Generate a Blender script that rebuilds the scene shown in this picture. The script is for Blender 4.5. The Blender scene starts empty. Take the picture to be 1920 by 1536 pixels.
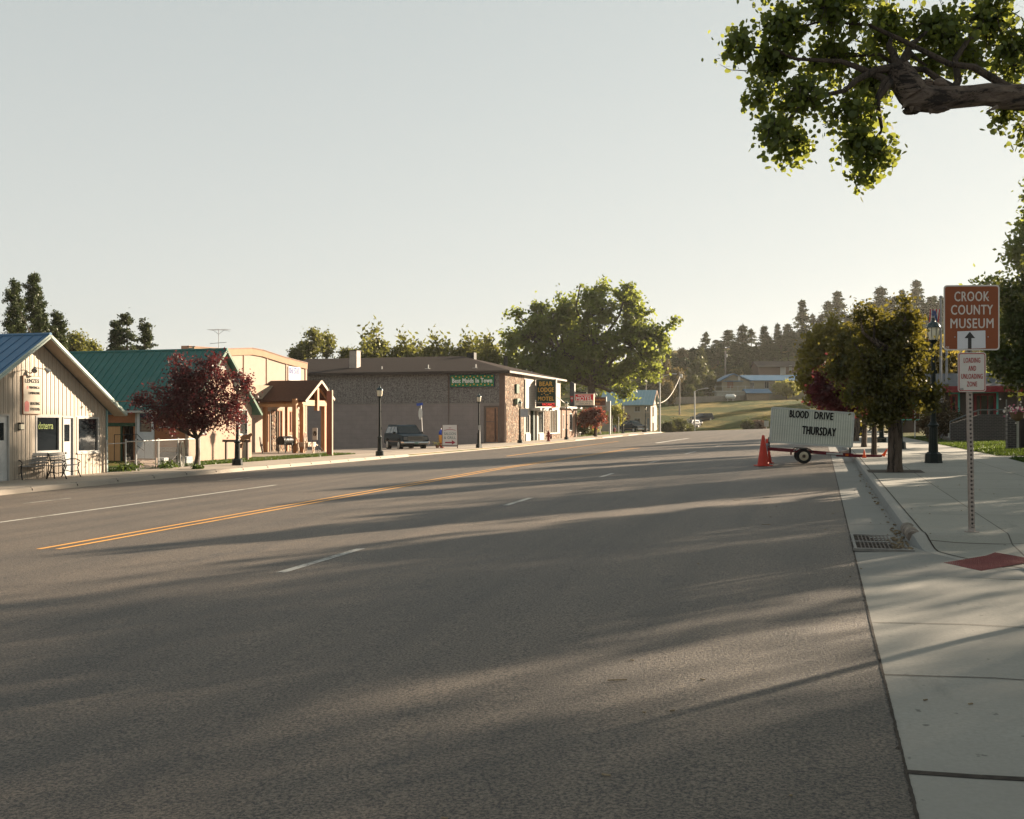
import bpy, math, random
import numpy as np
from mathutils import Vector, Matrix
R = math.radians
S = bpy.context.scene
COL = S.collection

# ------------------------------------------------------------------ camera
FPX, CX, HY, EYE = 1950.0, 960.0, 790.0, 1.62
TH = math.atan(578.0 / FPX)
c_, s_ = math.cos(TH), math.sin(TH)
cam = bpy.data.cameras.new('camera')
cam.sensor_width = 36.0; cam.sensor_fit = 'HORIZONTAL'
cam.lens = 36.0 * FPX / 1920.0
cam.shift_y = (HY - 768.0) / 1920.0
cam.clip_start = .1; cam.clip_end = 6000
camo = bpy.data.objects.new('camera', cam); COL.objects.link(camo)
camo.location = (0, 0, EYE); camo.rotation_euler = (R(90), 0, TH)
S.camera = camo

# ------------------------------------------------------------------ world, sun, exposure
SUN_AZ, SUN_EL = 39.0, 14.8          # azimuth clockwise from +Y (the street direction)
w = bpy.data.worlds.new("World"); S.world = w; w.use_nodes = True
nt = w.node_tree; nt.nodes.clear()
sky = nt.nodes.new('ShaderNodeTexSky'); sky.sky_type = 'NISHITA'; sky.sun_disc = False
sky.sun_elevation = R(SUN_EL); sky.sun_rotation = R(SUN_AZ)
sky.air_density = 1.0; sky.dust_density = 4.0; sky.ozone_density = 1.0; sky.altitude = 1200
hs = nt.nodes.new('ShaderNodeHueSaturation'); hs.inputs['Saturation'].default_value = .30
cv = nt.nodes.new('ShaderNodeGamma'); cv.inputs[1].default_value = .25
tm = nt.nodes.new('ShaderNodeMix'); tm.data_type = 'RGBA'; tm.blend_type = 'MULTIPLY'
tm.inputs[0].default_value = 1.0; tm.inputs[7].default_value = (.985, 1.005, .955, 1)
bg = nt.nodes.new('ShaderNodeBackground'); bg.inputs[1].default_value = .135
wo = nt.nodes.new('ShaderNodeOutputWorld')
nt.links.new(sky.outputs[0], hs.inputs['Color']); nt.links.new(hs.outputs[0], cv.inputs[0])
nt.links.new(cv.outputs[0], tm.inputs[6]); tcw = nt.nodes.new('ShaderNodeTexCoord'); spw = nt.nodes.new('ShaderNodeSeparateXYZ'); nt.links.new(tcw.outputs['Generated'], spw.inputs[0])
rw = nt.nodes.new('ShaderNodeMapRange'); rw.inputs[1].default_value = 0.0; rw.inputs[2].default_value = .8; nt.links.new(spw.outputs[2], rw.inputs[0])
gw_ = nt.nodes.new('ShaderNodeMix'); gw_.data_type = 'RGBA'; gw_.inputs[6].default_value = (1, 1, 1, 1); gw_.inputs[7].default_value = (.66, .745, .785, 1); nt.links.new(rw.outputs[0], gw_.inputs[0])
g2w = nt.nodes.new('ShaderNodeMix'); g2w.data_type = 'RGBA'; g2w.blend_type = 'MULTIPLY'; g2w.inputs[0].default_value = 1.0; nt.links.new(tm.outputs[2], g2w.inputs[6]); nt.links.new(gw_.outputs[2], g2w.inputs[7])
nt.links.new(g2w.outputs[2], bg.inputs[0]); nt.links.new(bg.outputs[0], wo.inputs[0])
sl = bpy.data.lights.new('sun', 'SUN'); sl.energy = 5.0; sl.angle = R(.6); sl.color = (1.0, .82, .61)
so = bpy.data.objects.new('sun', sl); COL.objects.link(so)
sdir = Vector((math.sin(R(SUN_AZ)) * math.cos(R(SUN_EL)), math.cos(R(SUN_AZ)) * math.cos(R(SUN_EL)), math.sin(R(SUN_EL))))
so.rotation_euler = sdir.to_track_quat('Z', 'Y').to_euler(); so.location = sdir * 200
S.view_settings.view_transform = 'Standard'; S.view_settings.look = 'None'
S.view_settings.exposure = 1.97; S.view_settings.gamma = 1.0
S.cycles.max_bounces = 6; S.cycles.transparent_max_bounces = 8
S.cycles.use_denoising = True; S.cycles.volume_bounces = 0

# ------------------------------------------------------------------ pixel -> place helpers (used only to work out world coordinates)
def W(px, d):
    u = (px - CX) / FPX
    return d * (-s_ + c_ * u), d * (c_ + s_ * u)
def dX(px, X): return X / (-s_ + c_ * (px - CX) / FPX)
def dY(px, Y): return Y / (c_ + s_ * (px - CX) / FPX)
def ZZ(py, d): return EYE + (HY - py) / FPX * d
def YonX(px, X): return W(px, dX(px, X))[1]
def XonY(px, Y): return W(px, dY(px, Y))[0]
BP = [(-60, -.55), (-6, -.055), (35, .32), (80, .36), (150, .65), (176, .68), (5000, .68)]
def B(Y):
    if Y <= BP[0][0]: return BP[0][1]
    for (a, za), (b, zb) in zip(BP, BP[1:]):
        if Y <= b: return za + (zb - za) * (Y - a) / (b - a)
    return BP[-1][1]
XL, XR, XG = -23.4, .37, 1.0       # left kerb face, asphalt edge right, right kerb face
def zr(X, Y): return B(Y) + .035 * X             # road surface
def zsr(X, Y): return B(Y) + .035 + .14 + .01 * (X - 1)   # right sidewalk
def zsl(X, Y):                                   # left side pavement and yards
    z = B(Y) - .82 + .14
    if X < -27 and 60 < Y < 120:
        z -= min(1.0, (-27 - X) / 17) * .75 * min(1, (Y - 60) / 20)
    return z
def GP(px, py, zf):
    d = 30.0
    for _ in range(60):
        X, Y = W(px, d); d = .5 * d + .5 * (EYE - zf(X, Y)) * FPX / (py - HY)
    X, Y = W(px, d); return Vector((X, Y, zf(X, Y)))

# ------------------------------------------------------------------ mesh builder
class MB:
    def __init__(s): s.v = []; s.f = []
    def add(s, vs, fs):
        n = len(s.v); s.v += [tuple(p) for p in vs]; s.f += [tuple(i + n for i in f) for f in fs]; return s
    def box(s, x0, y0, z0, x1, y1, z1):
        x0, x1 = sorted((x0, x1)); y0, y1 = sorted((y0, y1)); z0, z1 = sorted((z0, z1))
        return s.add([(x0,y0,z0),(x1,y0,z0),(x1,y1,z0),(x0,y1,z0),(x0,y0,z1),(x1,y0,z1),(x1,y1,z1),(x0,y1,z1)],
                     [(0,3,2,1),(4,5,6,7),(0,1,5,4),(1,2,6,5),(2,3,7,6),(3,0,4,7)])
    def cbox(s, cx, cy, cz, sx, sy, sz): return s.box(cx-sx/2, cy-sy/2, cz-sz/2, cx+sx/2, cy+sy/2, cz+sz/2)
    def bar(s, p, q, w_, h_, up=(0,0,1)):
        p, q = Vector(p), Vector(q); d = (q-p).normalized(); u = Vector(up)
        if abs(d.dot(u)) > .98: u = Vector((0,1,0))
        a = d.cross(u).normalized(); b = a.cross(d).normalized(); a *= w_/2; b *= h_/2
        return s.add([p-a-b,p+a-b,p+a+b,p-a+b,q-a-b,q+a-b,q+a+b,q-a+b],
                     [(0,3,2,1),(4,5,6,7),(0,1,5,4),(1,2,6,5),(2,3,7,6),(3,0,4,7)])
    def tube(s, pts, rad, n=8, caps=True):
        pts = [Vector(p) for p in pts]
        if not hasattr(rad, '__len__'): rad = [rad]*len(pts)
        b0 = len(s.v); ref = None
        for i, p in enumerate(pts):
            d = (pts[min(i+1, len(pts)-1)] - pts[max(i-1, 0)])
            d = d.normalized() if d.length > 1e-9 else Vector((0,0,1))
            if ref is None: ref = Vector((0,0,1)) if abs(d.z) < .9 else Vector((1,0,0))
            a = d.cross(ref).normalized(); b = a.cross(d).normalized()
            for k in range(n):
                t = 2*math.pi*k/n; s.v.append(tuple(p + a*math.cos(t)*rad[i] + b*math.sin(t)*rad[i]))
        for i in range(len(pts)-1):
            for k in range(n):
                k2 = (k+1) % n; A = b0+i*n
                s.f.append((A+k, A+k2, A+n+k2, A+n+k))
        if caps:
            s.f.append(tuple(b0+k for k in range(n))[::-1]); s.f.append(tuple(b0+(len(pts)-1)*n+k for k in range(n)))
        return s
    def lathe(s, cx, cy, prof, n=16, cz=0):
        b0 = len(s.v)
        for r, z in prof:
            for k in range(n):
                t = 2*math.pi*(k+.5)/n; s.v.append((cx+r*math.cos(t), cy+r*math.sin(t), cz+z))
        for i in range(len(prof)-1):
            for k in range(n):
                k2 = (k+1) % n; A = b0+i*n
                s.f.append((A+k, A+k2, A+n+k2, A+n+k))
        s.f.append(tuple(b0+k for k in range(n))[::-1]); s.f.append(tuple(b0+(len(prof)-1)*n+k for k in range(n)))
        return s
    def prism(s, poly, vec):
        n = len(poly); v = Vector(vec); P = [Vector(p) for p in poly]
        return s.add(P + [p+v for p in P], [tuple(range(n))[::-1], tuple(range(n, 2*n))] +
                     [(i, (i+1) % n, n+(i+1) % n, n+i) for i in range(n)])
    def quad(s, a, b, c, d): return s.add([a,b,c,d], [(0,1,2,3)])
    def blob(s, c, r, n=10, m=6, jit=0, rnd=random):
        c = Vector(c); r = r if hasattr(r, '__len__') else (r, r, r); b0 = len(s.v)
        for i in range(m+1):
            ph = math.pi*i/m
            for k in range(n):
                t = 2*math.pi*k/n; q = 1+rnd.uniform(-jit, jit)
                s.v.append((c.x+r[0]*q*math.sin(ph)*math.cos(t), c.y+r[1]*q*math.sin(ph)*math.sin(t), c.z-r[2]*q*math.cos(ph)))
        for i in range(m):
            for k in range(n):
                k2 = (k+1) % n; A = b0+i*n; s.f.append((A+k, A+k2, A+n+k2, A+n+k))
        return s
    # walls with real openings: plane 'x' (constant X, facing +X) or 'y' (constant Y, facing -Y)
    def wall(s, plane, c, thick, a0, a1, z0, z1, holes=()):
        As = sorted({a0, a1, *[min(max(h[k], a0), a1) for h in holes for k in (0, 1)]})
        Zs = sorted({z0, z1, *[min(max(h[k], z0), z1) for h in holes for k in (2, 3)]})
        for ia in range(len(As)-1):
            run = None
            for iz in range(len(Zs)-1):
                am, zm = (As[ia]+As[ia+1])/2, (Zs[iz]+Zs[iz+1])/2
                solid = not any(h[0] < am < h[1] and h[2] < zm < h[3] for h in holes)
                if solid: run = (run[0], Zs[iz+1]) if run else (Zs[iz], Zs[iz+1])
                if (not solid or iz == len(Zs)-2) and run:
                    if plane == 'x': s.box(c-thick, As[ia], run[0], c, As[ia+1], run[1])
                    else: s.box(As[ia], c, run[0], As[ia+1], c+thick, run[1])
                    run = None
        return s

def mesh_obj(name, mb, m, parent=None, off=(0,0,0), smooth=False, bevel=0):
    me = bpy.data.meshes.new(name)
    o = off; me.from_pydata([(x-o[0], y-o[1], z-o[2]) for x, y, z in mb.v], [], mb.f); me.update()
    if smooth:
        me.polygons.foreach_set('use_smooth', [True]*len(me.polygons))
        try: me.set_sharp_from_angle(angle=R(40))
        except Exception: pass
    me.materials.append(m)
    ob = bpy.data.objects.new(name, me); COL.objects.link(ob)
    if parent: ob.parent = parent
    if bevel:
        b = ob.modifiers.new('bevel', 'BEVEL'); b.width = bevel; b.segments = 2; b.limit_method = 'ANGLE'
    return ob
def struct(name, mb, m, kind='structure', **k):
    o = mesh_obj(name, mb, m, **k); o['kind'] = kind; return o

class Thing:
    """an Empty at the thing's base; parts are given in world coordinates unless rot is used (then local)"""
    def __init__(s, name, label, cat, loc, group=None, rot=None, scale=None):
        s.o = bpy.data.objects.new(name, None); COL.objects.link(s.o); s.o.empty_display_size = .2
        s.loc = tuple(loc); s.o.location = loc; s.local = rot is not None
        if rot is not None: s.o.rotation_euler = (0, 0, rot)
        if scale: s.o.scale = (scale,)*3
        s.o['label'] = label; s.o['category'] = cat
        if group: s.o['group'] = group
    def part(s, name, mb, m, parent=None, label=None, **k):
        o = mesh_obj(name, mb, m, parent or s.o, (0,0,0) if s.local else s.loc, **k)
        if label: o['label'] = label
        return o
    def text(s, txt, pos, right, up, wd, ht, m, parent=None, depth=.01, bold=0, name='lettering'):
        o = text_obj(name, txt, pos, right, up, wd, ht, m, depth, bold, (0,0,0) if s.local else s.loc)
        o.parent = parent or s.o; return o
def tag(o, label, cat, group=None):
    o['label'] = label; o['category'] = cat
    if group: o['group'] = group
    return o
def kids(o): return [x for x in COL.objects if x.parent == o]
def dup(root, loc, rotz=None, label=None, group=None, scale=None):
    r = root.copy(); COL.objects.link(r); r.location = loc
    if rotz is not None: r.rotation_euler = (0, 0, rotz)
    if scale: r.scale = scale if hasattr(scale, '__len__') else (scale,)*3
    if label: r['label'] = label
    if group: r['group'] = group
    for ch in [x for x in COL.objects if x.parent == root]:
        cc = ch.copy(); COL.objects.link(cc); cc.parent = r
        for g in [x for x in COL.objects if x.parent == ch]:
            d = g.copy(); COL.objects.link(d); d.parent = cc
    return r

def text_obj(name, txt, pos, right, up, wd, ht, m, depth=.01, bold=0, off=(0,0,0)):
    """letters as flat solid mesh, fitted to wd x ht, centred at pos"""
    cu = bpy.data.curves.new('t', 'FONT'); cu.body = txt; cu.align_x = 'CENTER'; cu.resolution_u = 3
    cu.extrude = .5; cu.space_character = 1.10 if bold else 1.0
    to = bpy.data.objects.new('t', cu); COL.objects.link(to)
    dg = bpy.context.evaluated_depsgraph_get(); me = bpy.data.meshes.new_from_object(to.evaluated_get(dg))
    bpy.data.objects.remove(to); bpy.data.curves.remove(cu)
    co = np.empty(len(me.vertices)*3); me.vertices.foreach_get('co', co); co = co.reshape(-1, 3)
    mn, mx = co.min(0), co.max(0)
    a = ((co[:, 0]-(mn[0]+mx[0])/2)/(mx[0]-mn[0])*wd)[:, None]; b = ((co[:, 1]-(mn[1]+mx[1])/2)/(mx[1]-mn[1])*ht)[:, None]
    r_, u_ = Vector(right).normalized(), Vector(up).normalized(); n_ = r_.cross(u_)
    p = np.array(pos)-np.array(off) + a*np.array(r_) + b*np.array(u_) + ((co[:, 2]*1.0+.5)*depth)[:, None]*np.array(n_)
    if bold:
        fs = [tuple(q.vertices) for q in me.polygons]; N_ = len(p); AV = []; FS = []
        for k_, (sx_, sy_) in enumerate(((0, 0), (-1, 0), (1, 0), (0, 1), (0, -1))):
            AV.append(p + np.array(r_)*sx_*bold*ht*1.6 + np.array(u_)*sy_*bold*ht*1.1 + np.array(n_)*max(.0003, depth*.04)*k_); FS += [tuple(i+k_*N_ for i in f) for f in fs]
        me = bpy.data.meshes.new(name); me.from_pydata(np.vstack(AV).tolist(), [], FS)
    else: me.vertices.foreach_set('co', p.ravel())
    me.update(); me.materials.clear(); me.materials.append(m); me.name = name
    o = bpy.data.objects.new(name, me); COL.objects.link(o); return o

# ------------------------------------------------------------------ materials
def newmat(name):
    m = bpy.data.materials.new(name); m.use_nodes = True; t = m.node_tree
    return m, t, t.nodes['Principled BSDF']
def nd(t, typ, **k):
    n = t.nodes.new(typ)
    for a, b in k.items():
        if a in n.inputs: n.inputs[a].default_value = b
        else: setattr(n, a, b)
    return n
def mixc(t, fac, a, b, blend='MIX'):
    n = t.nodes.new('ShaderNodeMix'); n.data_type = 'RGBA'; n.blend_type = blend
    for i, v in ((0, fac), (6, a), (7, b)):
        if hasattr(v, 'links'): t.links.new(v, n.inputs[i])
        else: n.inputs[i].default_value = v if i == 0 else (*v[:3], 1)
    return n.outputs[2]
def ramp(t, src, lo, hi):
    n = t.nodes.new('ShaderNodeMapRange'); n.inputs[1].default_value = lo; n.inputs[2].default_value = hi
    t.links.new(src, n.inputs[0]); return n.outputs[0]
def noise(t, vec, scale, detail=3, rough=.5):
    n = nd(t, 'ShaderNodeTexNoise', Scale=scale, Detail=detail, Roughness=rough)
    if vec is not None: t.links.new(vec, n.inputs['Vector'])
    return n.outputs[0]
def mapped(t, scale=(1,1,1), plane='xyz'):
    tc = nd(t, 'ShaderNodeTexCoord'); v = tc.outputs['Object']
    if plane != 'xyz':
        sp = nd(t, 'ShaderNodeSeparateXYZ'); cb = nd(t, 'ShaderNodeCombineXYZ'); t.links.new(v, sp.inputs[0])
        t.links.new(sp.outputs['xyz'.index(plane[0])], cb.inputs[0]); t.links.new(sp.outputs['xyz'.index(plane[1])], cb.inputs[1]); v = cb.outputs[0]
    mp = nd(t, 'ShaderNodeMapping'); mp.inputs['Scale'].default_value = scale; t.links.new(v, mp.inputs[0]); return mp.outputs[0]
def bumpn(t, b, h, strength, dist):
    n = nd(t, 'ShaderNodeBump', Strength=strength, Distance=dist); t.links.new(h, n.inputs['Height']); t.links.new(n.outputs[0], b.inputs['Normal'])
def sc(col, k): return tuple(min(1, x*k) for x in col)
def mat(name, col, rough=.7, metal=0, var=.18, vs=2.0, bump=0, bs=30, dirt=None, spec=.22, stretch=(1,1,1)):
    m, t, b = newmat(name); v = mapped(t, stretch)
    n1 = noise(t, v, vs, 4, .6); o = mixc(t, ramp(t, n1, .3, .7), sc(col, 1-var), sc(col, 1+var))
    n2 = noise(t, v, vs*9, 3); o = mixc(t, ramp(t, n2, .35, .75), o, sc(col, 1-var*.6))
    if dirt:
        n3 = noise(t, v, vs*.7, 6, .7); o = mixc(t, ramp(t, n3, .55, .72), o, dirt)
    t.links.new(o, b.inputs['Base Color'])
    b.inputs['Roughness'].default_value = rough; b.inputs['Metallic'].default_value = metal; b.inputs['Specular IOR Level'].default_value = spec
    if bump: bumpn(t, b, noise(t, v, bs, 4), bump, .02)
    return m
def brick(name, c1, c2, mortar, bw=.22, bh=.075, ms=.012, plane='xz', bump=.5, offset=.5, rough=.85, var=.3, mcol=None):
    m, t, b = newmat(name); v = mapped(t, (1,1,1), plane)
    br = nd(t, 'ShaderNodeTexBrick'); br.offset = offset
    br.inputs['Color1'].default_value = (*c1, 1); br.inputs['Color2'].default_value = (*c2, 1); br.inputs['Mortar'].default_value = (*mortar, 1)
    br.inputs['Scale'].default_value = 1; br.inputs['Brick Width'].default_value = bw; br.inputs['Row Height'].default_value = bh
    br.inputs['Mortar Size'].default_value = ms; br.inputs['Mortar Smooth'].default_value = .3; t.links.new(v, br.inputs['Vector'])
    n = noise(t, v, 1.3, 5, .65); o = mixc(t, 1.0, br.outputs[0], mixc(t, ramp(t, n, .25, .75), (1-var,)*3, (1,)*3), 'MULTIPLY')
    t.links.new(o, b.inputs['Base Color']); b.inputs['Roughness'].default_value = rough
    iv = nd(t, 'ShaderNodeMath', operation='SUBTRACT'); iv.inputs[0].default_value = 1; t.links.new(br.outputs['Fac'], iv.inputs[1])
    bumpn(t, b, iv.outputs[0], bump, .02); return m
def leafmat(name, c1, c2, tr=.5, trc=None):
    m = bpy.data.materials.new(name); m.use_nodes = True; t = m.node_tree; t.nodes.clear()
    at = nd(t, 'ShaderNodeAttribute', attribute_name='leafv')
    c = mixc(t, at.outputs['Fac'], c1, c2)
    d = nd(t, 'ShaderNodeBsdfDiffuse'); tl = nd(t, 'ShaderNodeBsdfTranslucent'); mx = nd(t, 'ShaderNodeMixShader'); mx.inputs[0].default_value = tr
    tc2 = mixc(t, at.outputs['Fac'], sc(trc or c1, 1.0), sc(trc or c2, 1.5))
    gl = nd(t, 'ShaderNodeBsdfGlossy', Roughness=.45); gl.inputs[0].default_value = (.8,.8,.8,1); m2 = nd(t, 'ShaderNodeMixShader'); m2.inputs[0].default_value = .03
    t.links.new(c, d.inputs[0]); t.links.new(tc2, tl.inputs[0]); t.links.new(d.outputs[0], mx.inputs[1]); t.links.new(tl.outputs[0], mx.inputs[2])
    t.links.new(mx.outputs[0], m2.inputs[1]); t.links.new(gl.outputs[0], m2.inputs[2])
    o = nd(t, 'ShaderNodeOutputMaterial'); t.links.new(m2.outputs[0], o.inputs[0]); return m
def emis(name, col, st):
    m, t, b = newmat(name); b.inputs['Base Color'].default_value = (*col, 1); b.inputs['Emission Color'].default_value = (*col, 1)
    b.inputs['Emission Strength'].default_value = st; return m
def glassy(name, col=(.012,.015,.018), rough=.04):
    m, t, b = newmat(name); b.inputs['Base Color'].default_value = (*col, 1); b.inputs['Roughness'].default_value = rough
    b.inputs['Specular IOR Level'].default_value = .42; v = mapped(t); bumpn(t, b, noise(t, v, .9, 2), .12, .05); return m

def m_asphalt():
    m, t, b = newmat('asphalt'); v = mapped(t)
    fine = noise(t, v, 55, 4, .75); o = mixc(t, ramp(t, fine, .40, .62), (.014,.012,.010), (.212,.168,.130))
    vo = nd(t, 'ShaderNodeTexVoronoi', Scale=85); t.links.new(v, vo.inputs['Vector'])
    o = mixc(t, ramp(t, vo.outputs['Distance'], .0, .28), (.20,.168,.132), o)
    big = noise(t, v, .35, 5, .6); o = mixc(t, 1, o, mixc(t, ramp(t, big, .3, .7), (.78,.79,.80), (1.1,1.08,1.04)), 'MULTIPLY')
    lanes = noise(t, mapped(t, (1.1,.035,1)), 1.0, 4, .6); o = mixc(t, 1, o, mixc(t, ramp(t, lanes, .35, .68), (.74,.74,.75), (1.18,1.15,1.12)), 'MULTIPLY')
    oil = noise(t, mapped(t, (1.6,.5,1)), .7, 6, .7); o = mixc(t, ramp(t, oil, .62, .76), o, (.04,.037,.035))
    t.links.new(o, b.inputs['Base Color']); b.inputs['Roughness'].default_value = .62; b.inputs['Specular IOR Level'].default_value = .5
    bumpn(t, b, fine, 1.0, .02); return m
def m_concrete(name, col, jx=None, jy=None, plane='xy'):
    m, t, b = newmat(name); v = mapped(t)
    a = noise(t, v, .5, 6, .65); o = mixc(t, ramp(t, a, .3, .72), sc(col, .78), sc(col, 1.12))
    f = noise(t, v, 40, 4, .6); o = mixc(t, ramp(t, f, .3, .7), o, sc(col, .8))
    st = noise(t, mapped(t, (3,.6,1)), .8, 6, .7); o = mixc(t, ramp(t, st, .60, .80), o, sc(col, .55))
    sp = noise(t, v, 11, 3, .5); o = mixc(t, ramp(t, sp, .70, .74), o, sc(col, .4))
    if jx:
        br = nd(t, 'ShaderNodeTexBrick'); br.offset = 0
        for k, q in (('Color1', (1,1,1,1)), ('Color2', (.88,.89,.88,1)), ('Mortar', (.3,.28,.26,1))): br.inputs[k].default_value = q
        br.inputs['Scale'].default_value = 1; br.inputs['Brick Width'].default_value = jx; br.inputs['Row Height'].default_value = jy
        br.inputs['Mortar Size'].default_value = .009; t.links.new(v, br.inputs['Vector']); o = mixc(t, 1, o, br.outputs[0], 'MULTIPLY')
    t.links.new(o, b.inputs['Base Color']); b.inputs['Roughness'].default_value = .85
    bumpn(t, b, f, .25, .01); return m
def m_grass(name, g1, g2, dry):
    m, t, b = newmat(name); v = mapped(t)
    a = noise(t, v, .12, 6, .7); f = noise(t, v, 9, 5, .8)
    o = mixc(t, ramp(t, f, .3, .7), g1, g2); o = mixc(t, ramp(t, a, .46, .60), o, dry)
    q = noise(t, v, .9, 5, .7); o = mixc(t, 1, o, mixc(t, ramp(t, q, .3, .7), (.5,.5,.5), (1.3,1.25,1.15)), 'MULTIPLY')
    t.links.new(o, b.inputs['Base Color']); b.inputs['Roughness'].default_value = 1; b.inputs['Specular IOR Level'].default_value = .1
    bumpn(t, b, f, 1.0, .15); return m
def m_stone(name, plane='yz'):
    m, t, b = newmat(name); v = mapped(t, (7.5, 3.6, 1), plane)
    vo = nd(t, 'ShaderNodeTexVoronoi', Scale=1.0); t.links.new(v, vo.inputs['Vector'])
    ve = nd(t, 'ShaderNodeTexVoronoi', Scale=1.0, feature='DISTANCE_TO_EDGE'); t.links.new(v, ve.inputs['Vector'])
    hh = nd(t, 'ShaderNodeSeparateColor'); t.links.new(vo.outputs['Color'], hh.inputs[0])
    o = mixc(t, hh.outputs[0], (.11,.06,.035), (.46,.36,.26)); o = mixc(t, ramp(t, hh.outputs[1], .6, .9), o, (.26,.13,.07))
    o = mixc(t, ramp(t, ve.outputs[0], .12, .03), o, (.07,.055,.045)); t.links.new(o, b.inputs['Base Color'])
    b.inputs['Roughness'].default_value = .9; bumpn(t, b, ramp(t, ve.outputs[0], 0, .3), 1.0, .12); return m
def m_pebble(name, col):
    m, t, b = newmat(name); v = mapped(t)
    f = noise(t, v, 9, 5, .8); o = mixc(t, ramp(t, f, .38, .62), sc(col, .32), sc(col, 1.55))
    t.links.new(o, b.inputs['Base Color']); b.inputs['Roughness'].default_value = .95; bumpn(t, b, f, .8, .03); return m
def m_wood(name, col, axis='z', k=.35):
    m, t, b = newmat(name); st = {'z': (14,14,.7), 'x': (.7,14,14), 'y': (14,.7,14)}[axis]; v = mapped(t, st)
    n1 = noise(t, v, 1.5, 5, .65); o = mixc(t, ramp(t, n1, .3, .7), sc(col, 1-k), sc(col, 1+k))
    t.links.new(o, b.inputs['Base Color']); b.inputs['Roughness'].default_value = .65; bumpn(t, b, n1, .3, .01); return m
def m_bark(name, c1, c2, s=6, axis='z'):
    m, t, b = newmat(name); st = {'z': (1,1,.16), 'x': (.16,1,1)}[axis]; v = mapped(t, st); n1 = noise(t, v, s, 8, .75); n4 = noise(t, v, s*2.6, 6, .8)
    vo = nd(t, 'ShaderNodeMath', operation='MULTIPLY'); t.links.new(n1, vo.inputs[0]); t.links.new(n4, vo.inputs[1])
    o = mixc(t, ramp(t, n1, .38, .62), c1, c2); o = mixc(t, ramp(t, vo.outputs[0], .235, .20), o, sc(c1, .3))
    t.links.new(o, b.inputs['Base Color']); b.inputs['Roughness'].default_value = .95; bumpn(t, b, vo.outputs[0], 1.0, .16); return m
def m_paint_worn(name, col, under, wear=.55):
    m, t, b = newmat(name); v = mapped(t); n1 = noise(t, v, 26, 5, .75)
    big = noise(t, v, 1.7, 3); ad = nd(t, 'ShaderNodeMath', operation='ADD'); t.links.new(n1, ad.inputs[0]); t.links.new(big, ad.inputs[1])
    o = mixc(t, ramp(t, ad.outputs[0], wear*2-.06, wear*2+.12), col, under); t.links.new(o, b.inputs['Base Color'])
    b.inputs['Roughness'].default_value = .7; bumpn(t, b, n1, .3, .008); return m

M = {}
M['asphalt'] = m_asphalt()
M['concrete'] = m_concrete('sidewalk_concrete', (.30,.285,.25), 2.1, 2.6)
M['concrete_l'] = m_concrete('tan_concrete', (.40,.33,.26), 1.6, 1.6)
M['apron'] = m_concrete('apron_concrete', (.275,.26,.228))
M['gutter'] = m_concrete('gutter_concrete', (.215,.207,.188))
M['kerb'] = m_concrete('kerb_concrete', (.30,.285,.255)); M['kerb_l'] = m_concrete('pale_kerb_concrete', (.31,.265,.215))
M['lot'] = m_concrete('side_street_paving', (.28,.225,.18))
M['yellow'] = m_paint_worn('yellow_paint', (.70,.33,.06), (.13,.10,.07), .58)
M['white'] = m_paint_worn('white_paint', (.58,.55,.49), (.13,.12,.10), .56)
M['whitew'] = m_paint_worn('worn_white_paint', (.44,.415,.37), (.12,.11,.10), .52)
M['grass'] = m_grass('grass_ground', (.030,.050,.010), (.085,.10,.022), (.24,.18,.06))
M['grassl'] = m_grass('lawn', (.04,.07,.012), (.10,.15,.03), (.13,.15,.04))
M['seam'] = mat('dark_joint', (.050,.040,.033), .95, var=.5, vs=20)
M['iron'] = mat('cast_iron', (.10,.075,.06), .6, .5, .4, 8, .4, 40)
M['mat_red'] = mat('red_warning_mat', (.175,.058,.055), .75, 0, .25, 4)
M['lampgreen'] = mat('dark_green_lamp_paint', (.011,.016,.015), .38, .2, .3, 5)
M['lampglass'] = (lambda m: m)(mat('frosted_lamp_glass', (.72,.66,.52), .35, 0, .1, 6))
M['galv'] = mat('galvanised_steel', (.42,.42,.41), .45, .75, .2, 6)
M['black'] = mat('black_metal', (.018,.018,.018), .45, .3, .3, 8)
M['rubber'] = mat('rubber', (.02,.02,.02), .85, 0, .25, 12)
M['trimwhite'] = mat('white_trim', (.36,.35,.33), .6, 0, .12, 3)
M['letterwhite'] = mat('white_lettering', (.72,.71,.68), .6, 0, .04, 3); M['glass'] = glassy('window_glass'); M['glassw'] = glassy('warm_window_glass', (.10,.09,.07), .12)
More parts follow.
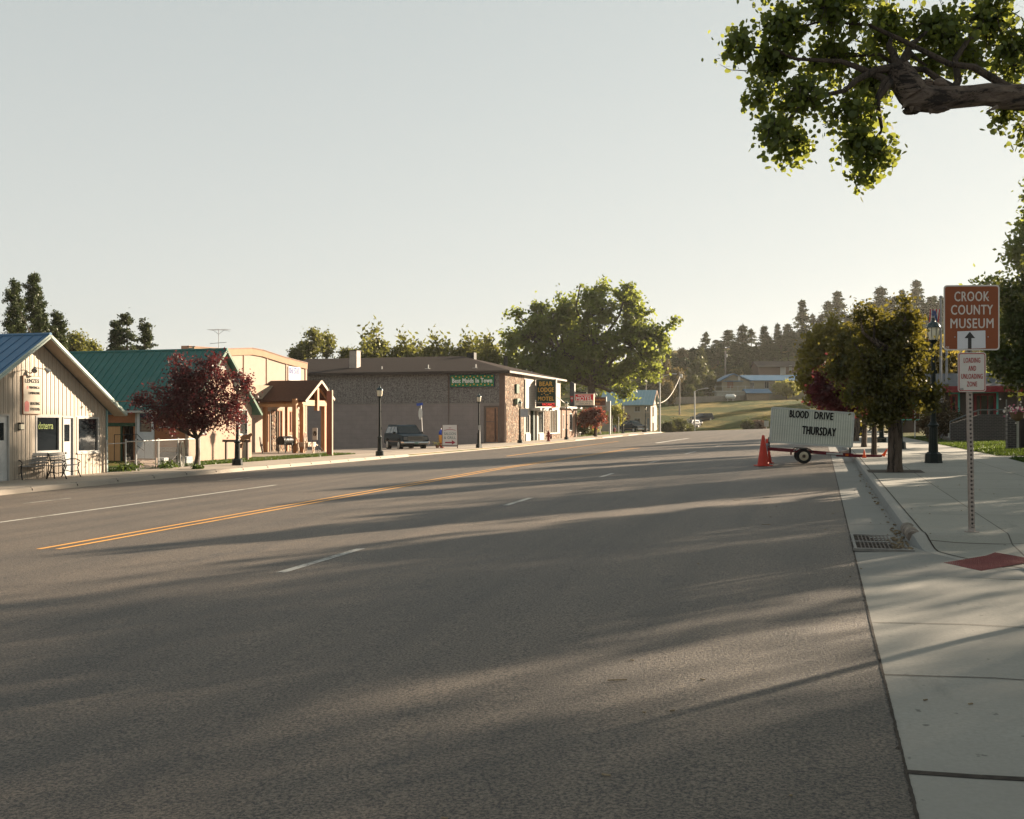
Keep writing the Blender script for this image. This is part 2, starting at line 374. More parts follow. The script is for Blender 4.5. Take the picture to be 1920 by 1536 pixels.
# ------------------------------------------------------------------ ground, road, kerbs
YS = sorted({-40, -20, -6, 0, 5, 10, 13, 20, 27, 35, 42, 50, 57, 60, 65, 72, 80, 89, 95, 105, 120, 135, 150, 162, 170, 176})
def strip(xa, xb, ya, yb, zf, mb=None, dz=0, nx=1):
    mb = mb or MB(); ys = [ya] + [y for y in YS if ya < y < yb] + [yb]
    if callable(xa): fa, fb = xa, xb
    else: fa, fb = (lambda y: xa), (lambda y: xb)
    for y0, y1 in zip(ys, ys[1:]):
        for k in range(nx):
            P = []
            for y, q in ((y0, k), (y0, k+1), (y1, k+1), (y1, k)):
                x = fa(y) + (fb(y)-fa(y))*q/nx; P.append((x, y, zf(x, y)+dz))
            mb.add(P, [(0,1,2,3)])
    return mb
def hill(X, Y):
    """land beyond the end of the visible street"""
    base = .55 + .035*max(-23, min(1, X)) * .5
    if Y < 176: return base
    pts = [(176, 0), (205, 2.9), (236, 5.6), (252, 6.5), (268, 11.5), (285, 13.0), (318, 20.5), (345, 25.0), (380, 27), (470, 20), (700, 5), (4000, 5)]
    for (a, za), (b, zb) in zip(pts, pts[1:]):
        if Y <= b: h = za + (zb-za)*(Y-a)/(b-a); break
    else: h = 5
    t = max(0, min(1, (Y-255)/90)); h += t*.27*max(0, min(42, X+20))
    fall = max(0, min(1, (-52-X)/70)); fall2 = max(0, min(1, (X-60)/120))
    h *= (1-.8*fall)*(1-.6*fall2)
    h += .25*math.sin(X*.13+Y*.07)*min(1, (Y-176)/30)
    return base + h
def terrain(X, Y):
    if Y >= 200: return hill(X, Y)
    if X > 1.1: z = zsr(min(X, 8), Y) - .03
    elif X < -23.5: z = zsl(X, Y) - .03
    else: z = zr(X, Y) - .35
    if Y > 176: t = (Y-176)/24; z = z*(1-t) + hill(X, Y)*t
    return z
gx = [-680,-400,-250,-180,-140,-110,-90,-75,-62,-54,-48,-44,-40,-36,-33,-30,-28,-27,-25,-23.55,-23.3,-16,-8,0,.6,1.08,1.3,3,5.2,8,12,17,23,30,38,46,56,70,90,120,170,260,420,680]
gy = [-130,-60,-30,-6,3,9,10.7,14.1,20,27,35,42,50,57,60,65,72,80,89,95,105,120,135,150,162,170,176,184,192,200,212,224,236,244,252,260,268,276,285,300,318,332,345,362,380,420,470,560,700,980]
g = MB(); idx = {}
for j, y in enumerate(gy):
    for i, x in enumerate(gx):
        z = terrain(x, y)
        if y < 10.8 and x > 1.0: z = min(z, zr(1, y)-.06)
        if .9 < x < 5.25 and y < 14.2: z = zr(1, y)-.3
        g.v.append((x, y, z)); idx[i, j] = len(g.v)-1
for j in range(len(gy)-1):
    for i in range(len(gx)-1):
        g.f.append((idx[i,j], idx[i+1,j], idx[i+1,j+1], idx[i,j+1]))
struct('ground', g, M['grass'])
road = strip(XL-.02, XR, -40, 176, zr, nx=3)
road.add([(-60,162,zr(-23.4,162)),( -23.42,162,zr(-23.42,162)),(-23.42,176,zr(-23.42,176)),(-60,176,zr(-23.4,176))], [(0,1,2,3)])
struct('road', road, M['asphalt'])
def zap(x, y): return zr(1.0, y) if x > 1 else zr(x, y)
# worn aggregate strip and ragged joint between asphalt and concrete
rnd = random.Random(3); j = MB(); y = -2.0
while y < 60:
    st = .06 if y < 20 else .5
    a, b = rnd.uniform(.006, .014), rnd.uniform(.003, .007)
    if y < 20 and rnd.random() < .08: a += rnd.uniform(.005, .02)
    j.add([(XR-a, y, zr(XR, y)+.0035), (XR+b, y, zr(XR, y)+.0035), (XR+rnd.uniform(.003,.007), y+st, zr(XR, y+st)+.0035), (XR-rnd.uniform(.006,.014), y+st, zr(XR, y+st)+.0035)], [(0,1,2,3)])
    y += st
for yy, wd in ((8.35, .012), (6.72, .012), (4.93, .05)):
    n = 22; xs = [XR, .68, 1.0] + [1.0 + 8*k/n for k in range(1, n+1)]
    for x0, x1 in zip(xs, xs[1:]):
        q0, q1 = [rnd.uniform(-.25, .25)*wd for _ in range(2)]
        j.add([(x0, yy-wd/2+q0, zap(x0, yy)+.004), (x1, yy-wd/2+q1, zap(x1, yy)+.004), (x1, yy+wd/2+q1, zap(x1, yy)+.004), (x0, yy+wd/2+q0, zap(x0, yy)+.004)], [(0,1,2,3)])
for yy in [12.4+3.05*k for k in range(14)]:
    if not 12.2 < yy < 14.5: j.add([(XR+.02, yy-.006, zr(XR+.02, yy)+.004), (XG, yy-.006, zr(XG, yy)+.004), (XG, yy+.006, zr(XG, yy)+.004), (XR+.02, yy+.006, zr(XR+.02, yy)+.004)], [(0,1,2,3)])
struct('pavement_joints', j, M['seam'])
def zap(x, y): return zr(1.0, y) if x > 1 else zr(x, y)
ap = strip(XR, 1.0, -40, 10.7, zap); strip(1.0, 30, -40, 10.7, zap, ap, nx=5); struct('concrete_apron', ap, M['apron'])
gut = strip(XR, XG+.02, 10.7, 176, zr)
cen = (4.0, 13.5)
ar = [(cen[0]+3*math.cos(R(a)), cen[1]+3*math.sin(R(a))) for a in range(180, 271, 6)]
gut.add([(XG, 10.7, zap(2,10.7)-.001)] + [(x, max(y, 10.7), zap(2, y)) for x, y in ar if y > 10.69], [tuple(range(len([1 for x, y in ar if y > 10.69])+1))[::-1]])
gut.add([(4.0, 10.7, zap(4,10.7)), (30, 10.7, zap(4,10.7)), (30, 10.45, zap(4,10.45)), (4, 10.45, zap(4,10.45))], [(0,1,2,3)])
struct('gutter', gut, M['gutter'])
# right kerb: straight, then arc, dipping at the ramp
def dip(a): return max(0.0, min(1.0, (a-187)/8, (235-a)/11))
kp = [(XG, y, (XG+.17, y), 0) for y in [176,150,120,105,80,65,50,42,35,27,20,16,14.4]] + [(XG, 13.5, (XG+.17, 13.5), 0)]
for a in range(182, 271, 2):
    r1, r2 = 3.0, 2.83
    kp.append((cen[0]+r1*math.cos(R(a)), cen[1]+r1*math.sin(R(a)), (cen[0]+r2*math.cos(R(a)), cen[1]+r2*math.sin(R(a))), dip(a)))
kp.append((30, 10.5, (30, 10.67), 0))
kb = MB()
for x, y, (x2, y2), dp in kp:
    zb = zap(x, y); ztop = zsr(x2, y2) - .155*dp
    fx, fy = x+(x2-x)*.22, y+(y2-y)*.22; gx_, gy_ = x+(x2-x)*.5, y+(y2-y)*.5
    kb.v += [(x, y, zb-.1), (x, y, zb+.001), (fx, fy, ztop-.03*(1-dp)), (gx_, gy_, ztop), (x2, y2, ztop), (x2, y2, zb-.1)]
for i in range(len(kp)-1):
    for k in range(5): A = i*6+k; kb.f.append((A, A+6, A+7, A+1))
ko = struct('kerb_right', kb, M['kerb'], smooth=True); ko.data.materials.append(m_concrete('kerb_face_grime_shade', (.175,.178,.172)))  # face coloured darker, both for its dirt and for the shade on it
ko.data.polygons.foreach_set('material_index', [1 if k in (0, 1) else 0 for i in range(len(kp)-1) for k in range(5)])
kj = MB()
for (x, y, q, dp), (x_, y_, q_, dp_) in zip(kp, kp[1:]):
    if y > 80 or x > 6: continue
    n1 = Vector((q[0]-x, q[1]-y, 0)).normalized()*.014; n2 = Vector((q_[0]-x_, q_[1]-y_, 0)).normalized()*.014
    z1, z2 = zsr(*q)-.155*dp+.0045, zsr(*q_)-.155*dp_+.0045
    kj.add([(q[0]-n1.x*.3, q[1]-n1.y*.3, z1), (q[0]+n1.x, q[1]+n1.y, z1), (q_[0]+n2.x, q_[1]+n2.y, z2), (q_[0]-n2.x*.3, q_[1]-n2.y*.3, z2)], [(0,1,2,3)])
struct('kerb_back_joint', kj, M['seam'])
# right sidewalk
sw = strip(XG+.17, 5.3, 13.5, 176, zsr, nx=2, dz=.001)
nr, na = 20, 45
for a in range(na):
    for r_ in range(nr):
        P = []
        for aa, rr in ((a, r_), (a, r_+1), (a+1, r_+1), (a+1, r_)):
            an = 180+90*aa/na; rad = 2.83*rr/nr; x, yv = cen[0]+rad*math.cos(R(an)), cen[1]+rad*math.sin(R(an))
            P.append((x, yv, zsr(x, yv)+.001 - .155*dip(an)*min(1, max(0, (rr/nr-.4)/.5))))
        sw.add(P, [(3,2,1,0)] if r_ else [(3,2,1)])
sw.add([(4.0,10.67,zsr(4,10.67)+.001),(5.3,10.67,zsr(5.3,10.67)+.001),(5.3,13.5,zsr(5.3,13.5)+.001),(4.0,13.5,zsr(4,13.5)+.001)], [(0,1,2,3)])
sw.add([(5.3,10.67,zsr(5.3,10.67)+.001),(30,10.67,zsr(8,10.67)+.001),(30,12.6,zsr(8,12.6)+.001),(5.3,12.6,zsr(5.3,12.6)+.001)], [(0,1,2,3)])
sw.add([(5.3,33.5,zsr(5.3,33.5)+.002),(16,33.5,zsr(8,33.5)+.002),(16,35.4,zsr(8,35.4)+.002),(5.3,35.4,zsr(5.3,35.4)+.002)], [(0,1,2,3)])
struct('sidewalk_right', sw, M['concrete'])
# left kerb and pavement
def kerbl(segs, mb):
    for ya, yb in segs:
        ys = [ya] + [y for y in YS if ya < y < yb] + [yb]
        if yb-ya > 5: ys = sorted(set(ys) | {ya+.8, yb-.8})
        b0 = len(mb.v)
        for y in ys:
            hgt = .03 if y in (ya, yb) else .15; zb = zr(XL, y)
            mb.v += [(XL, y, zb-.1), (XL, y, zb), (XL-.07, y, zb+hgt-.02), (XL-.11, y, zb+hgt+.006), (XL-.30, y, zb+hgt+.006), (XL-.30, y, zb-.1)]
        for i in range(len(ys)-1):
            for k in range(5): A = b0+i*6+k; mb.f.append((A, A+1, A+7, A+6))
        n = b0+(len(ys)-1)*6
        mb.f.append(tuple(b0+k for k in range(6))[::-1]); mb.f.append(tuple(n+k for k in range(6)))
    return mb
kl = kerbl([(-40, 58), (101, 111.5), (114.5, 128), (131, 139), (143, 161)], MB())
struct('kerb_left', kl, M['kerb_l'], smooth=False)
jl = MB()
for k in range(32):
    yy = -2 + k*2.05
    if yy < 57: jl.box(XL-.302, yy-.007, zr(XL, yy)+.1, XL-.075, yy+.007, zr(XL, yy)+.160); jl.box(XL-.075, yy-.007, zr(XL, yy), XL-.02, yy+.007, zr(XL, yy)+.11)
struct('kerb_joints', jl, M['seam'])
slf = strip(XL-.28, XL+.02, 57.5, 162, lambda x, y: (zr(XL, y)+.003 if x > XL else zsl(-24, y)+.001)); dz_ = strip(-26.6, XL-.28, -40, 162, lambda x, y: zsl(-24, y), nx=1, dz=.001); slf.add(dz_.v, dz_.f); struct('sidewalk_left', slf, M['concrete_l'])
def zlot(x, y): return zsl(x, y)
lot = MB(); xs = [-70, -54, -48, -44, -40, -36, -33, -30, -28, -26.62]; ys = [57, 60, 65, 72, 80, 89.05]
for y0, y1 in zip(ys, ys[1:]):
    for x0, x1 in zip(xs, xs[1:]): lot.add([(x, y, zlot(x, y)+.003) for x, y in ((x0,y0),(x1,y0),(x1,y1),(x0,y1))], [(0,1,2,3)])
lot.add([(x, y, zlot(x, y)+.003) for x, y in ((-36,51),(-28.6,51),(-28.6,57),(-36,57))], [(0,1,2,3)])
struct('side_street', lot, M['lot'])
lawn = MB()
lawn.add([(x, y, zsl(x, y)+.004) for x, y in ((-28.6,42.5),(-26.62,42.5),(-26.62,57),(-28.6,57))], [(0,1,2,3)])
lawn.add([(x, y, zsl(x, y)+.004) for x, y in ((-30,34.6),(-26.62,34.6),(-26.62,42.5),(-30,42.5))], [(0,1,2,3)])
lawn.add([(x, y, zsl(x, y)+.004) for x, y in ((-31,118),(-26.62,118),(-26.62,162),(-31,162))], [(0,1,2,3)])
rl = strip(5.3, 9.5, 35.4, 80, zsr, nx=2, dz=.006); rl.v = list(rl.v); lawn.add(rl.v, rl.f)
rl = strip(5.3, 30, 12.6, 33.5, lambda x, y: zsr(min(x, 8), y), nx=2, dz=.006); lawn.add(rl.v, rl.f)
struct('lawn', lawn, M['grassl'])

# lane markings, laid 4 mm above the asphalt
def mark(x0, x1, ya, yb, mb): return strip(x0, x1, ya, yb, zr, mb, dz=.004)
ym = MB()
_y0 = GP(90, 1030, zr); XY = _y0.x
for dx in (-.17, .17): mark(XY+dx-.055, XY+dx+.055, _y0.y, 64, ym)
y1 = YonX(815, -16.6)
mark(-16.7, -16.6, 66, 71, ym)
m2 = MB(); a0, a1 = GP(950, 855.6, zr), GP(1160, 827.7, zr)
ym.add([(a0.x-.06, a0.y, zr(a0.x,a0.y)+.004), (a0.x+.06, a0.y, zr(a0.x,a0.y)+.004), (a1.x+.06, a1.y, zr(a1.x,a1.y)+.008), (a1.x-.06, a1.y, zr(a1.x,a1.y)+.008)], [(0,1,2,3)])
struct('yellow_lane_markings', ym, M['yellow'])
wm = MB(); XW = GP(300, 939, zr).x
mark(XW-.06, XW+.06, 2, GP(548, 909, zr).y, wm)
q0, q1 = GP(1230, 831, zr), GP(1291, 822, zr)
wm.add([(q0.x-.12, q0.y, zr(q0.x,q0.y)+.006), (q0.x+.12, q0.y, zr(q0.x,q0.y)+.006), (q1.x+.12, q1.y, zr(q1.x,q1.y)+.008), (q1.x-.12, q1.y, zr(q1.x,q1.y)+.008)], [(0,1,2,3)])
struct('white_lane_line', wm, M['white'])
wd = MB(); XD = GP(600, 1052, zr).x
for pa, pb in (((520,1074), (678,1029)), ((935,948), (992,934)), ((1103,895.5), (1137,888)), ((1198,869), (1220,864)), ((1262,852),(1280,847)), ((1310,838),(1322,835))):
    A, Bq = GP(*pa, zr), GP(*pb, zr); mark(XD-.065, XD+.065, A.y, Bq.y, wd)
XP = GP(100, 938, zr).x
mark(XP-.05, XP+.05, GP(10, 945, zr).y, GP(140, 934, zr).y, wd); mark(XP-.05, XP+.05, GP(405, 902, zr).y, GP(480, 895, zr).y, wd)
struct('white_lane_dashes', wd, M['whitew'])

# storm drain grate, warning mat
t = Thing('storm_drain', 'rusty iron storm drain grate in the gutter beside the broken kerb', 'drain', (.7, 13.3, zr(.7, 13.3)))
zf = zr(.7, 13.3)+.012; fr = MB(); ya, yb, xa, xb = 12.55, 14.15, .36, 1.02
for y in (ya, (ya+yb)/2, yb): fr.box(xa, y-.028, zf-.02, xb, y+.028, zf+.004 + (.006 if y == ya else 0))
for x in (xa+.03,): fr.box(x-.015, ya, zf-.02, x+.015, yb, zf+.006)
t.part('frame', fr, mat('worn_steel', (.20,.19,.175), .6, .4, .3, 8))
gb = MB()
for k in range(13):
    x = xa+.1+k*.044; gb.box(x-.007, ya+.06, zf-.03, x+.007, yb-.06, zf)
for y in np.linspace(ya+.15, yb-.15, 7): gb.box(xa+.06, y-.008, zf-.028, xb, y+.008, zf-.003)
t.part('grate', gb, M['iron'])
pit = MB(); pit.add([(xa,ya,zf-.010),(xb,ya,zf-.010),(xb,yb,zf-.010),(xa,yb,zf-.010)], [(0,1,2,3)]); t.part('pit', pit, M['seam'])
t = Thing('kerb_inlet', 'rounded rusty kerb inlet casting behind the storm drain grate', 'kerb inlet', (1.05, 13.4, zr(1, 13.4)))
mb = MB(); zz = zr(1, 13.4)
for k, (y0, y1, r_) in enumerate(((14.25, 13.85, .085), (13.83, 13.45, .078), (13.43, 13.25, .082))):
    mb.tube([(1.065, y0, zz+.085), (1.07, (y0+y1)/2, zz+.095), (1.065, y1, zz+.082)], [r_*.93, r_, r_*.9], 12)
t.part('casting', mb, mat('chipped_stone', (.22,.185,.155), .9, 0, .55, 9, .9, 30), smooth=True)
def zramp(x, y):
    an = math.degrees(math.atan2(y-cen[1], x-cen[0])) % 360; rad = math.hypot(x-cen[0], y-cen[1])/2.83
    return zsr(x, y)+.001-.155*dip(an)*min(1, max(0, (rad-.4)/.5))
mm = MB(); zlow = lambda x, y: zr(1, y)+.03; cs = [GP(1768, 1050, zlow), GP(1840, 1065, zlow), GP(1948, 1047, zlow), GP(1866, 1035, zlow)]; o = cs[0]; ea = cs[1]-cs[0]; eb = cs[3]-cs[0]
N = 14
for i in range(N):
    for k in range(N):
        P = []
        for a, b in ((i, k), (i+1, k), (i+1, k+1), (i, k+1)):
            q = o+ea*(a/N)+eb*(b/N); P.append((q.x, q.y, zramp(q.x, q.y)+.010))
        mm.add(P, [(0,1,2,3)])
for i in range(26):
    for k in range(18):
        q = o+ea*((k+.5)/18)+eb*((i+.5)/26); z = zramp(q.x, q.y)+.010
        mm.lathe(q.x, q.y, [(.013, 0), (.008, .006)], 5, z)
tm_ = mesh_obj('warning_mat', mm, M['mat_red']); tag(tm_, 'dark red tactile warning mat at the kerb ramp', 'tactile mat')
# litter at the drain, twigs on the walk (nobody could count the crumbs)
rnd = random.Random(11); lt = MB()
for k in range(120):
    x, y = rnd.gauss(.93, .07), 12.6+abs(rnd.gauss(0, 1)) if k < 80 else rnd.uniform(14, 30)
    if k >= 80: x = rnd.gauss(.95, .03)
    x = min(x, .985); z = zr(x, y)+.02; sx = rnd.uniform(.010, .036); a = rnd.uniform(0, 3.14)
    lt.blob((x, y, z), (sx, sx*.6, sx*.4), 5, 3, .3, rnd)
for k in range(90):
    x, y = rnd.uniform(-1.5, 4.5), rnd.uniform(4, 22); z = (zsr(x, y) if x > 1.2 and y > 13.1 else (zap(x, y) if x > XR else zr(x, y)))+.006
    if 12 < y < 13.1 or (x > 1 and 10 < y < 13.1) : continue
    a = rnd.uniform(0, 6.28); l = rnd.uniform(.015, .05) if k % 9 else .14
    lt.bar((x, y, z), (x+l*math.cos(a), y+l*math.sin(a)*.6, z), .008, .006)
struct('leaf_litter', lt, mat('litter', (.22,.17,.11), .9, 0, .5, 9), kind='stuff')

# ------------------------------------------------------------------ shared builders
def window(t, plane, c, a0, a1, z0, z1, fm, gm, fw=.06, bars=(), inset=.05, name='window', sill=True):
    """a frame standing in a wall opening with its pane set back; bars: list of ('a'|'z', frac)"""
    f = MB(); q = .05
    def bx(a, b, za, zb, out=.02, back=.08):
        if plane == 'x': f.box(c-back, a, za, c+out, b, zb)
        else: f.box(a, c-out, za, b, c+back, zb)
    bx(a0, a1, z1-fw, z1); bx(a0, a1, z0, z0+fw); bx(a0, a0+fw, z0+fw, z1-fw); bx(a1-fw, a1, z0+fw, z1-fw)
    for kind, fr in bars:
        if kind == 'a': m_ = a0+(a1-a0)*fr; bx(m_-.025, m_+.025, z0+fw, z1-fw, -.0)
        else: m_ = z0+(z1-z0)*fr; bx(a0+fw, a1-fw, m_-.02, m_+.02, -.003)
    if sill: bx(a0-.03, a1+.03, z0-.05, z0, .06)
    w_ = t.part(name, f, fm)
    p = MB()
    if plane == 'x': p.box(c-inset-.02, a0+.01, z0+.01, c-inset, a1-.01, z1-.01)
    else: p.box(a0+.01, c+inset, z0+.01, a1-.01, c+inset+.02, z1-.01)
    t.part('pane', p, gm, w_)
    return w_
def gable_roof_x(mb, x0, x1, yr, zrg, y_left, z_left, y_right, z_right, th=.12):
    """ridge along X at y=yr"""
    for ye, ze in ((y_left, z_left), (y_right, z_right)):
        d = Vector((0, ye-yr, ze-zrg)).normalized(); n = Vector((0, -d.z, d.y)); n = n if n.z > 0 else -n
        P = [Vector((x0, yr, zrg)), Vector((x1, yr, zrg)), Vector((x1, ye, ze)), Vector((x0, ye, ze))]
        mb.add([*P, *[p-n*th for p in P]], [(0,1,2,3),(7,6,5,4),(0,4,5,1),(1,5,6,2),(2,6,7,3),(3,7,4,0)])
    return mb
# ------------------------------------------------------------------ buildings, left side
def gable_tri(mb, X, thick, y0, y1, yr, zlo, zhi_l, zhi_r, zpk):
    mb.prism([(X, y0, zlo), (X, y1, zlo), (X, y1, zhi_r), (X, yr, zpk), (X, y0, zhi_l)], (-thick, 0, 0)); return mb
# 1. cream ribbed-metal shop
X0 = -26.6; Yc = YonX(198.4, X0); Yr = YonX(70, X0); Ya = 2*Yr-Yc
def fz(px, py, X=X0): return ZZ(py, dX(px, X))
zb, ze, zp = -.60, fz(197, 767.5), fz(70, 638)
t = Thing('shop_building', 'cream ribbed metal shop with blue gable roof and benches out front', 'building', (X0, Yr, zb))
cream = mat('cream_siding', (.33,.28,.225), .55, .1, .07, 2, spec=.3); brn = mat('siding_groove', (.26,.205,.16), .7)
wl = (YonX(66.5, X0), YonX(112.5, X0), fz(90, 848.6), fz(90, 779.5)); dr = (YonX(117, X0), YonX(137.5, X0), -.50, fz(127, 782))
wr = (YonX(144, X0), YonX(185.5, X0), fz(165, 848.2), fz(165, 782)); ld = (YonX(-22, X0), YonX(16.5, X0), -.45, fz(8, 777.5))
holes = [wl, dr, wr, ld]; wall = MB(); wall.wall('x', X0, .16, Ya, Yc, zb, ze, holes)
gable_tri(wall, X0, .16, Ya, Yc, Yr, ze, ze, ze, zp)
wall.box(X0-14, Yc-.16, zb, X0-.16, Yc, ze); wall.box(X0-14, Ya, zb, X0-.16, Ya+.16, ze)
t.part('wall', wall, cream)
rb = MB(); gr = MB(); y = Ya+.07; k = 0
while y < Yc-.05:
    top = zp-(zp-ze)*abs(y-Yr)/(Yc-Yr)-.06; segs = [(zb, top)]
    for h in holes:
        if h[0]-.04 < y < h[1]+.04:
            ns = []
            for a, b in segs:
                if a < h[2]-.05: ns.append((a, h[2]-.05))
                if b > h[3]+.05: ns.append((h[3]+.05, b))
            segs = ns
    for a, b in segs:
        if b-a < .08: continue
        rb.prism([(X0, y-.045, a), (X0+.017, y-.028, a), (X0+.017, y+.028, a), (X0, y+.045, a)], (0, 0, b-a))
        gr.box(X0, y+.047, a, X0+.003, y+.066, b)
    y += .205; k += 1
wlp = t.part('siding_rib', rb, cream); t.part('siding_seam', gr, brn)
blue = mat('blue_metal_roof', (.075,.155,.26), .5, .2, .12, 2); rf = MB(); ov = .55
slope = (zp-ze)/(Yc-Yr)
gable_roof_x(rf, X0-14, X0+ov, Yr, zp+.20, Ya-.5, zp+.20-(Yr-Ya+.5)*slope, Yc+.5, zp+.20-(Yc-Yr+.5)*slope, .10)
r0 = t.part('roof', rf, blue)
rr = MB()
for k in range(30):
    x = X0+ov-.2-k*.45
    for sg in (-1, 1): rr.bar((x, Yr, zp+.21), (x, Yr+sg*(Yc-Yr+.5), zp+.215-(Yc-Yr+.5)*slope), .03, .03)
t.part('roof_seam', rr, blue, r0); cap = MB(); cap.tube([(X0-14, Yr, zp+.19), (X0+ov+.02, Yr, zp+.19)], .07, 8); t.part('ridge_cap', cap, blue, r0)
rk = MB(); grn = mat('pale_green_trim', (.33,.38,.34), .5, .1, .1, 3)
for sg in (-1, 1):
    a = Vector((X0+ov+.012, Yr, zp+.13)); b = Vector((X0+ov+.012, Yr+sg*(Yc-Yr+.52), zp+.13-(Yc-Yr+.52)*slope)); rk.bar(a, b, .03, .15)
    a2 = a+Vector((.03,0,-.02)); b2 = b+Vector((.03,0,-.02)); rk.bar(a2, b2, .025, .05)
t.part('rake_trim', rk, grn); sf = MB()
for sg in (-1, 1):
    P = [(X0, Yr, zp+.055), (X0+ov, Yr, zp+.055), (X0+ov, Yr+sg*(Yc-Yr+.5), zp+.055-(Yc-Yr+.5)*slope), (X0, Yr+sg*(Yc-Yr+.5), zp+.055-(Yc-Yr+.5)*slope)]
    sf.prism(P, (0, 0, .02))
t.part('soffit', sf, mat('tan_soffit', (.34,.275,.21), .7))
cp = MB(); cp.box(X0-.02, Yc+.002, zb, X0+.045, Yc+.07, ze-.05); t.part('corner_trim', cp, mat('teal_corner_trim', (.20,.32,.32), .5))
window(t, 'x', X0, *wl, M['trimwhite'], M['glass'], .07); window(t, 'x', X0, *wr, M['trimwhite'], M['glass'], .07)
def door(t, X, y0, y1, z0, z1, m, pane=None, plane='x', label=None, knob=True):
    d = MB(); hs_ = [pane] if pane else []
    if plane == 'x': d.wall('x', X-.03, .05, y0+.04, y1-.04, z0, z1-.04, hs_)
    else: d.wall('y', X+.03, .05, y0+.04, y1-.04, z0, z1-.04, hs_)
    do = t.part('door', d, m, label=label)
    f = MB()
    for a, b, za, zb_ in ((y0, y0+.04, z0, z1), (y1-.04, y1, z0, z1), (y0+.04, y1-.04, z1-.04, z1)):
        f.box(X-.1, a, za, X+.03, b, zb_) if plane == 'x' else f.box(a, X-.03, za, b, X+.1, zb_)
    t.part('door_frame', f, M['trimwhite'], do)
    if pane:
        g_ = MB(); g_.box(X-.065, pane[0]-.01, pane[2]-.01, X-.05, pane[1]+.01, pane[3]+.01) if plane == 'x' else g_.box(pane[0]-.01, X+.05, pane[2]-.01, pane[1]+.01, X+.065, pane[3]+.01)
        t.part('pane', g_, M['glass'], do)
    if knob:
        kz = z0+.95; h_ = MB(); h_.blob((X+.03, y0+.14, kz), .035) if plane == 'x' else h_.blob((y0+.14, X-.03, kz), .035); t.part('handle', h_, M['black'], do)
    return do
wdoor = mat('white_door', (.40,.40,.40), .5, 0, .1, 4)
pd = (YonX(121.5, X0), YonX(132, X0), fz(127, 828), fz(127, 796))
door(t, X0, *dr, wdoor, pd)
pl = (YonX(-12, X0), YonX(9, X0), fz(0, 826), fz(0, 793)); door(t, X0, *ld, mat('white_garage_door', (.42,.42,.41), .5), pl, label='wide white door with a square pane')
neon = emis('green_neon', (.16,.22,.01), .05); ct = (X0-.045, (wl[0]*.55+wl[1]*.45), fz(88, 798))
t.text('doterra', ct, (0,1,0), (0,0,1), (wl[1]-wl[0])*.60, .26, neon, depth=.008)
# things on the shop front
ys0, ys1, zs0, zs1 = YonX(41, X0), YonX(72.5, X0), fz(56, 776), fz(56, 706)
sg = Thing('shop_sign', 'tall cream painted sign board for printing and heating on the ribbed shop wall', 'sign', (X0+.06, (ys0+ys1)/2, zs0))
b_ = MB(); b_.box(X0+.03, ys0, zs0, X0+.075, ys1, zs1); sg.part('board', b_, mat('cream_board', (.46,.39,.31), .6, 0, .06, 4))
e_ = MB(); e_.box(X0+.025, ys0-.02, zs0-.02, X0+.07, ys0, zs1+.02); e_.box(X0+.025, ys1, zs0-.02, X0+.07, ys1+.02, zs1+.02); e_.box(X0+.025, ys0, zs1, X0+.07, ys1, zs1+.02); e_.box(X0+.025, ys0, zs0-.02, X0+.07, ys1, zs0); sg.part('edge', e_, mat('rust_edge', (.25,.12,.07), .7))
blk = mat('black_letters', (.02,.02,.02), .6); redf = mat('faded_red', (.55,.20,.18), .7)
H = zs1-zs0; Wd = ys1-ys0; ym_ = (ys0+ys1)/2; xf = X0+.076
sg.text('LENZES', (xf, ym_+.0, zs1-H*.12), (0,1,0), (0,0,1), Wd*.84, H*.105, blk, bold=.02)
sg.text('PRINTING &', (xf, ym_+Wd*.13, zs1-H*.295), (0,1,0), (0,0,1), Wd*.62, H*.07, blk)
sg.text('LAMINATING', (xf, ym_+Wd*.13, zs1-H*.445), (0,1,0), (0,0,1), Wd*.66, H*.07, blk)
sg.text('HEATING', (xf, ym_+Wd*.17, zs1-H*.725), (0,1,0), (0,0,1), Wd*.56, H*.075, blk, bold=.01)
sg.text('SYSTEMS', (xf, ym_+Wd*.17, zs1-H*.875), (0,1,0), (0,0,1), Wd*.56, H*.075, blk, bold=.01)
fl = MB(); fl.prism([(xf, ys0+Wd*.06, zs0+H*.06), (xf, ys0+Wd*.30, zs0+H*.06), (xf, ys0+Wd*.32, zs0+H*.3), (xf, ys0+Wd*.18, zs0+H*.35), (xf, ys0+Wd*.05, zs0+H*.3)], (.006,0,0)); fl.box(xf, ys0+Wd*.2, zs1-H*.34, xf+.006, ys0+Wd*.26, zs1-H*.26); sg.part('printed_mark', fl, redf)
gl_ = Thing('gooseneck_lamp', 'small gooseneck lamps above the tall cream sign board', 'lamp', (X0, ym_, zs1+.15)); a_ = MB()
a_.tube([(X0, ym_, zs1+.1), (X0+.25, ym_, zs1+.32), (X0+.42, ym_-.25, zs1+.28)], .014, 6); a_.tube([(X0, ym_, zs1+.1), (X0+.25, ym_+.05, zs1+.30), (X0+.42, ym_+.28, zs1+.25)], .014, 6); gl_.part('arm', a_, M['black'])
for sgn in (-1, 1): h_ = MB(); h_.tube([(X0+.40, ym_+sgn*.24, zs1+.30), (X0+.48, ym_+sgn*.36, zs1+.17)], [.04, .10], 10); gl_.part('lamp_shade', h_, M['galv'])
wlm = Thing('wall_lamp', 'small dark wall lamp left of the shop window', 'lamp', (X0, YonX(36, X0), fz(36, 800))); a_ = MB(); yq, zq = YonX(36, X0), fz(36, 800)
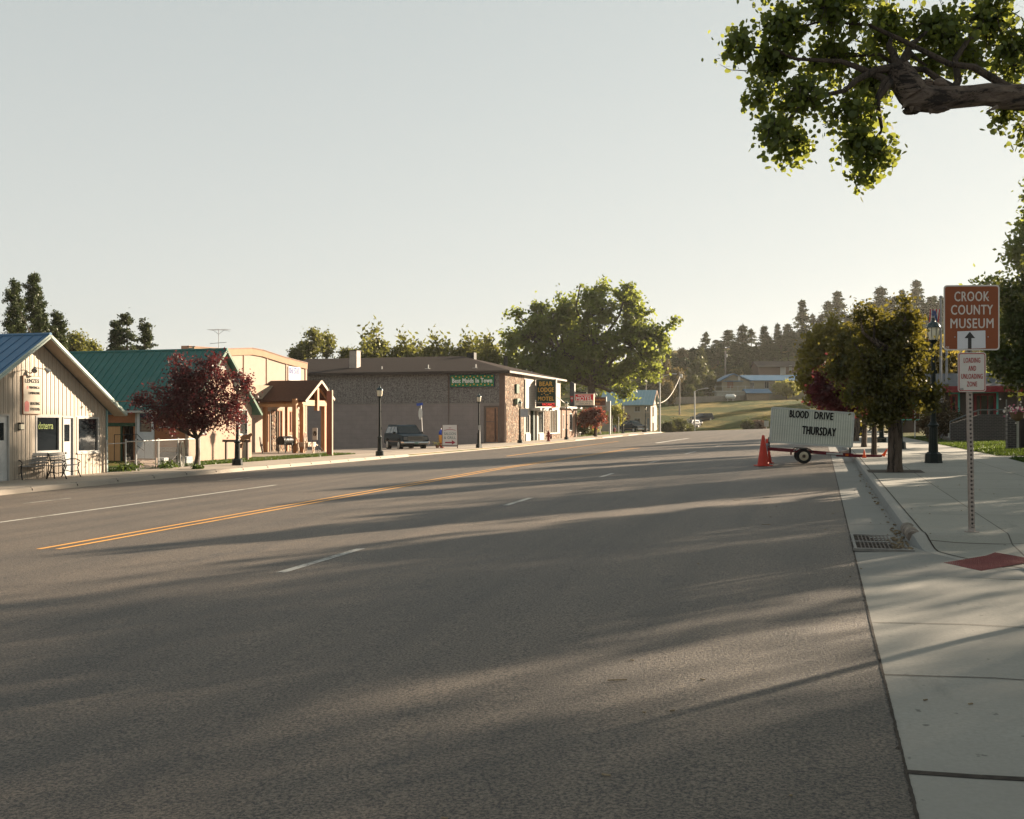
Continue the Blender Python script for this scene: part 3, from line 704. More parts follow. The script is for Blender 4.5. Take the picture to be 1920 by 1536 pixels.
a_.box(X0+.028, yq-.08, zq-.12, X0+.14, yq+.08, zq+.14); wlm.part('housing', a_, M['black']); a_ = MB(); a_.box(X0+.06, yq-.085, zq-.09, X0+.145, yq+.085, zq+.08); wlm.part('lens', a_, M['lampglass'])

def bench(label, loc, rot, sx=1.0, mt=None):
    t = Thing('bench', label, 'bench', loc, 'iron and wood benches in front of the shop', rot)
    wdm = mt or mat('weathered_slats', (.26,.25,.24), .6, 0, .3, 8); L = .62*sx
    s_ = MB()
    for k in range(5): s_.box(-L, -.02-k*.095-.035, .43+.006*k, L, -.02-k*.095+.035, .455+.006*k)
    t.part('seat', s_, wdm); bk = MB()
    for k in range(4):
        z = .55+k*.09; y = .04+.022*k; bk.bar((-L, y, z), (L, y, z), .02, .06)
    for x in np.linspace(-L*.8, L*.8, 9): bk.bar((x, .04, .52), (x+.05, .115, .86), .012, .012)
    bk.bar((-L, .125, .88), (L, .125, .88), .03, .05)
    t.part('backrest', bk, wdm)
    for sx_ in (-1, 1):
        x = sx_*(L+.02); f = MB()
        f.tube([(x, .20, 0), (x, .10, .20), (x, .02, .42), (x, .07, .62), (x, .13, .90)], .022, 6)
        t.part('leg', f, M['black']); f = MB()
        f.tube([(x, -.50, 0), (x, -.42, .18), (x, -.38, .36), (x, -.43, .45)], .022, 6); t.part('leg', f, M['black'])
        f = MB(); f.tube([(x, .06, .62), (x, -.12, .66), (x, -.32, .66), (x, -.46, .60), (x, -.48, .55), (x, -.43, .53), (x, -.38, .45)], .02, 6); f.tube([(x, .05, .25), (x, -.15, .20), (x, -.40, .24)], .014, 6)
        t.part('armrest', f, M['black'])
    return t
zsw = lambda X, Y: zsl(-24, Y)
p = GP(62, 898, zsw); bench('dark slatted iron bench, the left one, facing along the wall beside the white door', p, R(62), .85)
p = GP(112, 896.5, zsw); bench('dark slatted iron bench, the right one, in front of the narrow shop door', p, R(108), 1.0)

# 2. house with green metal roof
X1 = -30.0; Y0 = YonX(354, X1); Y1 = YonX(472, X1); Yr = YonX(415, X1)
f1 = lambda px, py: ZZ(py, dX(px, X1))
zb, ze = -.75, 2.50; zp = f1(415, 661)
t = Thing('green_roof_house', 'low stucco house with long green metal roof behind the maroon tree', 'house', (X1, Yr, zb))
stucco = mat('pink_stucco', (.36,.262,.20), .9, 0, .1, 3, .3, 40); orange = mat('orange_brown_stucco', (.27,.115,.055), .9, 0, .15, 2, .3, 30)
f0 = lambda px, py: ZZ(py, dY(px, Y0))
h1 = [(YonX(448, X1), YonX(464, X1), f1(456, 815), f1(456, 768)), (YonX(379,X1), YonX(386,X1), f1(382,814), f1(382,790))]
wm_ = MB(); wm_.wall('x', X1, .2, Y0, Y1, zb, ze, h1); gable_tri(wm_, X1, .2, Y0, Y1, Yr, ze, ze, ze, zp); t.part('wall', wm_, stucco)
xl = -47.0; openings = [(XonY(229, Y0), XonY(250, Y0), -.5, f0(240, 795)), (XonY(254, Y0), XonY(290, Y0), -.45+.2, f0(270, 762)), (XonY(300, Y0), XonY(325, Y0), f0(310, 801), f0(310, 790))]
sw_ = MB(); sw_.wall('y', Y0, .2, xl, X1-.2, zb, ze+.15, openings); sw_.box(xl, Y0+.2, zb, xl+.2, Y1, ze); sw_.box(xl+.2, Y1-.2, zb, X1-.2, Y1, ze)
t.part('side_wall', sw_, orange, label='orange brown shaded side wall')
bb = MB(); bb.box(XonY(295, Y0), Y0-.02, -.7, X1-.01, Y0-.003, .32); t.part('brick_base', bb, brick('grey_brick_base', (.20,.13,.09), (.26,.17,.11), (.33,.28,.23)))
gm = mat('green_metal_roof', (.038,.125,.112), .6, .1, .1, 2); rf = MB(); sl_ = (zp+.1-ze)/((Y1-Y0)/2)
yl, yr2 = Y0-.45, Y1+.5; gable_roof_x(rf, xl-.3, X1+.35, Yr, zp+.16, yl, zp+.16-(Yr-yl)*sl_, yr2, zp+.16-(yr2-Yr)*sl_, .1)
r0 = t.part('roof', rf, gm); rr = MB(); x = X1+.2
while x > xl: 
    rr.bar((x, Yr, zp+.17), (x, yl, zp+.175-(Yr-yl)*sl_), .03, .045); rr.bar((x, Yr, zp+.17), (x, yr2, zp+.175-(yr2-Yr)*sl_), .03, .045); x -= .42
t.part('roof_seam', rr, mat('green_seam', (.05,.17,.14), .35, .3), r0); cap = MB(); cap.tube([(xl-.3, Yr, zp+.15), (X1+.36, Yr, zp+.15)], .08, 8); t.part('ridge_cap', cap, gm, r0)
rk = MB()
for sgn, ye in ((-1, yl), (1, yr2)): rk.bar((X1+.365, Yr, zp+.09), (X1+.365, ye, zp+.09-abs(ye-Yr)*sl_), .03, .14)
t.part('rake_trim', rk, mat('dark_green_trim', (.03,.09,.05), .5)); gt = MB(); gt.box(xl, yl-.06, zp+.02-(Yr-yl)*sl_, X1+.3, yl-.005, zp+.13-(Yr-yl)*sl_); t.part('gutter', gt, M['trimwhite'])
lv = MB()
for k in range(7): zz = zp-.25-k*.10; hw = .13+k*.09; lv.box(X1+.003, Yr-hw, zz-.03, X1+.05, Yr+hw, zz+.02)
t.part('louvre_vent', lv, M['trimwhite'])
window(t, 'x', X1, *h1[0], M['trimwhite'], M['glassw'], .06, (('z', .45),)); window(t, 'x', X1, *h1[1], M['trimwhite'], M['glass'], .05)
dk = MB(); dk.box(openings[0][0], Y0+.55, -.5, openings[0][1], Y0+.6, openings[0][3]); t.part('recess', dk, mat('dark_recess', (.03,.022,.02), .9))
pn = MB(); pn.box(XonY(199, Y0)-.9, Y0-.06, -.6, XonY(227.5, Y0), Y0-.004, f0(215, 800)); t.part('plywood_panel', pn, m_wood('plywood', (.40,.22,.09), 'z', .15))
gt2 = MB(); gt2.box(XonY(199, Y0)-.9, Y0-.09, f0(215,799.5), openings[0][1]+.12, Y0-.003, f0(215, 793)); gt2.box(XonY(227.6, Y0), Y0-.09, -.55, XonY(230.5, Y0), Y0-.005, f0(228, 799.6)); t.part('green_trim', gt2, mat('deep_green_trim', (.018,.05,.025), .6))
o2 = openings[1]; pn2 = (XonY(261, Y0), XonY(283, Y0), f0(272, 810), f0(272, 775))
door(t, Y0, o2[0], o2[1], o2[2], o2[3], mat('white_house_door', (.52,.54,.56), .5), pn2, 'y')
window(t, 'y', Y0, *openings[2], M['trimwhite'], M['glass'], .04)
sp = Thing('step_railing', 'thin dark pipe handrail by the white house door', 'handrail', (XonY(262, Y0), Y0-1.2, -.42)); mb = MB(); xa, xb = XonY(236, Y0), XonY(292, Y0); yy = Y0-.9; zh = f0(272, 815)
mb.tube([(xa, yy, zh), (XonY(278, Y0), yy, zh+.03), (xb, yy, zh-.35), (xb, yy, -.42)], .018, 6); mb.tube([(XonY(276, Y0), yy, zh), (XonY(276, Y0), yy, -.45)], .018, 6); mb.tube([(xa, yy, zh), (xa, yy, -.45)], .018, 6); mb.tube([(XonY(276, Y0), yy, zh-.5), (xb, yy, zh-.8)], .014, 6); sp.part('rail', mb, M['black'])

# chain-link fence along the yard
XF = -26.5; ff = Thing('chain_link_fence', 'grey chain link fence around the small yard beside the maroon tree', 'fence', (XF, 39, -.43))
fy = [YonX(p, XF) for p in (200, 236, 255, 297, 334, 374)]; zt = .86; zb = -.46
for k, y in enumerate(fy):
    mb = MB(); mb.tube([(XF, y, zb), (XF, y, zt)], .035 if k else .03, 8); mb.blob((XF, y, zt+.01), .042, 8, 5); ff.part('post', mb, M['galv'])
mb = MB(); mb.tube([(XF, fy[0], zt-.12), (XF, fy[1], zt-.10)], .018, 6); mb.tube([(XF, fy[1], zt-.05), (XF, fy[-1], zt-.02)], .026, 6); ff.part('top_rail', mb, M['galv'])
ms = MB(); s_y = .09; y = fy[1]
zz0, zz1 = zb+.06, zt-.05; hgt = zz1-zz0
while y < fy[-1]:
    for d in (1, -1):
        ya_, yb_ = (y, y+hgt) if d == 1 else (y, y-hgt); za_, zb2 = zz0, zz1
        if yb_ > fy[-1]: zb2 = zz0+(fy[-1]-y); yb_ = fy[-1]
        if yb_ < fy[1]: zb2 = zz0+(y-fy[1]); yb_ = fy[1]
        if zb2-za_ > .05: ms.bar((XF+.004*d, ya_, za_), (XF+.004*d, yb_, zb2), .006, .006)
    y += s_y
ff.part('mesh', ms, mat('dull_wire', (.13,.125,.12), .6, .3))
pl_ = Thing('planter_box', 'weathered wooden planter box behind the chain link fence', 'planter', (-27.3, YonX(266, -27.3), -.45)); mb = MB(); ya_, yb_ = YonX(251, -27.3), YonX(283, -27.3)
for k in range(3): mb.box(-27.6, ya_, -.45+k*.15, -27.56, yb_, -.32+k*.15); mb.box(-27.04, ya_, -.45+k*.15, -27.0, yb_, -.32+k*.15); mb.box(-27.56, ya_, -.45+k*.15, -27.04, ya_+.04, -.32+k*.15); mb.box(-27.56, yb_-.04, -.45+k*.15, -27.04, yb_, -.32+k*.15)
mb.cbox(-27.02, yb_-.05, -.2, .1, .1, .55); pl_.part('boards', mb, m_wood('old_planter_wood', (.22,.14,.09), 'y')); mb = MB(); mb.box(-27.56, ya_+.04, -.3, -27.04, yb_-.04, -.06); pl_.part('soil', mb, M['seam'])
hc = Thing('garden_hose', 'coiled pale garden hose hanging on a chain link fence post', 'hose', (XF+.05, YonX(338, XF), 0)); mb = MB(); yh = YonX(338, XF)
for k in range(6):
    pts = [(XF+.05+.012*k, yh+(.17+.02*math.sin(k*2))*math.sin(a)*(1 if k % 2 else .8), .28+(.42+.03*k)*math.cos(a)-.02*k) for a in np.linspace(0, 6.28, 17)]; mb.tube(pts, .013, 5, False)
hc.part('coil', mb, mat('faded_hose', (.34,.33,.29), .6))
dg = Thing('dog_kennel', 'small dark kennel with a low pitched roof behind the fence', 'kennel', (-28.3, YonX(322, -28.3), -.45)); mb = MB(); yk = YonX(322, -28.3); mb.box(-28.8, yk-.35, -.45, -28, yk+.35, -.1); dg.part('walls', mb, mat('dark_brown_paint', (.08,.055,.045), .8)); mb = MB(); gable_roof_x(mb, -28.85, -27.95, yk, .22, yk-.48, -.12, yk+.48, -.12, .04); dg.part('roof', mb, M['black'])
for k, (pxa, pxb) in enumerate(((303, 313), (346, 358))):
    mb = MB(); ya_, yb_ = YonX(pxa, -27.6), YonX(pxb, -27.6)
    for r_ in range(3): mb.box(-27.9, ya_+.01*r_, -.45+r_*.16, -27.5, yb_-.012*r_, -.30+r_*.16)
    o = mesh_obj('block_stack', mb, mat('white_block', (.48,.49,.50), .8)); tag(o, ('stack of pale blocks behind the fence left of the hose', 'stack of pale blocks behind the fence right of the hose')[k], 'blocks', 'stacks of pale blocks in the yard')
cu = Thing('yard_sign', 'low post frame with rusty animal cut-outs on the lawn by the lamp', 'ornament', (-27.3, YonX(464, -27.3), -.35)); ysg = YonX(464, -27.3); mb = MB(); mb.box(-27.35, ysg-.05, -.4, -27.25, ysg+.05, .62); cu.part('post', mb, m_wood('dark_post', (.10,.06,.04))); mb = MB(); mb.box(-28.55, ysg-.05, -.4, -28.45, ysg+.05, .62); cu.part('post', mb, m_wood('dark_post2', (.10,.06,.04)))
mb = MB(); mb.box(-28.7, ysg-.04, .58, -27.1, ysg+.04, .70); cu.part('crossbar', mb, m_wood('dark_bar', (.10,.06,.04), 'x'))
def cow(px0, py0, px1, py1, ypl):
    P = [(0,.45),(.06,.62),(.12,.6),(.2,.78),(.6,.82),(.78,.95),(.84,1.0),(.9,.97),(1,.8),(.95,.68),(.86,.66),(.82,.45),(.8,0),(.72,0),(.7,.3),(.35,.28),(.3,0),(.22,0),(.2,.3),(.1,.1),(.02,.12),(.06,.4)]
    out = []
    for a, b in P: px = px0+(px1-px0)*a; d = dY(px, ypl); out.append((XonY(px, ypl), ypl, ZZ(py1+(py0-py1)*b, d)))
    return out
mb = MB(); mb.prism(cow(450, 812, 474, 829, ysg-.07), (0, .015, 0)); cu.part('animal_cutout', mb, mat('rusty_steel', (.30,.16,.09), .8, .2, .4, 8)); mb = MB(); mb.prism(cow(447, 829, 456, 845, ysg-.08), (0, .015, 0)); cu.part('animal_cutout', mb, mat('rusty_steel2', (.30,.16,.09), .8, .2, .4, 8))

# 3. cream real-estate building with curved parapet, timber porch
X2 = -34.0; f2 = lambda px, py: ZZ(py, dX(px, X2)); ya, yb = 51.2, YonX(574, X2)
t = Thing('office_building', 'cream stucco office with curved parapet and brown battens behind the timber porch', 'building', (X2, 58, -.5))
prof = [(400,656.5),(420,656),(470,654.5),(490,658),(510,664.5),(530,671),(552,677),(574,682.5)]
hw2 = [(YonX(498.5, X2), YonX(507, X2), -.35, f2(503, 770)), (YonX(518, X2), YonX(530, X2), f2(524, 827), f2(524, 768)), (YonX(541, X2), YonX(551.5, X2), f2(546, 813), f2(546, 770))]
top = [(X2, YonX(p, X2), f2(p, q)) for p, q in prof]; top[0] = (X2, ya, top[0][2]); zw = f2(540, 752)
mb = MB(); mb.wall('x', X2, .3, ya, yb, -.9, 3.0, hw2); mb.prism([(X2, ya, 3.0), (X2, yb, 3.0)] + [tuple(p) for p in top[::-1]], (-.3, 0, 0)); mb.box(X2-9, yb-.3, -.9, X2-.3, yb, 5.0); mb.box(X2-9, ya, -.9, X2-.3, ya+.3, 5.2)
t.part('wall', mb, mat('cream_stucco', (.32,.265,.22), .9, 0, .08, 2, .2, 30))
bt = MB(); brm = m_wood('brown_batten', (.22,.11,.055), 'z')
for p in (457, 500, 536.5, 562): y = YonX(p, X2); q = np.interp(p, [a for a, b in prof], [b for a, b in prof]); bt.box(X2, y-.07, 3.1, X2+.05, y+.07, f2(p, q+10))
bt.box(X2, yb-.2, -.5, X2+.06, yb+.02, f2(573, 684)); t.part('batten', bt, brm)
fa = MB()
for a, b in zip(top, top[1:]): fa.bar((X2+.06, a[1], a[2]-.16), (X2+.06, b[1], b[2]-.16), .1, .40)
t.part('fascia', fa, mat('tan_fascia', (.28,.18,.115), .8, 0, .12, 3))
cpm = MB()
for a, b in zip(top, top[1:]): cpm.bar((X2-.1, a[1], a[2]+.06), (X2-.1, b[1], b[2]+.06), .5, .05)
t.part('coping', cpm, mat('dark_coping', (.20,.12,.085), .7)); cl = MB(); rfz = MB()
rfz.prism([(X2-.3, p[1], p[2]-.15) for p in top] + [(X2-.3, yb, 4.9), (X2-.3, ya, 5.0)], (-8.5, 0, 0)); t.part('roof', rfz, mat('grey_roofing', (.3,.24,.19), .8))
ch = MB(); xk, yk = W(352, 69); ch.box(xk-.3, yk-.3, 4.2, xk+.3, yk+.3, ZZ(649, 69)); t.part('chimney', ch, brick('chimney_brick', (.36,.17,.10), (.42,.21,.12), (.4,.33,.27), plane='yz'))
for h_ in hw2[1:]: window(t, 'x', X2, *h_, mat('timber_frame', (.33,.12,.05), .6), M['glassw'], .1, (('a', .5),))
door(t, X2, *hw2[0], mat('timber_door', (.30,.15,.07), .6), (hw2[0][0]+.2, hw2[0][1]-.2, .3, hw2[0][3]-.3))
st = MB(); rnd = random.Random(5)
for (y0_, y1_, za, zc) in ((yb-1.6, yb-.25, -.5, f2(570, 768)), (YonX(508, X2), YonX(517, X2), -.5, f2(512, 770)), (YonX(517, X2), YonX(552, X2), -.5, f2(530, 829))): st.box(X2, y0_, za, X2+.09, y1_, zc)
t.part('stone_facing', st, m_stone('tan_stone', 'yz'))
tp = MB(); tp.box(X2, ya, 3.0, X2+.5, YonX(505, X2), f2(470, 722)); t.part('tan_brick_band', tp, brick('tan_brick', (.36,.26,.18), (.39,.29,.2), (.34,.28,.22), plane='yz'))
rs = Thing('office_sign', 'white sign with blue lettering on the cream parapet above the porch', 'sign', (X2+.08, YonX(550, X2), f2(550, 713))); mb = MB(); y0_, y1_ = YonX(538.5, X2), YonX(561, X2); mb.box(X2+.05, y0_, f2(550, 714), X2+.10, y1_, f2(550, 688)); rs.part('board', mb, mat('white_board', (.34,.35,.36), .5, 0, .05))
bl = mat('blue_letters', (.03,.06,.28), .5); rs.text('REAL ESTATE', (X2+.101, (y0_+y1_)/2, f2(550, 695.5)), (0,1,0), (0,0,1), (y1_-y0_)*.86, .42, bl, bold=.006); rs.text('LLC', (X2+.101, (y0_+y1_)/2, f2(550, 707.5)), (0,1,0), (0,0,1), .4, .16, mat('grey_letters', (.35,.35,.36), .6))
an = Thing('roof_antenna', 'thin television antenna rising behind the green roof ridge', 'antenna', (-36, 50, 4.5)); d = dY(410, 50.0); xk = XonY(410, 50.0); mb = MB(); z1, z2, z3 = ZZ(618.5, d), ZZ(644, d), 4.4
mb.tube([(xk, 50, z3), (xk, 50, z1)], .016, 6); mb.tube([(XonY(389, 50), 50, z1+.02), (xk, 50, z1+.03), (XonY(431, 50), 50, z1-.10)], .009, 6); mb.tube([(XonY(394, 50), 50, z2), (XonY(425, 50), 50, z2+.05)], .014, 6); mb.tube([(XonY(399, 50), 50, z1), (xk, 50, z1-.25), (XonY(421, 50), 50, z1)], .012, 6)
for k in range(7): q = XonY(394+k*5.5, 50); mb.tube([(q, 49.7, z1), (q, 50.3, z1)], .01, 5)
an.part('mast', mb, mat('dull_antenna', (.12,.12,.12), .5, .5))

# timber porch
pc = Thing('timber_porch', 'open timber entrance porch with dark shingle gable roof', 'porch', (-31.5, 60, -.32)); tim = m_wood('porch_timber', (.31,.145,.06), 'z'); timx = m_wood('porch_beam_timber', (.34,.18,.08), 'y')
Xp = -30.9; yA, yB = YonX(567, Xp), YonX(607, Xp); yM = (yA+yB)/2+.15; g0 = -.36
zpk = ZZ(713, dX(604, -30.4)); zA = 3.12; zB = 3.0
for (x, y, w_) in ((Xp, yA, .26), (Xp, yB, .26), (Xp-.1, yA-.75, .26), (-33.5, yA, .24), (-33.5, YonX(538, -33.5), .2)):
    mb = MB(); mb.box(x-w_/2, y-w_/2, g0, x+w_/2, y+w_/2, 3.0); pc.part('post', mb, tim)
mb = MB(); mb.box(Xp-.12, yA-.3, 2.6, Xp+.16, yB+.3, 2.95); mb.box(-33.9, yA-.14, 2.62, Xp-.13, yA+.12, 2.9); mb.box(-33.9, yB-.12, 2.62, Xp-.13, yB+.12, 2.9); pc.part('beam', mb, timx)
mb = MB(); mb.box(Xp+.05, yM-.12, 2.3, Xp+.28, yM+.12, 3.75); pc.part('king_post', mb, tim)
rf = MB(); yl_, yr_ = yA-.55, yB+.55; s1 = (zpk-zA)/(yM-yA+.55); gable_roof_x(rf, -34.2, -30.4, yM, zpk, yl_, zpk-(yM-yl_)*.62, yr_, zpk-(yr_-yM)*.62, .12)
r0 = pc.part('roof', rf, mat('brown_shingles', (.085,.045,.033), .95, 0, .3, 8, .5, 30, spec=.1)); mb = MB()
for ye in (yl_, yr_): mb.bar((-30.385, yM, zpk-.07), (-30.385, ye, zpk-.07-abs(ye-yM)*.62), .03, .16)
pc.part('rake_board', mb, mat('pale_rake', (.42,.35,.28), .7), r0); mb = MB()
for x in np.linspace(-33.6, -30.8, 6):
    for ye in (yl_+.2, yr_-.2): mb.bar((x, yM, zpk-.22), (x, ye, zpk-.22-abs(ye-yM)*.62), .06, .14)
pc.part('rafter', mb, tim, r0); mb = MB(); mb.bar((-34, yl_+.1, zpk-.3-(yM-yl_)*.62), (-30.6, yl_+.1, zpk-.3-(yM-yl_)*.62), .06, .2); pc.part('side_beam', mb, timx)
rsb = Thing('board_post', 'tall flat rust red board post in front of the timber porch', 'sign post', (-26.7, 53.6, -.4)); Xs = -27.0; yq0 = YonX(613, Xs); dq = dX(617, Xs); mb = MB(); zt_ = ZZ(733.5, dq); xa_, xb_ = XonY(612.5, yq0), XonY(621.5, yq0)
mb.box(xa_, yq0, ZZ(855, dq), xb_, yq0+.06, zt_); rsb.part('board', mb, mat('rust_red_board', (.26,.085,.055), .8, 0, .12, 2)); mb = MB(); mb.box(xb_, yq0-.01, ZZ(856, dq), xb_+.05, yq0+.10, zt_+.05); rsb.part('edge', mb, mat('lit_edge_tone', (.42,.33,.25), .7)); mb = MB(); mb.tube([(xa_+.12, yq0+.03, zt_), (xa_+.12, yq0+.03, zt_+.22)], .03, 6); rsb.part('finial', mb, M['black'])  # edge strip coloured paler to stand for sunlight on the board's edge
# things under the porch
bq = Thing('barrel_grill', 'black barrel barbecue grill under the timber porch', 'grill', (-31.2, YonX(537, -31.2), -.32)); xg, yg = -31.2, YonX(536, -31.2); mb = MB(); mb.tube([(xg, yg-.65, .45), (xg, yg+.45, .45)], .27, 14); bq.part('drum', mb, M['black'], smooth=True); mb = MB(); mb.box(xg-.2, yg+.45, .15, xg+.2, yg+.85, .45); bq.part('firebox', mb, M['black'])
for dx, dy in ((-.2,-.5), (.2,-.5), (-.2,.4), (.2,.4)): mb = MB(); mb.tube([(xg+dx, yg+dy, .3), (xg+dx*1.2, yg+dy, -.33)], .025, 6); bq.part('leg', mb, M['black'])
def wheel(t, c, r, ax, m, spokes=10, name='wheel'):
    mb = MB(); c = Vector(c); ax = Vector(ax).normalized(); a = ax.cross(Vector((0,0,1))).normalized(); b = a.cross(ax)
    mb.tube([c+a*r*math.cos(q)+b*r*math.sin(q) for q in np.linspace(0, 2*math.pi, 25)], .035, 6, False); mb.tube([c-ax*.08, c+ax*.08], .07, 8)
    for k in range(spokes): q = 2*math.pi*k/spokes; mb.tube([c, c+a*r*math.cos(q)+b*r*math.sin(q)], .018, 5)
    return t.part(name, mb, m)
oldw = m_wood('grey_old_wood', (.40,.30,.22))
wg = Thing('wagon', 'old wooden hand wagon with spoked wheels beside the porch post', 'wagon', (-30.4, YonX(574, -30.4), -.33)); xw, yw = -30.3, YonX(574, -30.3)
wheel(wg, (xw, yw-.1, .33), .62, (1,.35,0), oldw, 12); wheel(wg, (xw+.2, yw+.55, -.02), .33, (1,.3,0), oldw, 10); mb = MB(); mb.box(xw-.5, yw+.0, .05, xw+.15, yw+1.0, .32); mb.bar((xw, yw+.9, .3), (xw, yw+1.5, .1), .06, .06); wg.part('box', mb, oldw)
lw = Thing('leaning_wheel', 'dark spoked wagon wheel leaning by the left porch posts', 'wheel', (-33, 57.6, -.35)); wheel(lw, (-32.9, YonX(490, -32.9), .15), .5, (1,.5,.2), m_wood('dark_wheel', (.10,.07,.05)), 12)
sk = Thing('porch_sign', 'small white sign with round emblem on thin legs right of the porch', 'sign', (-31, YonX(590, -31), -.4)); Ys = YonX(591, -30.5); d = dX(591, -30.5); mb = MB(); xA, xB = XonY(586, Ys), XonY(595, Ys); mb.box(xA, Ys-.02, ZZ(825, d), xB, Ys+.02, ZZ(802.5, d)); sk.part('board', mb, M['trimwhite'])
for x in (xA+.01, xB-.01): mb = MB(); mb.tube([(x, Ys+.02, ZZ(803, d)), (x, Ys+.02, -.45)], .012, 5); sk.part('leg', mb, M['black'])
for x in (xA+.01, xB-.01): mb = MB(); mb.tube([(x, Ys+.03, ZZ(832, d)), (x+.3, Ys+.6, -.45)], .012, 5); sk.part('leg', mb, M['black'])
mb = MB(); cx_, cz_ = (xA+xB)/2, ZZ(813, d); rr_ = (xB-xA)*.36; mb.tube([(cx_+rr_*math.cos(q), Ys-.025, cz_+rr_*1.25*math.sin(q)) for q in np.linspace(0, 6.283, 20)], .014, 5, False); mb.bar((cx_-.07, Ys-.03, cz_-.14), (cx_-.02, Ys-.03, cz_+.12), .05, .02, (0,1,0)); mb.bar((cx_+.06, Ys-.03, cz_-.12), (cx_+.03, Ys-.03, cz_+.15), .06, .02, (0,1,0)); mb.bar((cx_-.1, Ys-.03, cz_+.02), (cx_+.1, Ys-.03, cz_+.05), .03, .02, (0,1,0)); sk.part('emblem', mb, blk)

# 4. brown motel building
Yw = 89.0; Xf = -27.0; Ye = YonX(1052, Xf)-.3; fw_ = lambda px, py: ZZ(py, dY(px, Yw)); ff_ = lambda px, py: ZZ(py, dX(px, Xf))
t = Thing('motel_building', 'two storey brown motel with pebble panels, stone front and dark hipped roof', 'building', (Xf, Yw, -.4))
xl = -52.0; zbk = fw_(800, 756.5); zev = 6.02
dr4 = (XonY(910.5, Yw), XonY(934, Yw), -.25, fw_(922, 763.5)); lower = mat('grey_brown_paint', (.155,.120,.105), .8, 0, .12, .8)
lower = brick('painted_block', (.245,.208,.198), (.253,.216,.205), (.205,.173,.164), 1.0, .42, .012, 'xz', .12, .5, .8, .2)
mb = MB(); mb.wall('y', Yw, .3, xl, Xf, -1.6, zbk, [dr4]); t.part('lower_wall', mb, lower)
mb = MB(); mb.box(xl, Yw-.03, zbk, Xf-.35, Yw+.27, zev); t.part('pebble_panels', mb, m_pebble('pebble_dash', (.175,.160,.150)))
mb = MB(); x = XonY(654.5, Yw)-1.39*3
for k in range(14):
    if x < Xf-.6: mb.box(x-.022, Yw-.05, zbk+.02, x+.022, Yw-.031, zev-.05)
    x += 1.385
mb.box(xl, Yw-.055, zbk-.04, Xf-.35, Yw-.031, zbk+.015); t.part('panel_strip', mb, mat('strip_metal', (.22,.205,.19), .6))
mb = MB(); mb.box(Xf-.55, Yw-.06, -.6, Xf-.30, Yw-.032, zev); mb.box(Xf-.29, Yw-.07, -.6, Xf-.005, Yw-.004, zev); t.part('corner_board', mb, mat('brown_board', (.15,.10,.08), .7)); 
mb = MB(); xd = XonY(842, Yw); mb.tube([(xd-.25, Yw-.1, zev), (xd, Yw-.12, zev-.35), (xd, Yw-.12, -.8)], .06, 6); t.part('downspout', mb, mat('brown_pipe', (.13,.09,.075), .6))
fr = MB(); fr.box(dr4[0]-.16, Yw-.05, -.35, dr4[0], Yw-.003, dr4[3]+.12); fr.box(dr4[1], Yw-.05, -.35, dr4[1]+.16, Yw-.003, dr4[3]+.12); fr.box(dr4[0], Yw-.05, dr4[3], dr4[1], Yw-.003, dr4[3]+.12); fr.box(dr4[0]-.5, Yw-.9, -.55, dr4[1]+.5, Yw-.05, -.3); 
door_wood = mat('orange_brown_glass_door', (.20,.085,.045), .25, 0, .5, 3, spec=.6); dm = MB(); dm.box(dr4[0]+.02, Yw+.06, -.25, dr4[1]-.02, Yw+.10, dr4[3]-.02); do = t.part('door', dm, door_wood); t.part('door_frame', fr, mat('taupe_frame', (.13,.10,.085), .7), do); mb = MB(); mb.box(dr4[1]-.35, Yw+.02, -.22, dr4[1]-.2, Yw+.058, dr4[3]-.1); mb.box(dr4[0]+.03, Yw+.02, 1.55, dr4[1]-.36, Yw+.058, 1.62); t.part('door_rail', mb, mat('dark_door_rail', (.08,.04,.03), .5), do)
# hip roof
yr_ = (Yw+Ye)/2; zr_ = 8.2; ovh = .55; A = [(xl, Yw-ovh), (Xf+ovh, Yw-ovh), (Xf+ovh, Ye+ovh), (xl, Ye+ovh)]; rx = XonY(866, yr_)
ze_ = zev-.02; rf = MB(); top_ = [(xl, yr_, zr_), (rx, yr_, zr_)]
V = [(*a, ze_+.14) for a in A] + top_ + [(*a, ze_) for a in A]; rf.add(V, [(0,1,5,4), (1,2,5), (2,3,4,5), (3,0,4), (6,9,8,7)])
shing = mat('dark_brown_shingles', (.036,.026,.023), .95, 0, .28, 6, .5, 25, spec=.08); r0 = t.part('roof', rf, shing)
fa = MB(); fa.box(xl, Yw-ovh-.03, ze_-.12, Xf+ovh, Yw-ovh, ze_+.12); t.part('fascia', fa, mat('dark_fascia', (.04,.03,.026), .7), r0); fa = MB(); fa.box(Xf+ovh, Yw-ovh, ze_-.06, Xf+ovh+.04, Ye+ovh, ze_+.12); t.part('front_fascia', fa, mat('light_fascia', (.26,.23,.20), .6), r0)
cx_ = XonY(665.5, Yw+3); d = dY(665.5, Yw+3); mb = MB(); mb.box(XonY(658.5, Yw+3), Yw+2.6, 6.2, XonY(672, Yw+3), Yw+3.5, ZZ(658.5, d)); chm = t.part('chimney', mb, brick('pale_chimney', (.42,.37,.33), (.47,.42,.37), (.36,.31,.28), .3, .1, .01), r0)
mb = MB(); mb.box(XonY(657.8, Yw+3), Yw+2.5, ZZ(658.5, d), XonY(672.8, Yw+3), Yw+3.6, ZZ(657, d)); mb.box(XonY(656.5, Yw+3), Yw+2.5, 6.1, XonY(674, Yw+3), Yw+3.6, ZZ(692.5, d)); t.part('flashing', mb, M['black'], r0)
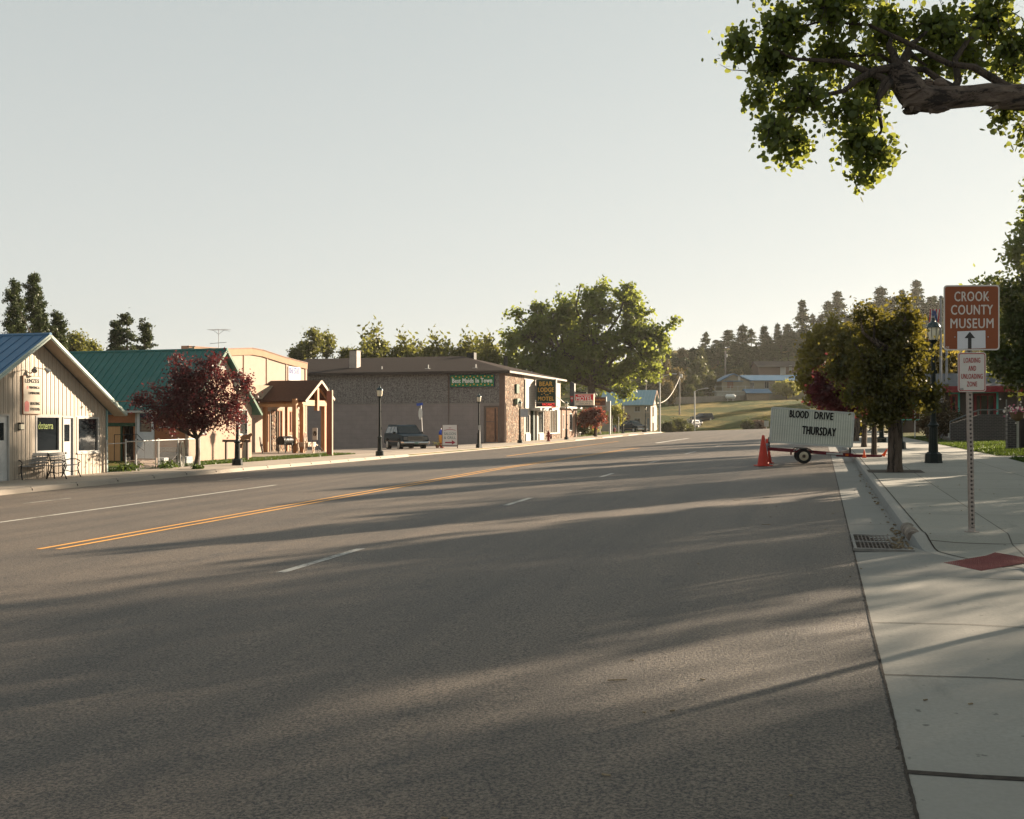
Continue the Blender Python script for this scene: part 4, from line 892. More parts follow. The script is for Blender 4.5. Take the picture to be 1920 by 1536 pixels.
for p, q in ((716, 693), (803, 690), (892, 689)):
    x = XonY(p, Yw+1.5); d = dY(p, Yw+1.5); mb = MB(); mb.tube([(x, Yw+1.5, ZZ(q+3, d)), (x, Yw+1.5, ZZ(q-6, d))], .05, 8); mb.cbox(x, Yw+1.5, ZZ(q+2, d), .5, .5, .08); t.part('roof_vent', mb, M['galv'], r0)
mb = MB(); d = dY(884, yr_); mb.cbox(XonY(884, yr_), yr_, ZZ(668, d), .8, .8, .7); t.part('roof_unit', mb, M['black'], r0); mb = MB(); d = dX(950, -30); yq = YonX(948, -36); mb.tube([(-36, yq, 6.5), (-36, yq, ZZ(668, dX(948, -36)))], .25, 8); t.part('flue', mb, M['black'], r0)
# stone front facing the street
yS = YonX(983, Xf); sd0, sd1 = YonX(984, Xf), YonX(993.5, Xf); de0, de1 = YonX(994, Xf), YonX(1007, Xf); w20, w21 = YonX(1009.5, Xf), YonX(1019, Xf); sp0, sp1 = YonX(1020, Xf), YonX(1030, Xf); w30, w31 = YonX(1031, Xf), YonX(1045, Xf)
zwt = ff_(1000, 770); hs_ = [(sd0+.2, sd1-.1, ff_(988, 813), ff_(988, 777)), (de0, de1, -.45, ff_(1000, 770)), (w20, w21, ff_(1014, 813), ff_(1014, 771)), (w30, w31, ff_(1038, 813), ff_(1038, 767))]
mb = MB(); mb.wall('x', Xf, .3, Yw, yS, -.6, zev-.03); sm_ = m_stone('split_stone_b'); m2_ = MB(); m2_.box(Xf-.3, sp0, -.6, Xf+.06, sp1, ff_(1025, 768)); t.part('stone_pillar', m2_, sm_); m2_ = MB(); m2_.box(Xf+.001, w30-.1, -.6, Xf+.25, w31+.2, ff_(1038, 813.5)); t.part('stone_planter', m2_, sm_); t.part('stone_front', mb, m_stone('split_stone'), label='rough brown and cream split stone front')
mb = MB(); mb.wall('x', Xf, .3, yS, Ye, -.6, ff_(1000, 764), hs_); t.part('ground_floor_wall', mb, mat('pale_panel', (.36,.34,.30), .8, 0, .12, 3))
mb = MB(); sdg = brick('cream_lap_siding', (.36,.32,.27), (.36,.32,.27), (.2,.17,.14), 9, .17, .012, 'yz', .6, 0, .7, .1); mb.wall('x', Xf, .3, yS, Ye, ff_(1000, 764), zev-.03, [(YonX(1003, Xf), YonX(1008, Xf), 3.6, 5.2)]); t.part('siding', mb, sdg)
mb = MB(); yv = YonX(983, Xf); mb.box(Xf+.002, yv, ff_(986, 766), Xf+.12, YonX(992, Xf), ff_(988, 712)); t.part('pale_pier', mb, M['trimwhite'])
mb = MB(); mb.box(xl, Ye-.3, -.8, Xf-.3, Ye, zev); t.part('rear_wall', mb, lower)
cn = MB(); cn.box(Xf+.002, YonX(993, Xf), ff_(1000, 770), Xf+1.1, YonX(1020, Xf), ff_(1000, 765)); t.part('entrance_canopy', cn, M['trimwhite'])
window(t, 'x', Xf, *hs_[0], M['trimwhite'], M['glass'], .1, (('a', .5),)); window(t, 'x', Xf, *hs_[2], M['trimwhite'], M['glass'], .1, (('a', .5),)); window(t, 'x', Xf, *hs_[3], M['trimwhite'], M['glassw'], .1, (('a', .33), ('a', .66))); window(t, 'x', Xf, YonX(1003, Xf), YonX(1008, Xf), 3.6, 5.2, M['trimwhite'], M['glass'], .07)
mb = MB(); mb.box(Xf-.28, de0, -.45, Xf-.25, de1, hs_[1][3]); do = t.part('door', mb, mat('dark_red_door', (.06,.03,.026), .5)); mb = MB(); mb.box(Xf-.2, de0+1.0, -.45, Xf+.05, de0+1.6, hs_[1][3]); t.part('green_pilaster', mb, mat('dark_green_paint', (.02,.04,.03), .5))
mb = MB(); mb.box(Xf+.003, sd0+.1, -.5, Xf+.10, sd1-.05, ff_(988, 813.5)); mb.box(Xf+.003, w20+.1, -.5, Xf+.10, w21-.05, ff_(1014, 813.5)); t.part('white_panel', mb, M['trimwhite'])
mb = MB(); y_ = YonX(968, Xf); mb.cbox(Xf+.12, y_, ff_(968, 729), .12, .9, .85); t.part('wall_ornament', mb, mat('green_iron', (.05,.09,.06), .6)); mb = MB(); mb.cbox(Xf+.2, YonX(966.5, Xf), ff_(966, 753), .3, 1.0, .55); t.part('ac_unit', mb, mat('green_box', (.13,.17,.13), .6))
# signs of the motel
Ybm = YonX(905, -27)+0; sgn = Thing('maids_sign', 'green sign with white lettering and yellow dots high on the pebble wall', 'sign', (XonY(887, Yw), Yw-.1, fw_(887, 726))); xa_, xb_ = XonY(846, Yw), XonY(927.5, Yw); za_, zb_ = fw_(887, 725), fw_(887, 703.5); mb = MB(); mb.box(xa_, Yw-.2, za_, xb_, Yw-.06, zb_); sgn.part('panel', mb, mat('green_sign_paint', (.010,.16,.055), .45)); mb = MB()
for a_ in ((xa_-.05, za_-.05, xb_+.05, za_), (xa_-.05, zb_, xb_+.05, zb_+.05), (xa_-.05, za_, xa_, zb_), (xb_, za_, xb_+.05, zb_)): mb.box(a_[0], Yw-.22, a_[1], a_[2], Yw-.05, a_[3])
sgn.part('frame', mb, mat('navy_frame', (.02,.03,.08), .5)); sgn.text('Best Maids In Town', ((xa_+xb_)/2, Yw-.2, (za_+zb_)/2+.02), (1,0,0), (0,0,1), (xb_-xa_)*.91, .40, M['letterwhite'], bold=.03); mb = MB()
for row, z in ((0, zb_-.16), (1, za_+.16)):
    for k in range(12): x = xa_+.18+(xb_-xa_-.36)*k/11; mb.blob((x, Yw-.2, z+(.05 if (k+row) % 2 else -.04)), (.065, .02, .065), 8, 4)
sgn.part('dot_pattern', mb, mat('yellow_dot', (.75,.40,.06), .5))
Ym = YonX(1005.2, -26.85); d = dY(1024, Ym); sgn = Thing('motel_blade_sign', 'dark green projecting motel sign with orange lettering and red vacancy strip', 'sign', (-26, Ym, ZZ(763, d)))
xa_, xb_ = XonY(1005.8, Ym), XonY(1041.5, Ym); mb = MB(); mb.box(xa_, Ym, ZZ(755, d), xb_, Ym+.4, ZZ(711.5, d)); sgn.part('panel', mb, mat('dark_green_panel', (.010,.034,.026), .4)); mb = MB(); mb.box(xa_, Ym+.02, ZZ(762.5, d), xb_, Ym+.38, ZZ(755.2, d)); sgn.part('vacancy_box', mb, mat('dark_brown_box', (.045,.03,.028), .5))
mb = MB(); mb.box(xb_, Ym-.02, ZZ(763, d), xb_+.06, Ym+.42, ZZ(711, d)); pe_ = mat('pale_edge', (.25,.24,.22), .5); sgn.part('edge', mb, pe_); mb = MB(); mb.box(xa_-.05, Ym-.02, ZZ(763, d), xa_, Ym+.42, ZZ(711, d)); sgn.part('edge', mb, pe_); orl = mat('orange_letters', (.62,.36,.06), .6); mx_ = (xa_+xb_)/2; ww = xb_-xa_
sgn.text('BEAR', (mx_, Ym, ZZ(719.8, d)), (1,0,0), (0,0,1), ww*.68, .42, orl, bold=.03); sgn.text('LODGE', (mx_, Ym, ZZ(731, d)), (1,0,0), (0,0,1), ww*.82, .43, orl, bold=.03); sgn.text('MOTEL', (mx_, Ym, ZZ(747.6, d)), (1,0,0), (0,0,1), ww*.82, .39, orl, bold=.03); neonr = emis('red_neon', (.75,.05,.04), .35); sgn.text('VACANCY', (mx_+.25, Ym+.02, ZZ(758.5, d)), (1,0,0), (0,0,1), ww*.66, .24, neonr, bold=.02)
mb = MB()
for a_, b_ in ((.28,739.5), (.5,740.5), (.42,737.5), (.72,737.5), (.6,740.5)): mb.blob((xa_+ww*a_, Ym-.005, ZZ(b_, d)), (.08, .02, .05), 6, 4)
sgn.part('star_mark', mb, orl); mb = MB(); mb.bar((Xf, Ym+.2, ZZ(712.5, d)-.2), (xa_, Ym+.2, ZZ(712.5, d)-.2), .08, .08); mb.bar((Xf, Ym+.2, ZZ(757, d)), (xa_, Ym+.2, ZZ(757, d)), .08, .08); mb.tube([(xb_, Ym+.2, ZZ(742, d)), (xb_+.3, Ym+6, ZZ(768, d))], .05, 6); sgn.part('bracket', mb, M['galv'])
n2 = Thing('small_neon_sign', 'short red neon strip and brown board under the motel sign', 'sign', (mx_, Ym+2, ZZ(770, d))); mb = MB(); mb.box(XonY(1019, Ym+1.5), Ym+1.5, ZZ(768.5, d), XonY(1035, Ym+1.5), Ym+1.56, ZZ(765, d)); n2.part('board', mb, mat('brown_sign_board', (.11,.06,.045), .6)); n2.text('NO PETS', (XonY(1026.5, Ym+1.5), Ym+1.5, ZZ(766.8, d)), (1,0,0), (0,0,1), .5, .09, M['trimwhite']) if False else None
mb = MB(); mb.bar((XonY(1034, Ym+1), Ym+1, ZZ(763.8, d)), (XonY(1046, Ym+1), Ym+1, ZZ(762.5, d)), .06, .10); n2.part('neon_tube', mb, neonr)
# brick motel office beyond
Yb0, Yb1 = Ye+.6, YonX(1082, Xf); zt_ = ZZ(766, dX(1060, Xf)); t = Thing('brick_office', 'low orange brick motel office with white fascia past the stone front', 'building', (Xf, Yb0, -.4)); brk = brick('orange_brick', (.21,.10,.06), (.25,.125,.075), (.26,.2,.15), .24, .085, .012, 'yz')
hb = [(YonX(1067.5, Xf), YonX(1074.5, Xf)-.3, .55, 2.5), (YonX(1055, Xf), YonX(1057, Xf), .7, 2.4)]; mb = MB(); mb.wall('x', Xf, .3, Yb0, Yb1, -.6, zt_, hb); mb.box(-40, Yb0, -.8, Xf-.3, Yb0+.3, zt_); mb.box(-40, Yb1-.3, -.8, Xf-.3, Yb1, zt_); t.part('wall', mb, brk); mb = MB(); mb.box(-40, Yb0-.4, zt_, Xf+.5, Yb1+.5, zt_+.22); t.part('roof', mb, M['trimwhite'])
for h_ in hb: window(t, 'x', Xf, *h_, M['trimwhite'], M['glass'], .08)
mb = MB(); mb.box(Xf+.003, Yb1-.9, -.3, Xf+.05, Yb1-.5, 2.9); t.part('shutter', mb, M['black'])
Ymo = Yb1-.2; d = dY(1095, Ymo); sgn = Thing('red_motel_sign', 'red and cream motel sign on a dark pylon over the brick office', 'sign', (-26.5, Ymo, -.3)); xa_, xb_ = XonY(1077.5, Ymo), XonY(1113.5, Ymo); ww = xb_-xa_; mx_ = (xa_+xb_)/2
mb = MB(); mb.box(xa_, Ymo, ZZ(760, d), xb_, Ymo+.3, ZZ(738.5, d)); pnl = sgn.part('panel', mb, mat('cream_panel', (.74,.62,.50), .5)); mb = MB(); mb.box(xa_+.08, Ymo-.006, ZZ(751, d), xb_-.08, Ymo, ZZ(739.5, d)); sgn.part('red_field', mb, mat('sign_red', (.62,.016,.022), .8, spec=.1), pnl)
sgn.text('ARROWHEAD', (mx_, Ymo-.006, ZZ(741.5, d)), (1,0,0), (0,0,1), ww*.68, .14, M['letterwhite'], bold=.02); sgn.text('MOTEL', (mx_, Ymo-.006, ZZ(747.3, d)), (1,0,0), (0,0,1), ww*.82, .44, M['letterwhite'], bold=.02); sgn.text('SMOKING ROOMS', (mx_, Ymo, ZZ(753.6, d)), (1,0,0), (0,0,1), ww*.82, .14, blk, bold=.01); sgn.text('AVAILABLE', (mx_, Ymo, ZZ(757.3, d)), (1,0,0), (0,0,1), ww*.6, .13, blk, bold=.01)
mb = MB(); xp0, xp1 = XonY(1068.5, Ymo), XonY(1076.5, Ymo); mb.prism([(xp0, Ymo-.05, ZZ(769, d)), (xp1, Ymo-.05, ZZ(769, d)), (xp1, Ymo-.05, ZZ(719, d)), (xp0+.1, Ymo-.05, ZZ(715, d)), (xp0, Ymo-.05, ZZ(718, d))], (0, .45, 0)); py_ = sgn.part('pylon', mb, mat('dark_pylon', (.035,.035,.045), .5)); mb = MB(); mb.box(xp1, Ymo-.06, ZZ(769, d), xp1+.06, Ymo+.41, ZZ(719, d)); sgn.part('pylon_edge', mb, M['trimwhite'], py_)
mb = MB(); xc = (xp0+xp1)/2; mb.prism([(xc, Ymo-.06, ZZ(755.5, d)), (xc+.17, Ymo-.06, ZZ(749, d)), (xc+.17, Ymo-.06, ZZ(742, d)), (xc, Ymo-.06, ZZ(743.5, d)), (xc-.17, Ymo-.06, ZZ(742, d)), (xc-.17, Ymo-.06, ZZ(749, d))], (0, .008, 0)); sgn.part('arrowhead_mark', mb, mat('mark_red', (.40,.03,.035), .5), py_); mb = MB(); mb.blob((xc, Ymo-.06, ZZ(747, d)), (.14,.02,.12), 8, 4); sgn.part('pale_mark', mb, M['trimwhite'], py_)
mb = MB(); mb.tube([(xc+.3, Ymo+.2, ZZ(733, d)), (xc+1.7, Ymo+.2, ZZ(737, d))], .05, 6); mb.box(xa_, Ymo+.05, ZZ(763, d), xb_, Ymo+.25, ZZ(760.3, d)); mb.box(xa_, Ymo+.05, ZZ(738.2, d), xa_+1.4, Ymo+.25, ZZ(735, d)); sgn.part('bracket', mb, M['black'])
Yb2 = 132.0; d = dY(1125, Yb2); sgn = Thing('brown_hotel_sign', 'brown sign with orange lettering just right of the red motel sign', 'sign', (XonY(1140, Yb2), Yb2, -.2)); xa_, xb_ = XonY(1111, Yb2), XonY(1135.5, Yb2); mb = MB(); mb.box(xa_, Yb2, ZZ(760.5, d), xb_, Yb2+.3, ZZ(745, d)); sgn.part('panel', mb, mat('brown_sign_panel', (.13,.052,.035), .5)); sgn.text('Budget', ((xa_+xb_)/2+.1, Yb2, ZZ(750, d)), (1,0,0), (0,0,1), (xb_-xa_)*.8, .34, mat('orange_text', (.62,.22,.04), .5), bold=.02); sgn.text('Host', ((xa_+xb_)/2-.2, Yb2, ZZ(756.6, d)), (1,0,0), (0,0,1), .7, .30, mat('orange_text2', (.62,.22,.04), .5), bold=.02)
mb = MB(); mb.box(xb_+.0, Yb2-.03, ZZ(762, d), xb_+.1, Yb2+.33, ZZ(744, d)); mb.box(xb_+.15, Yb2, ZZ(771, d), xb_+.55, Yb2+.3, ZZ(753, d)); sgn.part('white_cabinet', mb, M['trimwhite']); mb = MB(); xk = XonY(1143, Yb2); mb.tube([(xk, Yb2+.15, -.3), (xk, Yb2+.15, ZZ(752, d))], .13, 8); mb.bar((xa_, Yb2+.15, ZZ(761.5, d)), (xk, Yb2+.15, ZZ(761.5, d)), .1, .1); sgn.part('pole', mb, M['galv'])

# 5. grey-tan house with pale blue metal roof
Yh = 172.0; Xc = XonY(1220, Yh); Xl5 = XonY(1128, Yh); d0 = dY(1190, Yh); t = Thing('far_house', 'tan two storey house with pale blue metal roof at the end of the street', 'house', (Xc, Yh, -.2)); zg5 = ZZ(812.5, d0); ze5 = ZZ(759, d0); Yh2 = YonX(1232, Xc); yr5 = (Yh+Yh2)/2; zr5 = ZZ(731.5, dY(1226, yr5)); tan = mat('tan_siding', (.33,.29,.235), .85, 0, .1, 1)
hs5 = [(XonY(a, Yh), XonY(b, Yh), ZZ(y2, d0), ZZ(y1, d0)) for a, b, y1, y2 in ((1189.5,1200.5,761.5,772.5), (1188.5,1201,784,795), (1213.5,1217,784,811), (1148,1156,790,811), (1213,1216,761,771))]
mb = MB(); mb.wall('y', Yh, .25, Xl5, Xc, zg5-.6, ze5, hs5); t.part('wall', mb, tan); mb = MB(); mb.prism([(Xc, Yh+.25, zg5-.6), (Xc, Yh2, zg5-.6), (Xc, Yh2, ze5), (Xc, yr5, zr5-.1), (Xc, Yh+.25, ze5+.25)], (-.25, 0, 0)); mb.box(Xl5, Yh2-.25, zg5-.6, Xc-.25, Yh2, ze5); t.part('end_wall', mb, mat('pale_end_wall', (.38,.32,.26), .8))
rf = MB(); gable_roof_x(rf, Xl5-.4, Xc+.5, yr5, zr5, Yh-.5, ze5-.05, Yh2+.5, ze5-.05, .12); r0 = t.part('roof', rf, mat('pale_blue_roof', (.24,.36,.40), .4, .2, .08, 1)); rr = MB(); x = Xc+.4
while x > Xl5: rr.bar((x, yr5, zr5+.01), (x, Yh-.5, ze5-.04), .05, .05); x -= .55
t.part('roof_seam', rr, mat('pale_seam', (.34,.45,.48), .4), r0); mb = MB()
for ye in (Yh-.5, Yh2+.5): mb.bar((Xc+.52, yr5, zr5-.1), (Xc+.52, ye, ze5-.15), .04, .22)
t.part('rake_trim', mb, mat('brown_trim', (.28,.17,.11), .7), r0)
for h_ in hs5[:2]: window(t, 'y', Yh, *h_, M['trimwhite'], M['glassw'], .08, (('a', .5),))
for h_ in hs5[2:4]: door(t, Yh, *h_, mat('slate_door', (.12,.17,.22), .6), None, 'y')
window(t, 'y', Yh, *hs5[4], M['trimwhite'], M['glass'], .06); mb = MB(); ye_ = YonX(1224.5, Xc); 
for z_ in (ZZ(803, d0), ZZ(773, d0)): mb.box(Xc+.003, ye_-.5, z_-.7, Xc+.05, ye_+.5, z_+.9)
t.part('side_window', mb, M['glass'])
ov_ = Thing('oval_sign', 'maroon oval sign on the front of the tan house', 'sign', (XonY(1171.5, Yh), Yh-.05, ZZ(790, d0))); cx_, cz_ = XonY(1171.5, Yh), ZZ(782, d0); ra, rb_ = (XonY(1182, Yh)-XonY(1161.5, Yh))/2, 8*d0/FPX; mb = MB(); mb.prism([(cx_+ra*math.cos(q), Yh-.08, cz_+rb_*math.sin(q)) for q in np.linspace(0, 6.283, 25)[:-1]], (0, .07, 0)); ov_.part('board', mb, mat('maroon_board', (.16,.045,.035), .6)); mb = MB(); mb.tube([(cx_+ra*.9*math.cos(q), Yh-.085, cz_+rb_*.86*math.sin(q)) for q in np.linspace(0, 6.283, 25)], .03, 5, False); rnd = random.Random(4)
ov_.part('border', mb, mat('cream_border', (.5,.42,.33), .6)); mb = MB(); mb.prism([(cx_-.7, Yh-.09, cz_+.05), (cx_-.4, Yh-.09, cz_+.28), (cx_-.15, Yh-.09, cz_+.14), (cx_+.1, Yh-.09, cz_+.42), (cx_+.3, Yh-.09, cz_+.18), (cx_+.5, Yh-.09, cz_+.3), (cx_+.7, Yh-.09, cz_+.05)], (0, .008, 0)); mb.box(cx_-.72, Yh-.09, cz_-.14, cx_+.72, Yh-.083, cz_-.02); mb.box(cx_-.3, Yh-.09, cz_-.42, cx_+.3, Yh-.083, cz_-.3); ov_.part('mark', mb, mat('cream_border2', (.5,.42,.33), .6))
# ------------------------------------------------------------------ street lamps
def lamp_proto(label, loc, group):
    t = Thing('street_lamp', label, 'street lamp', loc, group, rot=0)
    mb = MB(); mb.lathe(0, 0, [(.245, 0), (.245, .03), (.235, .04), (.225, .25), (.19, .27), (.165, .30)], 8); t.part('base', mb, M['lampgreen'])
    mb = MB(); mb.lathe(0, 0, [(.125, .29), (.105, .98), (.14, 1.0), (.15, 1.04), (.11, 1.08), (.095, 1.12)], 16)
    for k in range(12): q = 2*math.pi*k/12; mb.tube([(.118*math.cos(q), .118*math.sin(q), .31), (.103*math.cos(q), .103*math.sin(q), .97)], .009, 5)
    t.part('lower_shaft', mb, M['lampgreen'])
    mb = MB(); mb.lathe(0, 0, [(.085, 1.10), (.075, 1.16), (.055, 3.20), (.075, 3.22), (.075, 3.26), (.05, 3.28), (.12, 3.36), (.12, 3.38)], 14); mb.cbox(.09, 0, 1.55, .06, .08, .13); mb.cbox(.07, 0, 2.5, .05, .06, .1); t.part('upper_shaft', mb, M['lampgreen'])
    mb = MB(); mb.lathe(0, 0, [(.105, 3.375), (.135, 3.42), (.155, 3.55), (.15, 3.72)], 16); gl = t.part('lantern_glass', mb, M['lampglass'], smooth=True)
    mb = MB()
    for k in range(8): q = 2*math.pi*(k+.5)/8; mb.tube([(.112*math.cos(q), .112*math.sin(q), 3.37), (.162*math.cos(q), .162*math.sin(q), 3.55), (.158*math.cos(q), .158*math.sin(q), 3.73)], .007, 5)
    t.part('glass_rib', mb, M['lampgreen'], gl)
    mb = MB(); mb.lathe(0, 0, [(.19, 3.715), (.19, 3.74), (.15, 3.82), (.09, 3.88), (.06, 3.89), (.045, 3.95), (.055, 3.97), (.02, 4.0), (.012, 4.06)], 16); t.part('lantern_cap', mb, mat('lamp_cap', (.06,.075,.075), .25, .6, .2, 5), smooth=True)
    mb = MB(); mb.lathe(0, 0, [(.055, 3.255), (.055, 3.26)], 8)
    return t
GL, GRr = 'street lamps on the far pavement', 'street lamps on the near pavement'
LX = lambda px, d: W(px, d)
A0 = GP(1750, 868, zsr); lp = lamp_proto('large dark green street lamp between the nearest street tree and the museum sign post', A0, GRr)
for px, py, lab in ((1687, 842, 'second dark lamp of the near pavement, just right of the nearest tree trunk'), (1653, 829.5, 'third dark lamp of the near pavement, between two thin tree trunks'), (1615, 818, 'small far lamp of the near pavement behind the blood drive sign trees')):
    dup(lp.o, GP(px, py, zsr), rotz=.3, label=lab)
for (px, d, py, lab) in ((445, 46.6, 870.5, 'street lamp with its head hidden by the maroon tree canopy'), (712, 59, 855.5, 'street lamp in front of the brown block wall left of the parked four wheel drive'), (898, 76, 838.2, 'street lamp between the saloon board and the brown glass door'), (975, 91, 832, 'street lamp in front of the split stone motel front'), (1062, 105, 826, 'street lamp in front of the orange brick office'), (1115.5, 126, 817, 'street lamp half hidden in the second maroon tree'), (1168, 144, 812, 'street lamp before the oval sign of the tan house'), (1210.5, 156, 811.5, 'street lamp before the right corner of the tan house')):
    x, y = W(px, d); q = dup(lp.o, (x, y, zsl(-24, y)), rotz=random.Random(px).uniform(0, 3), label=lab, group=GL)
    hgt = {975: .94, 1062: .98, 1115.5: .95, 1168: 1.0, 1210.5: .98}.get(px, 1); q.scale = (1, 1, hgt)
def flat_sign(name, label, px, py0, py1, w_px, d, base_z, m, thick=.02, pole_m=None, poledx=0, txt=None, txtm=None):
    x, y = W(px, d); t = Thing(name, label, 'sign', (x, y, base_z)); r_ = Vector((c_, s_, 0)); n = Vector((s_, -c_, 0)); hw = w_px/FPX*d/2; z0, z1 = ZZ(py1, d), ZZ(py0, d)
    P = [Vector((x, y, 0))+r_*a+Vector((0, 0, z)) for a, z in ((-hw, z0), (hw, z0), (hw, z1), (-hw, z1))]
    mb = MB(); mb.prism([p+n*.04 for p in P], n*thick); pn = t.part('panel', mb, m)
    mb = MB(); mb.tube([(x+r_.x*poledx, y+r_.y*poledx, base_z-.1), (x+r_.x*poledx, y+r_.y*poledx, z1)], .035, 8); t.part('pole', mb, pole_m or M['galv'])
    if txt: t.text(txt[0], Vector((x, y, (z0+z1)/2))+n*(.04+thick), r_, (0,0,1), hw*2*txt[1], (z1-z0)*txt[2], txtm, depth=.006)
    return t
# lantern-side panel near stone front
flat_sign('hanging_sign', 'plain grey panel sign beside the lamp at the split stone front', 983, 767, 782, 14, 92, zsl(-24, 88), mat('grey_sign_panel', (.33,.34,.37), .6), .12, M['black'], -.45)
flat_sign('hanging_sign', 'empty square grey frame sign beside the last lamp by the tan house', 1214.5, 775, 782.5, 7, 156.5, zsl(-24, 150), mat('grey_green_panel', (.22,.21,.18), .6), .1, M['black'], -.4)
ws = flat_sign('notice_sheet', 'small white notice taped to the lamp post beside the brown glass door', 899.5, 797.5, 806.5, 5.5, 75.5, zsl(-24, 72), M['trimwhite'], .01)
# street name and stop sign, seen from behind and edge on
x, y = W(792, 79); zb = zsl(x, y); t = Thing('stop_sign', 'stop sign seen edge on below a blue street name blade', 'street sign', (x, y, zb)); d = 79
mb = MB(); mb.tube([(x+.05, y, zb-.1), (x-.12, y, ZZ(757, d))], .035, 8); t.part('pole', mb, M['galv']); r_ = Vector((c_, s_, 0)); n = Vector((s_, -c_, 0)); q = (r_*.42+n*.9).normalized(); cc = Vector((x-.15, y, ZZ(776, d)))
mb = MB(); mb.prism([cc+q*.42*math.cos(R(22.5+45*k))+Vector((0,0,.46*math.sin(R(22.5+45*k)))) for k in range(8)], q.cross(Vector((0,0,1)))*.03); t.part('octagon', mb, mat('bare_aluminium', (.6,.6,.58), .4, .4)); mb = MB(); p = Vector((x-.2, y-.05, ZZ(759, d))); mb.bar(p-r_*.24, p+r_*.24+Vector((0,0,.06)), .02, .2); t.part('name_blade', mb, mat('blue_blade', (.02,.07,.36), .5))
# sandwich board
x, y = W(843.5, 75); zb = zsl(x, y); rz = TH+.08; d = 75; sb = Thing('sandwich_board', 'white saloon and grill folding board with a red arrow', 'sign', (x, y, zb), rot=rz); hw, h0, h1 = .56, ZZ(838, d)-zb, ZZ(797, d)-zb; mb = MB(); mb.prism([(-hw, -.16, h0), (hw, -.16, h0), (hw-.06, .05, h1), (-hw-.0, .05, h1)], (0, .03, 0)); sb.part('board', mb, mat('board_white', (.60,.57,.55), .6, 0, .05, 3))
up = Vector((0, .21, h1-h0)).normalized(); nn = Vector((1,0,0)).cross(up)
def sbp(fx, fz_): return Vector((hw*fx, -.16+.21*fz_, h0+(h1-h0)*fz_))+nn*.002
dg_ = mat('dark_teal_letters', (.06,.13,.14), .6); sb.text('SALOON', sbp(0, .60), (1,0,0), up, .84, .19, dg_, bold=.0); sb.text('& GRILL', sbp(0, .42), (1,0,0), up, .84, .19, dg_, bold=.0); rdd = mat('dark_red_print', (.30,.03,.06), .6); mb = MB(); A = [sbp(a, b) for a, b in ((-.62,.17),(.25,.17),(.25,.10),(.72,.20),(.25,.31),(.25,.23),(-.62,.23))]; mb.prism(A, nn*.006); mb.prism([sbp(a, b) for a, b in ((-.75,.745),(-.3,.775),(.3,.775),(.75,.745),(.75,.765),(.3,.80),(-.3,.80),(-.75,.765))], nn*.006); mb.prism([sbp(a, b) for a, b in ((-.22,.87),(0,.85),(.22,.87),(0,.88))], nn*.006); sb.part('arrow', mb, rdd)
mb = MB()
for sx_ in (-1, 1): mb.bar((hw*sx_, -.17, 0), (hw*sx_*(.98), .06, h1), .05, .05); mb.bar((hw*sx_, .5, 0), (hw*sx_*.98, .09, h1), .05, .05)
mb.bar((-hw, -.15, .2), (hw, -.15, .2), .04, .05); sb.part('frame', mb, m_wood('board_frame', (.13,.06,.04)))
x, y = W(827.5, 76); fl = Thing('folded_flag', 'folded blue and yellow flag behind the saloon board', 'flag', (x, y, zsl(x, y))); z0 = zsl(x, y); mb = MB(); mb.tube([(x, y, z0), (x-.02, y, z0+1.45)], .03, 6); fl.part('pole', mb, M['galv']); mb = MB(); mb.lathe(x, y, [(.16, .95), (.20, 1.1), (.09, 1.35)], 8, z0); fl.part('blue_cloth', mb, mat('blue_cloth', (.03,.07,.35), .8)); mb = MB(); mb.lathe(x, y, [(.10, .35), (.19, .6), (.2, .95)], 8, z0); fl.part('yellow_cloth', mb, mat('yellow_cloth', (.55,.28,.07), .8)); mb = MB(); mb.lathe(x+.05, y, [(.12, 0), (.2, .15), (.14, .34)], 8, z0); fl.part('red_cloth', mb, mat('red_cloth', (.3,.05,.04), .8))
rnd = random.Random(8); x, y = W(820, 76); fp = Thing('flower_pot', 'little pot of flowers by the foot of the saloon board', 'flower pot', (x, y, zsl(x, y))); z0 = zsl(x, y); mb = MB(); mb.lathe(x, y, [(.1, 0), (.16, .2)], 8, z0); fp.part('pot', mb, mat('pot', (.2,.1,.06), .8)); mb = MB()
for k in range(30): mb.blob((x+rnd.gauss(0,.16), y+rnd.gauss(0,.12), z0+.3+rnd.gauss(0,.08)), .05, 5, 3)
fp.part('flowers', mb, mat('flowers', (.35,.33,.15), .8, 0, .8, 9))
# hydrants
def hydrant(px, d, label, m):
    x, y = W(px, d); z = zsl(-24, y); t = Thing('fire_hydrant', label, 'fire hydrant', (x, y, z)); mb = MB(); mb.lathe(x, y, [(.2, 0), (.2, .05), (.13, .07), (.13, .55), (.17, .57), (.17, .62), (.13, .66), (.06, .78), (.03, .84)], 12, z); t.part('barrel', mb, m); mb = MB(); mb.tube([(x-.24, y, z+.42), (x+.24, y, z+.42)], .07, 8); t.part('outlet', mb, m); return t
h_ = hydrant(1028.5, 97, 'dark red fire hydrant in front of the stone pillar of the motel', mat('hydrant_red', (.17,.03,.025), .5)); h_.o.scale = (1,1,1.25)
hydrant(1152, 148, 'small red hydrant on the grass before the tan house door', mat('hydrant_red2', (.25,.03,.03), .5))
for px, d, y1_, lab in ((1142.5, 138, 776, 'grey double post left of the yellow leaved shrub'), (1147.5, 140, 779, 'thin grey post with small board left of the tan house door'), (1160, 146, 776, 'thin yellow post before the tan house')):
    flat_sign('sign_post', lab, px, y1_, y1_+6, 4.5, d, zsl(-24, 135), mat('dull_sign', (.36,.31,.28), .6) if px != 1160 else mat('yellow_post', (.4,.33,.15), .6))
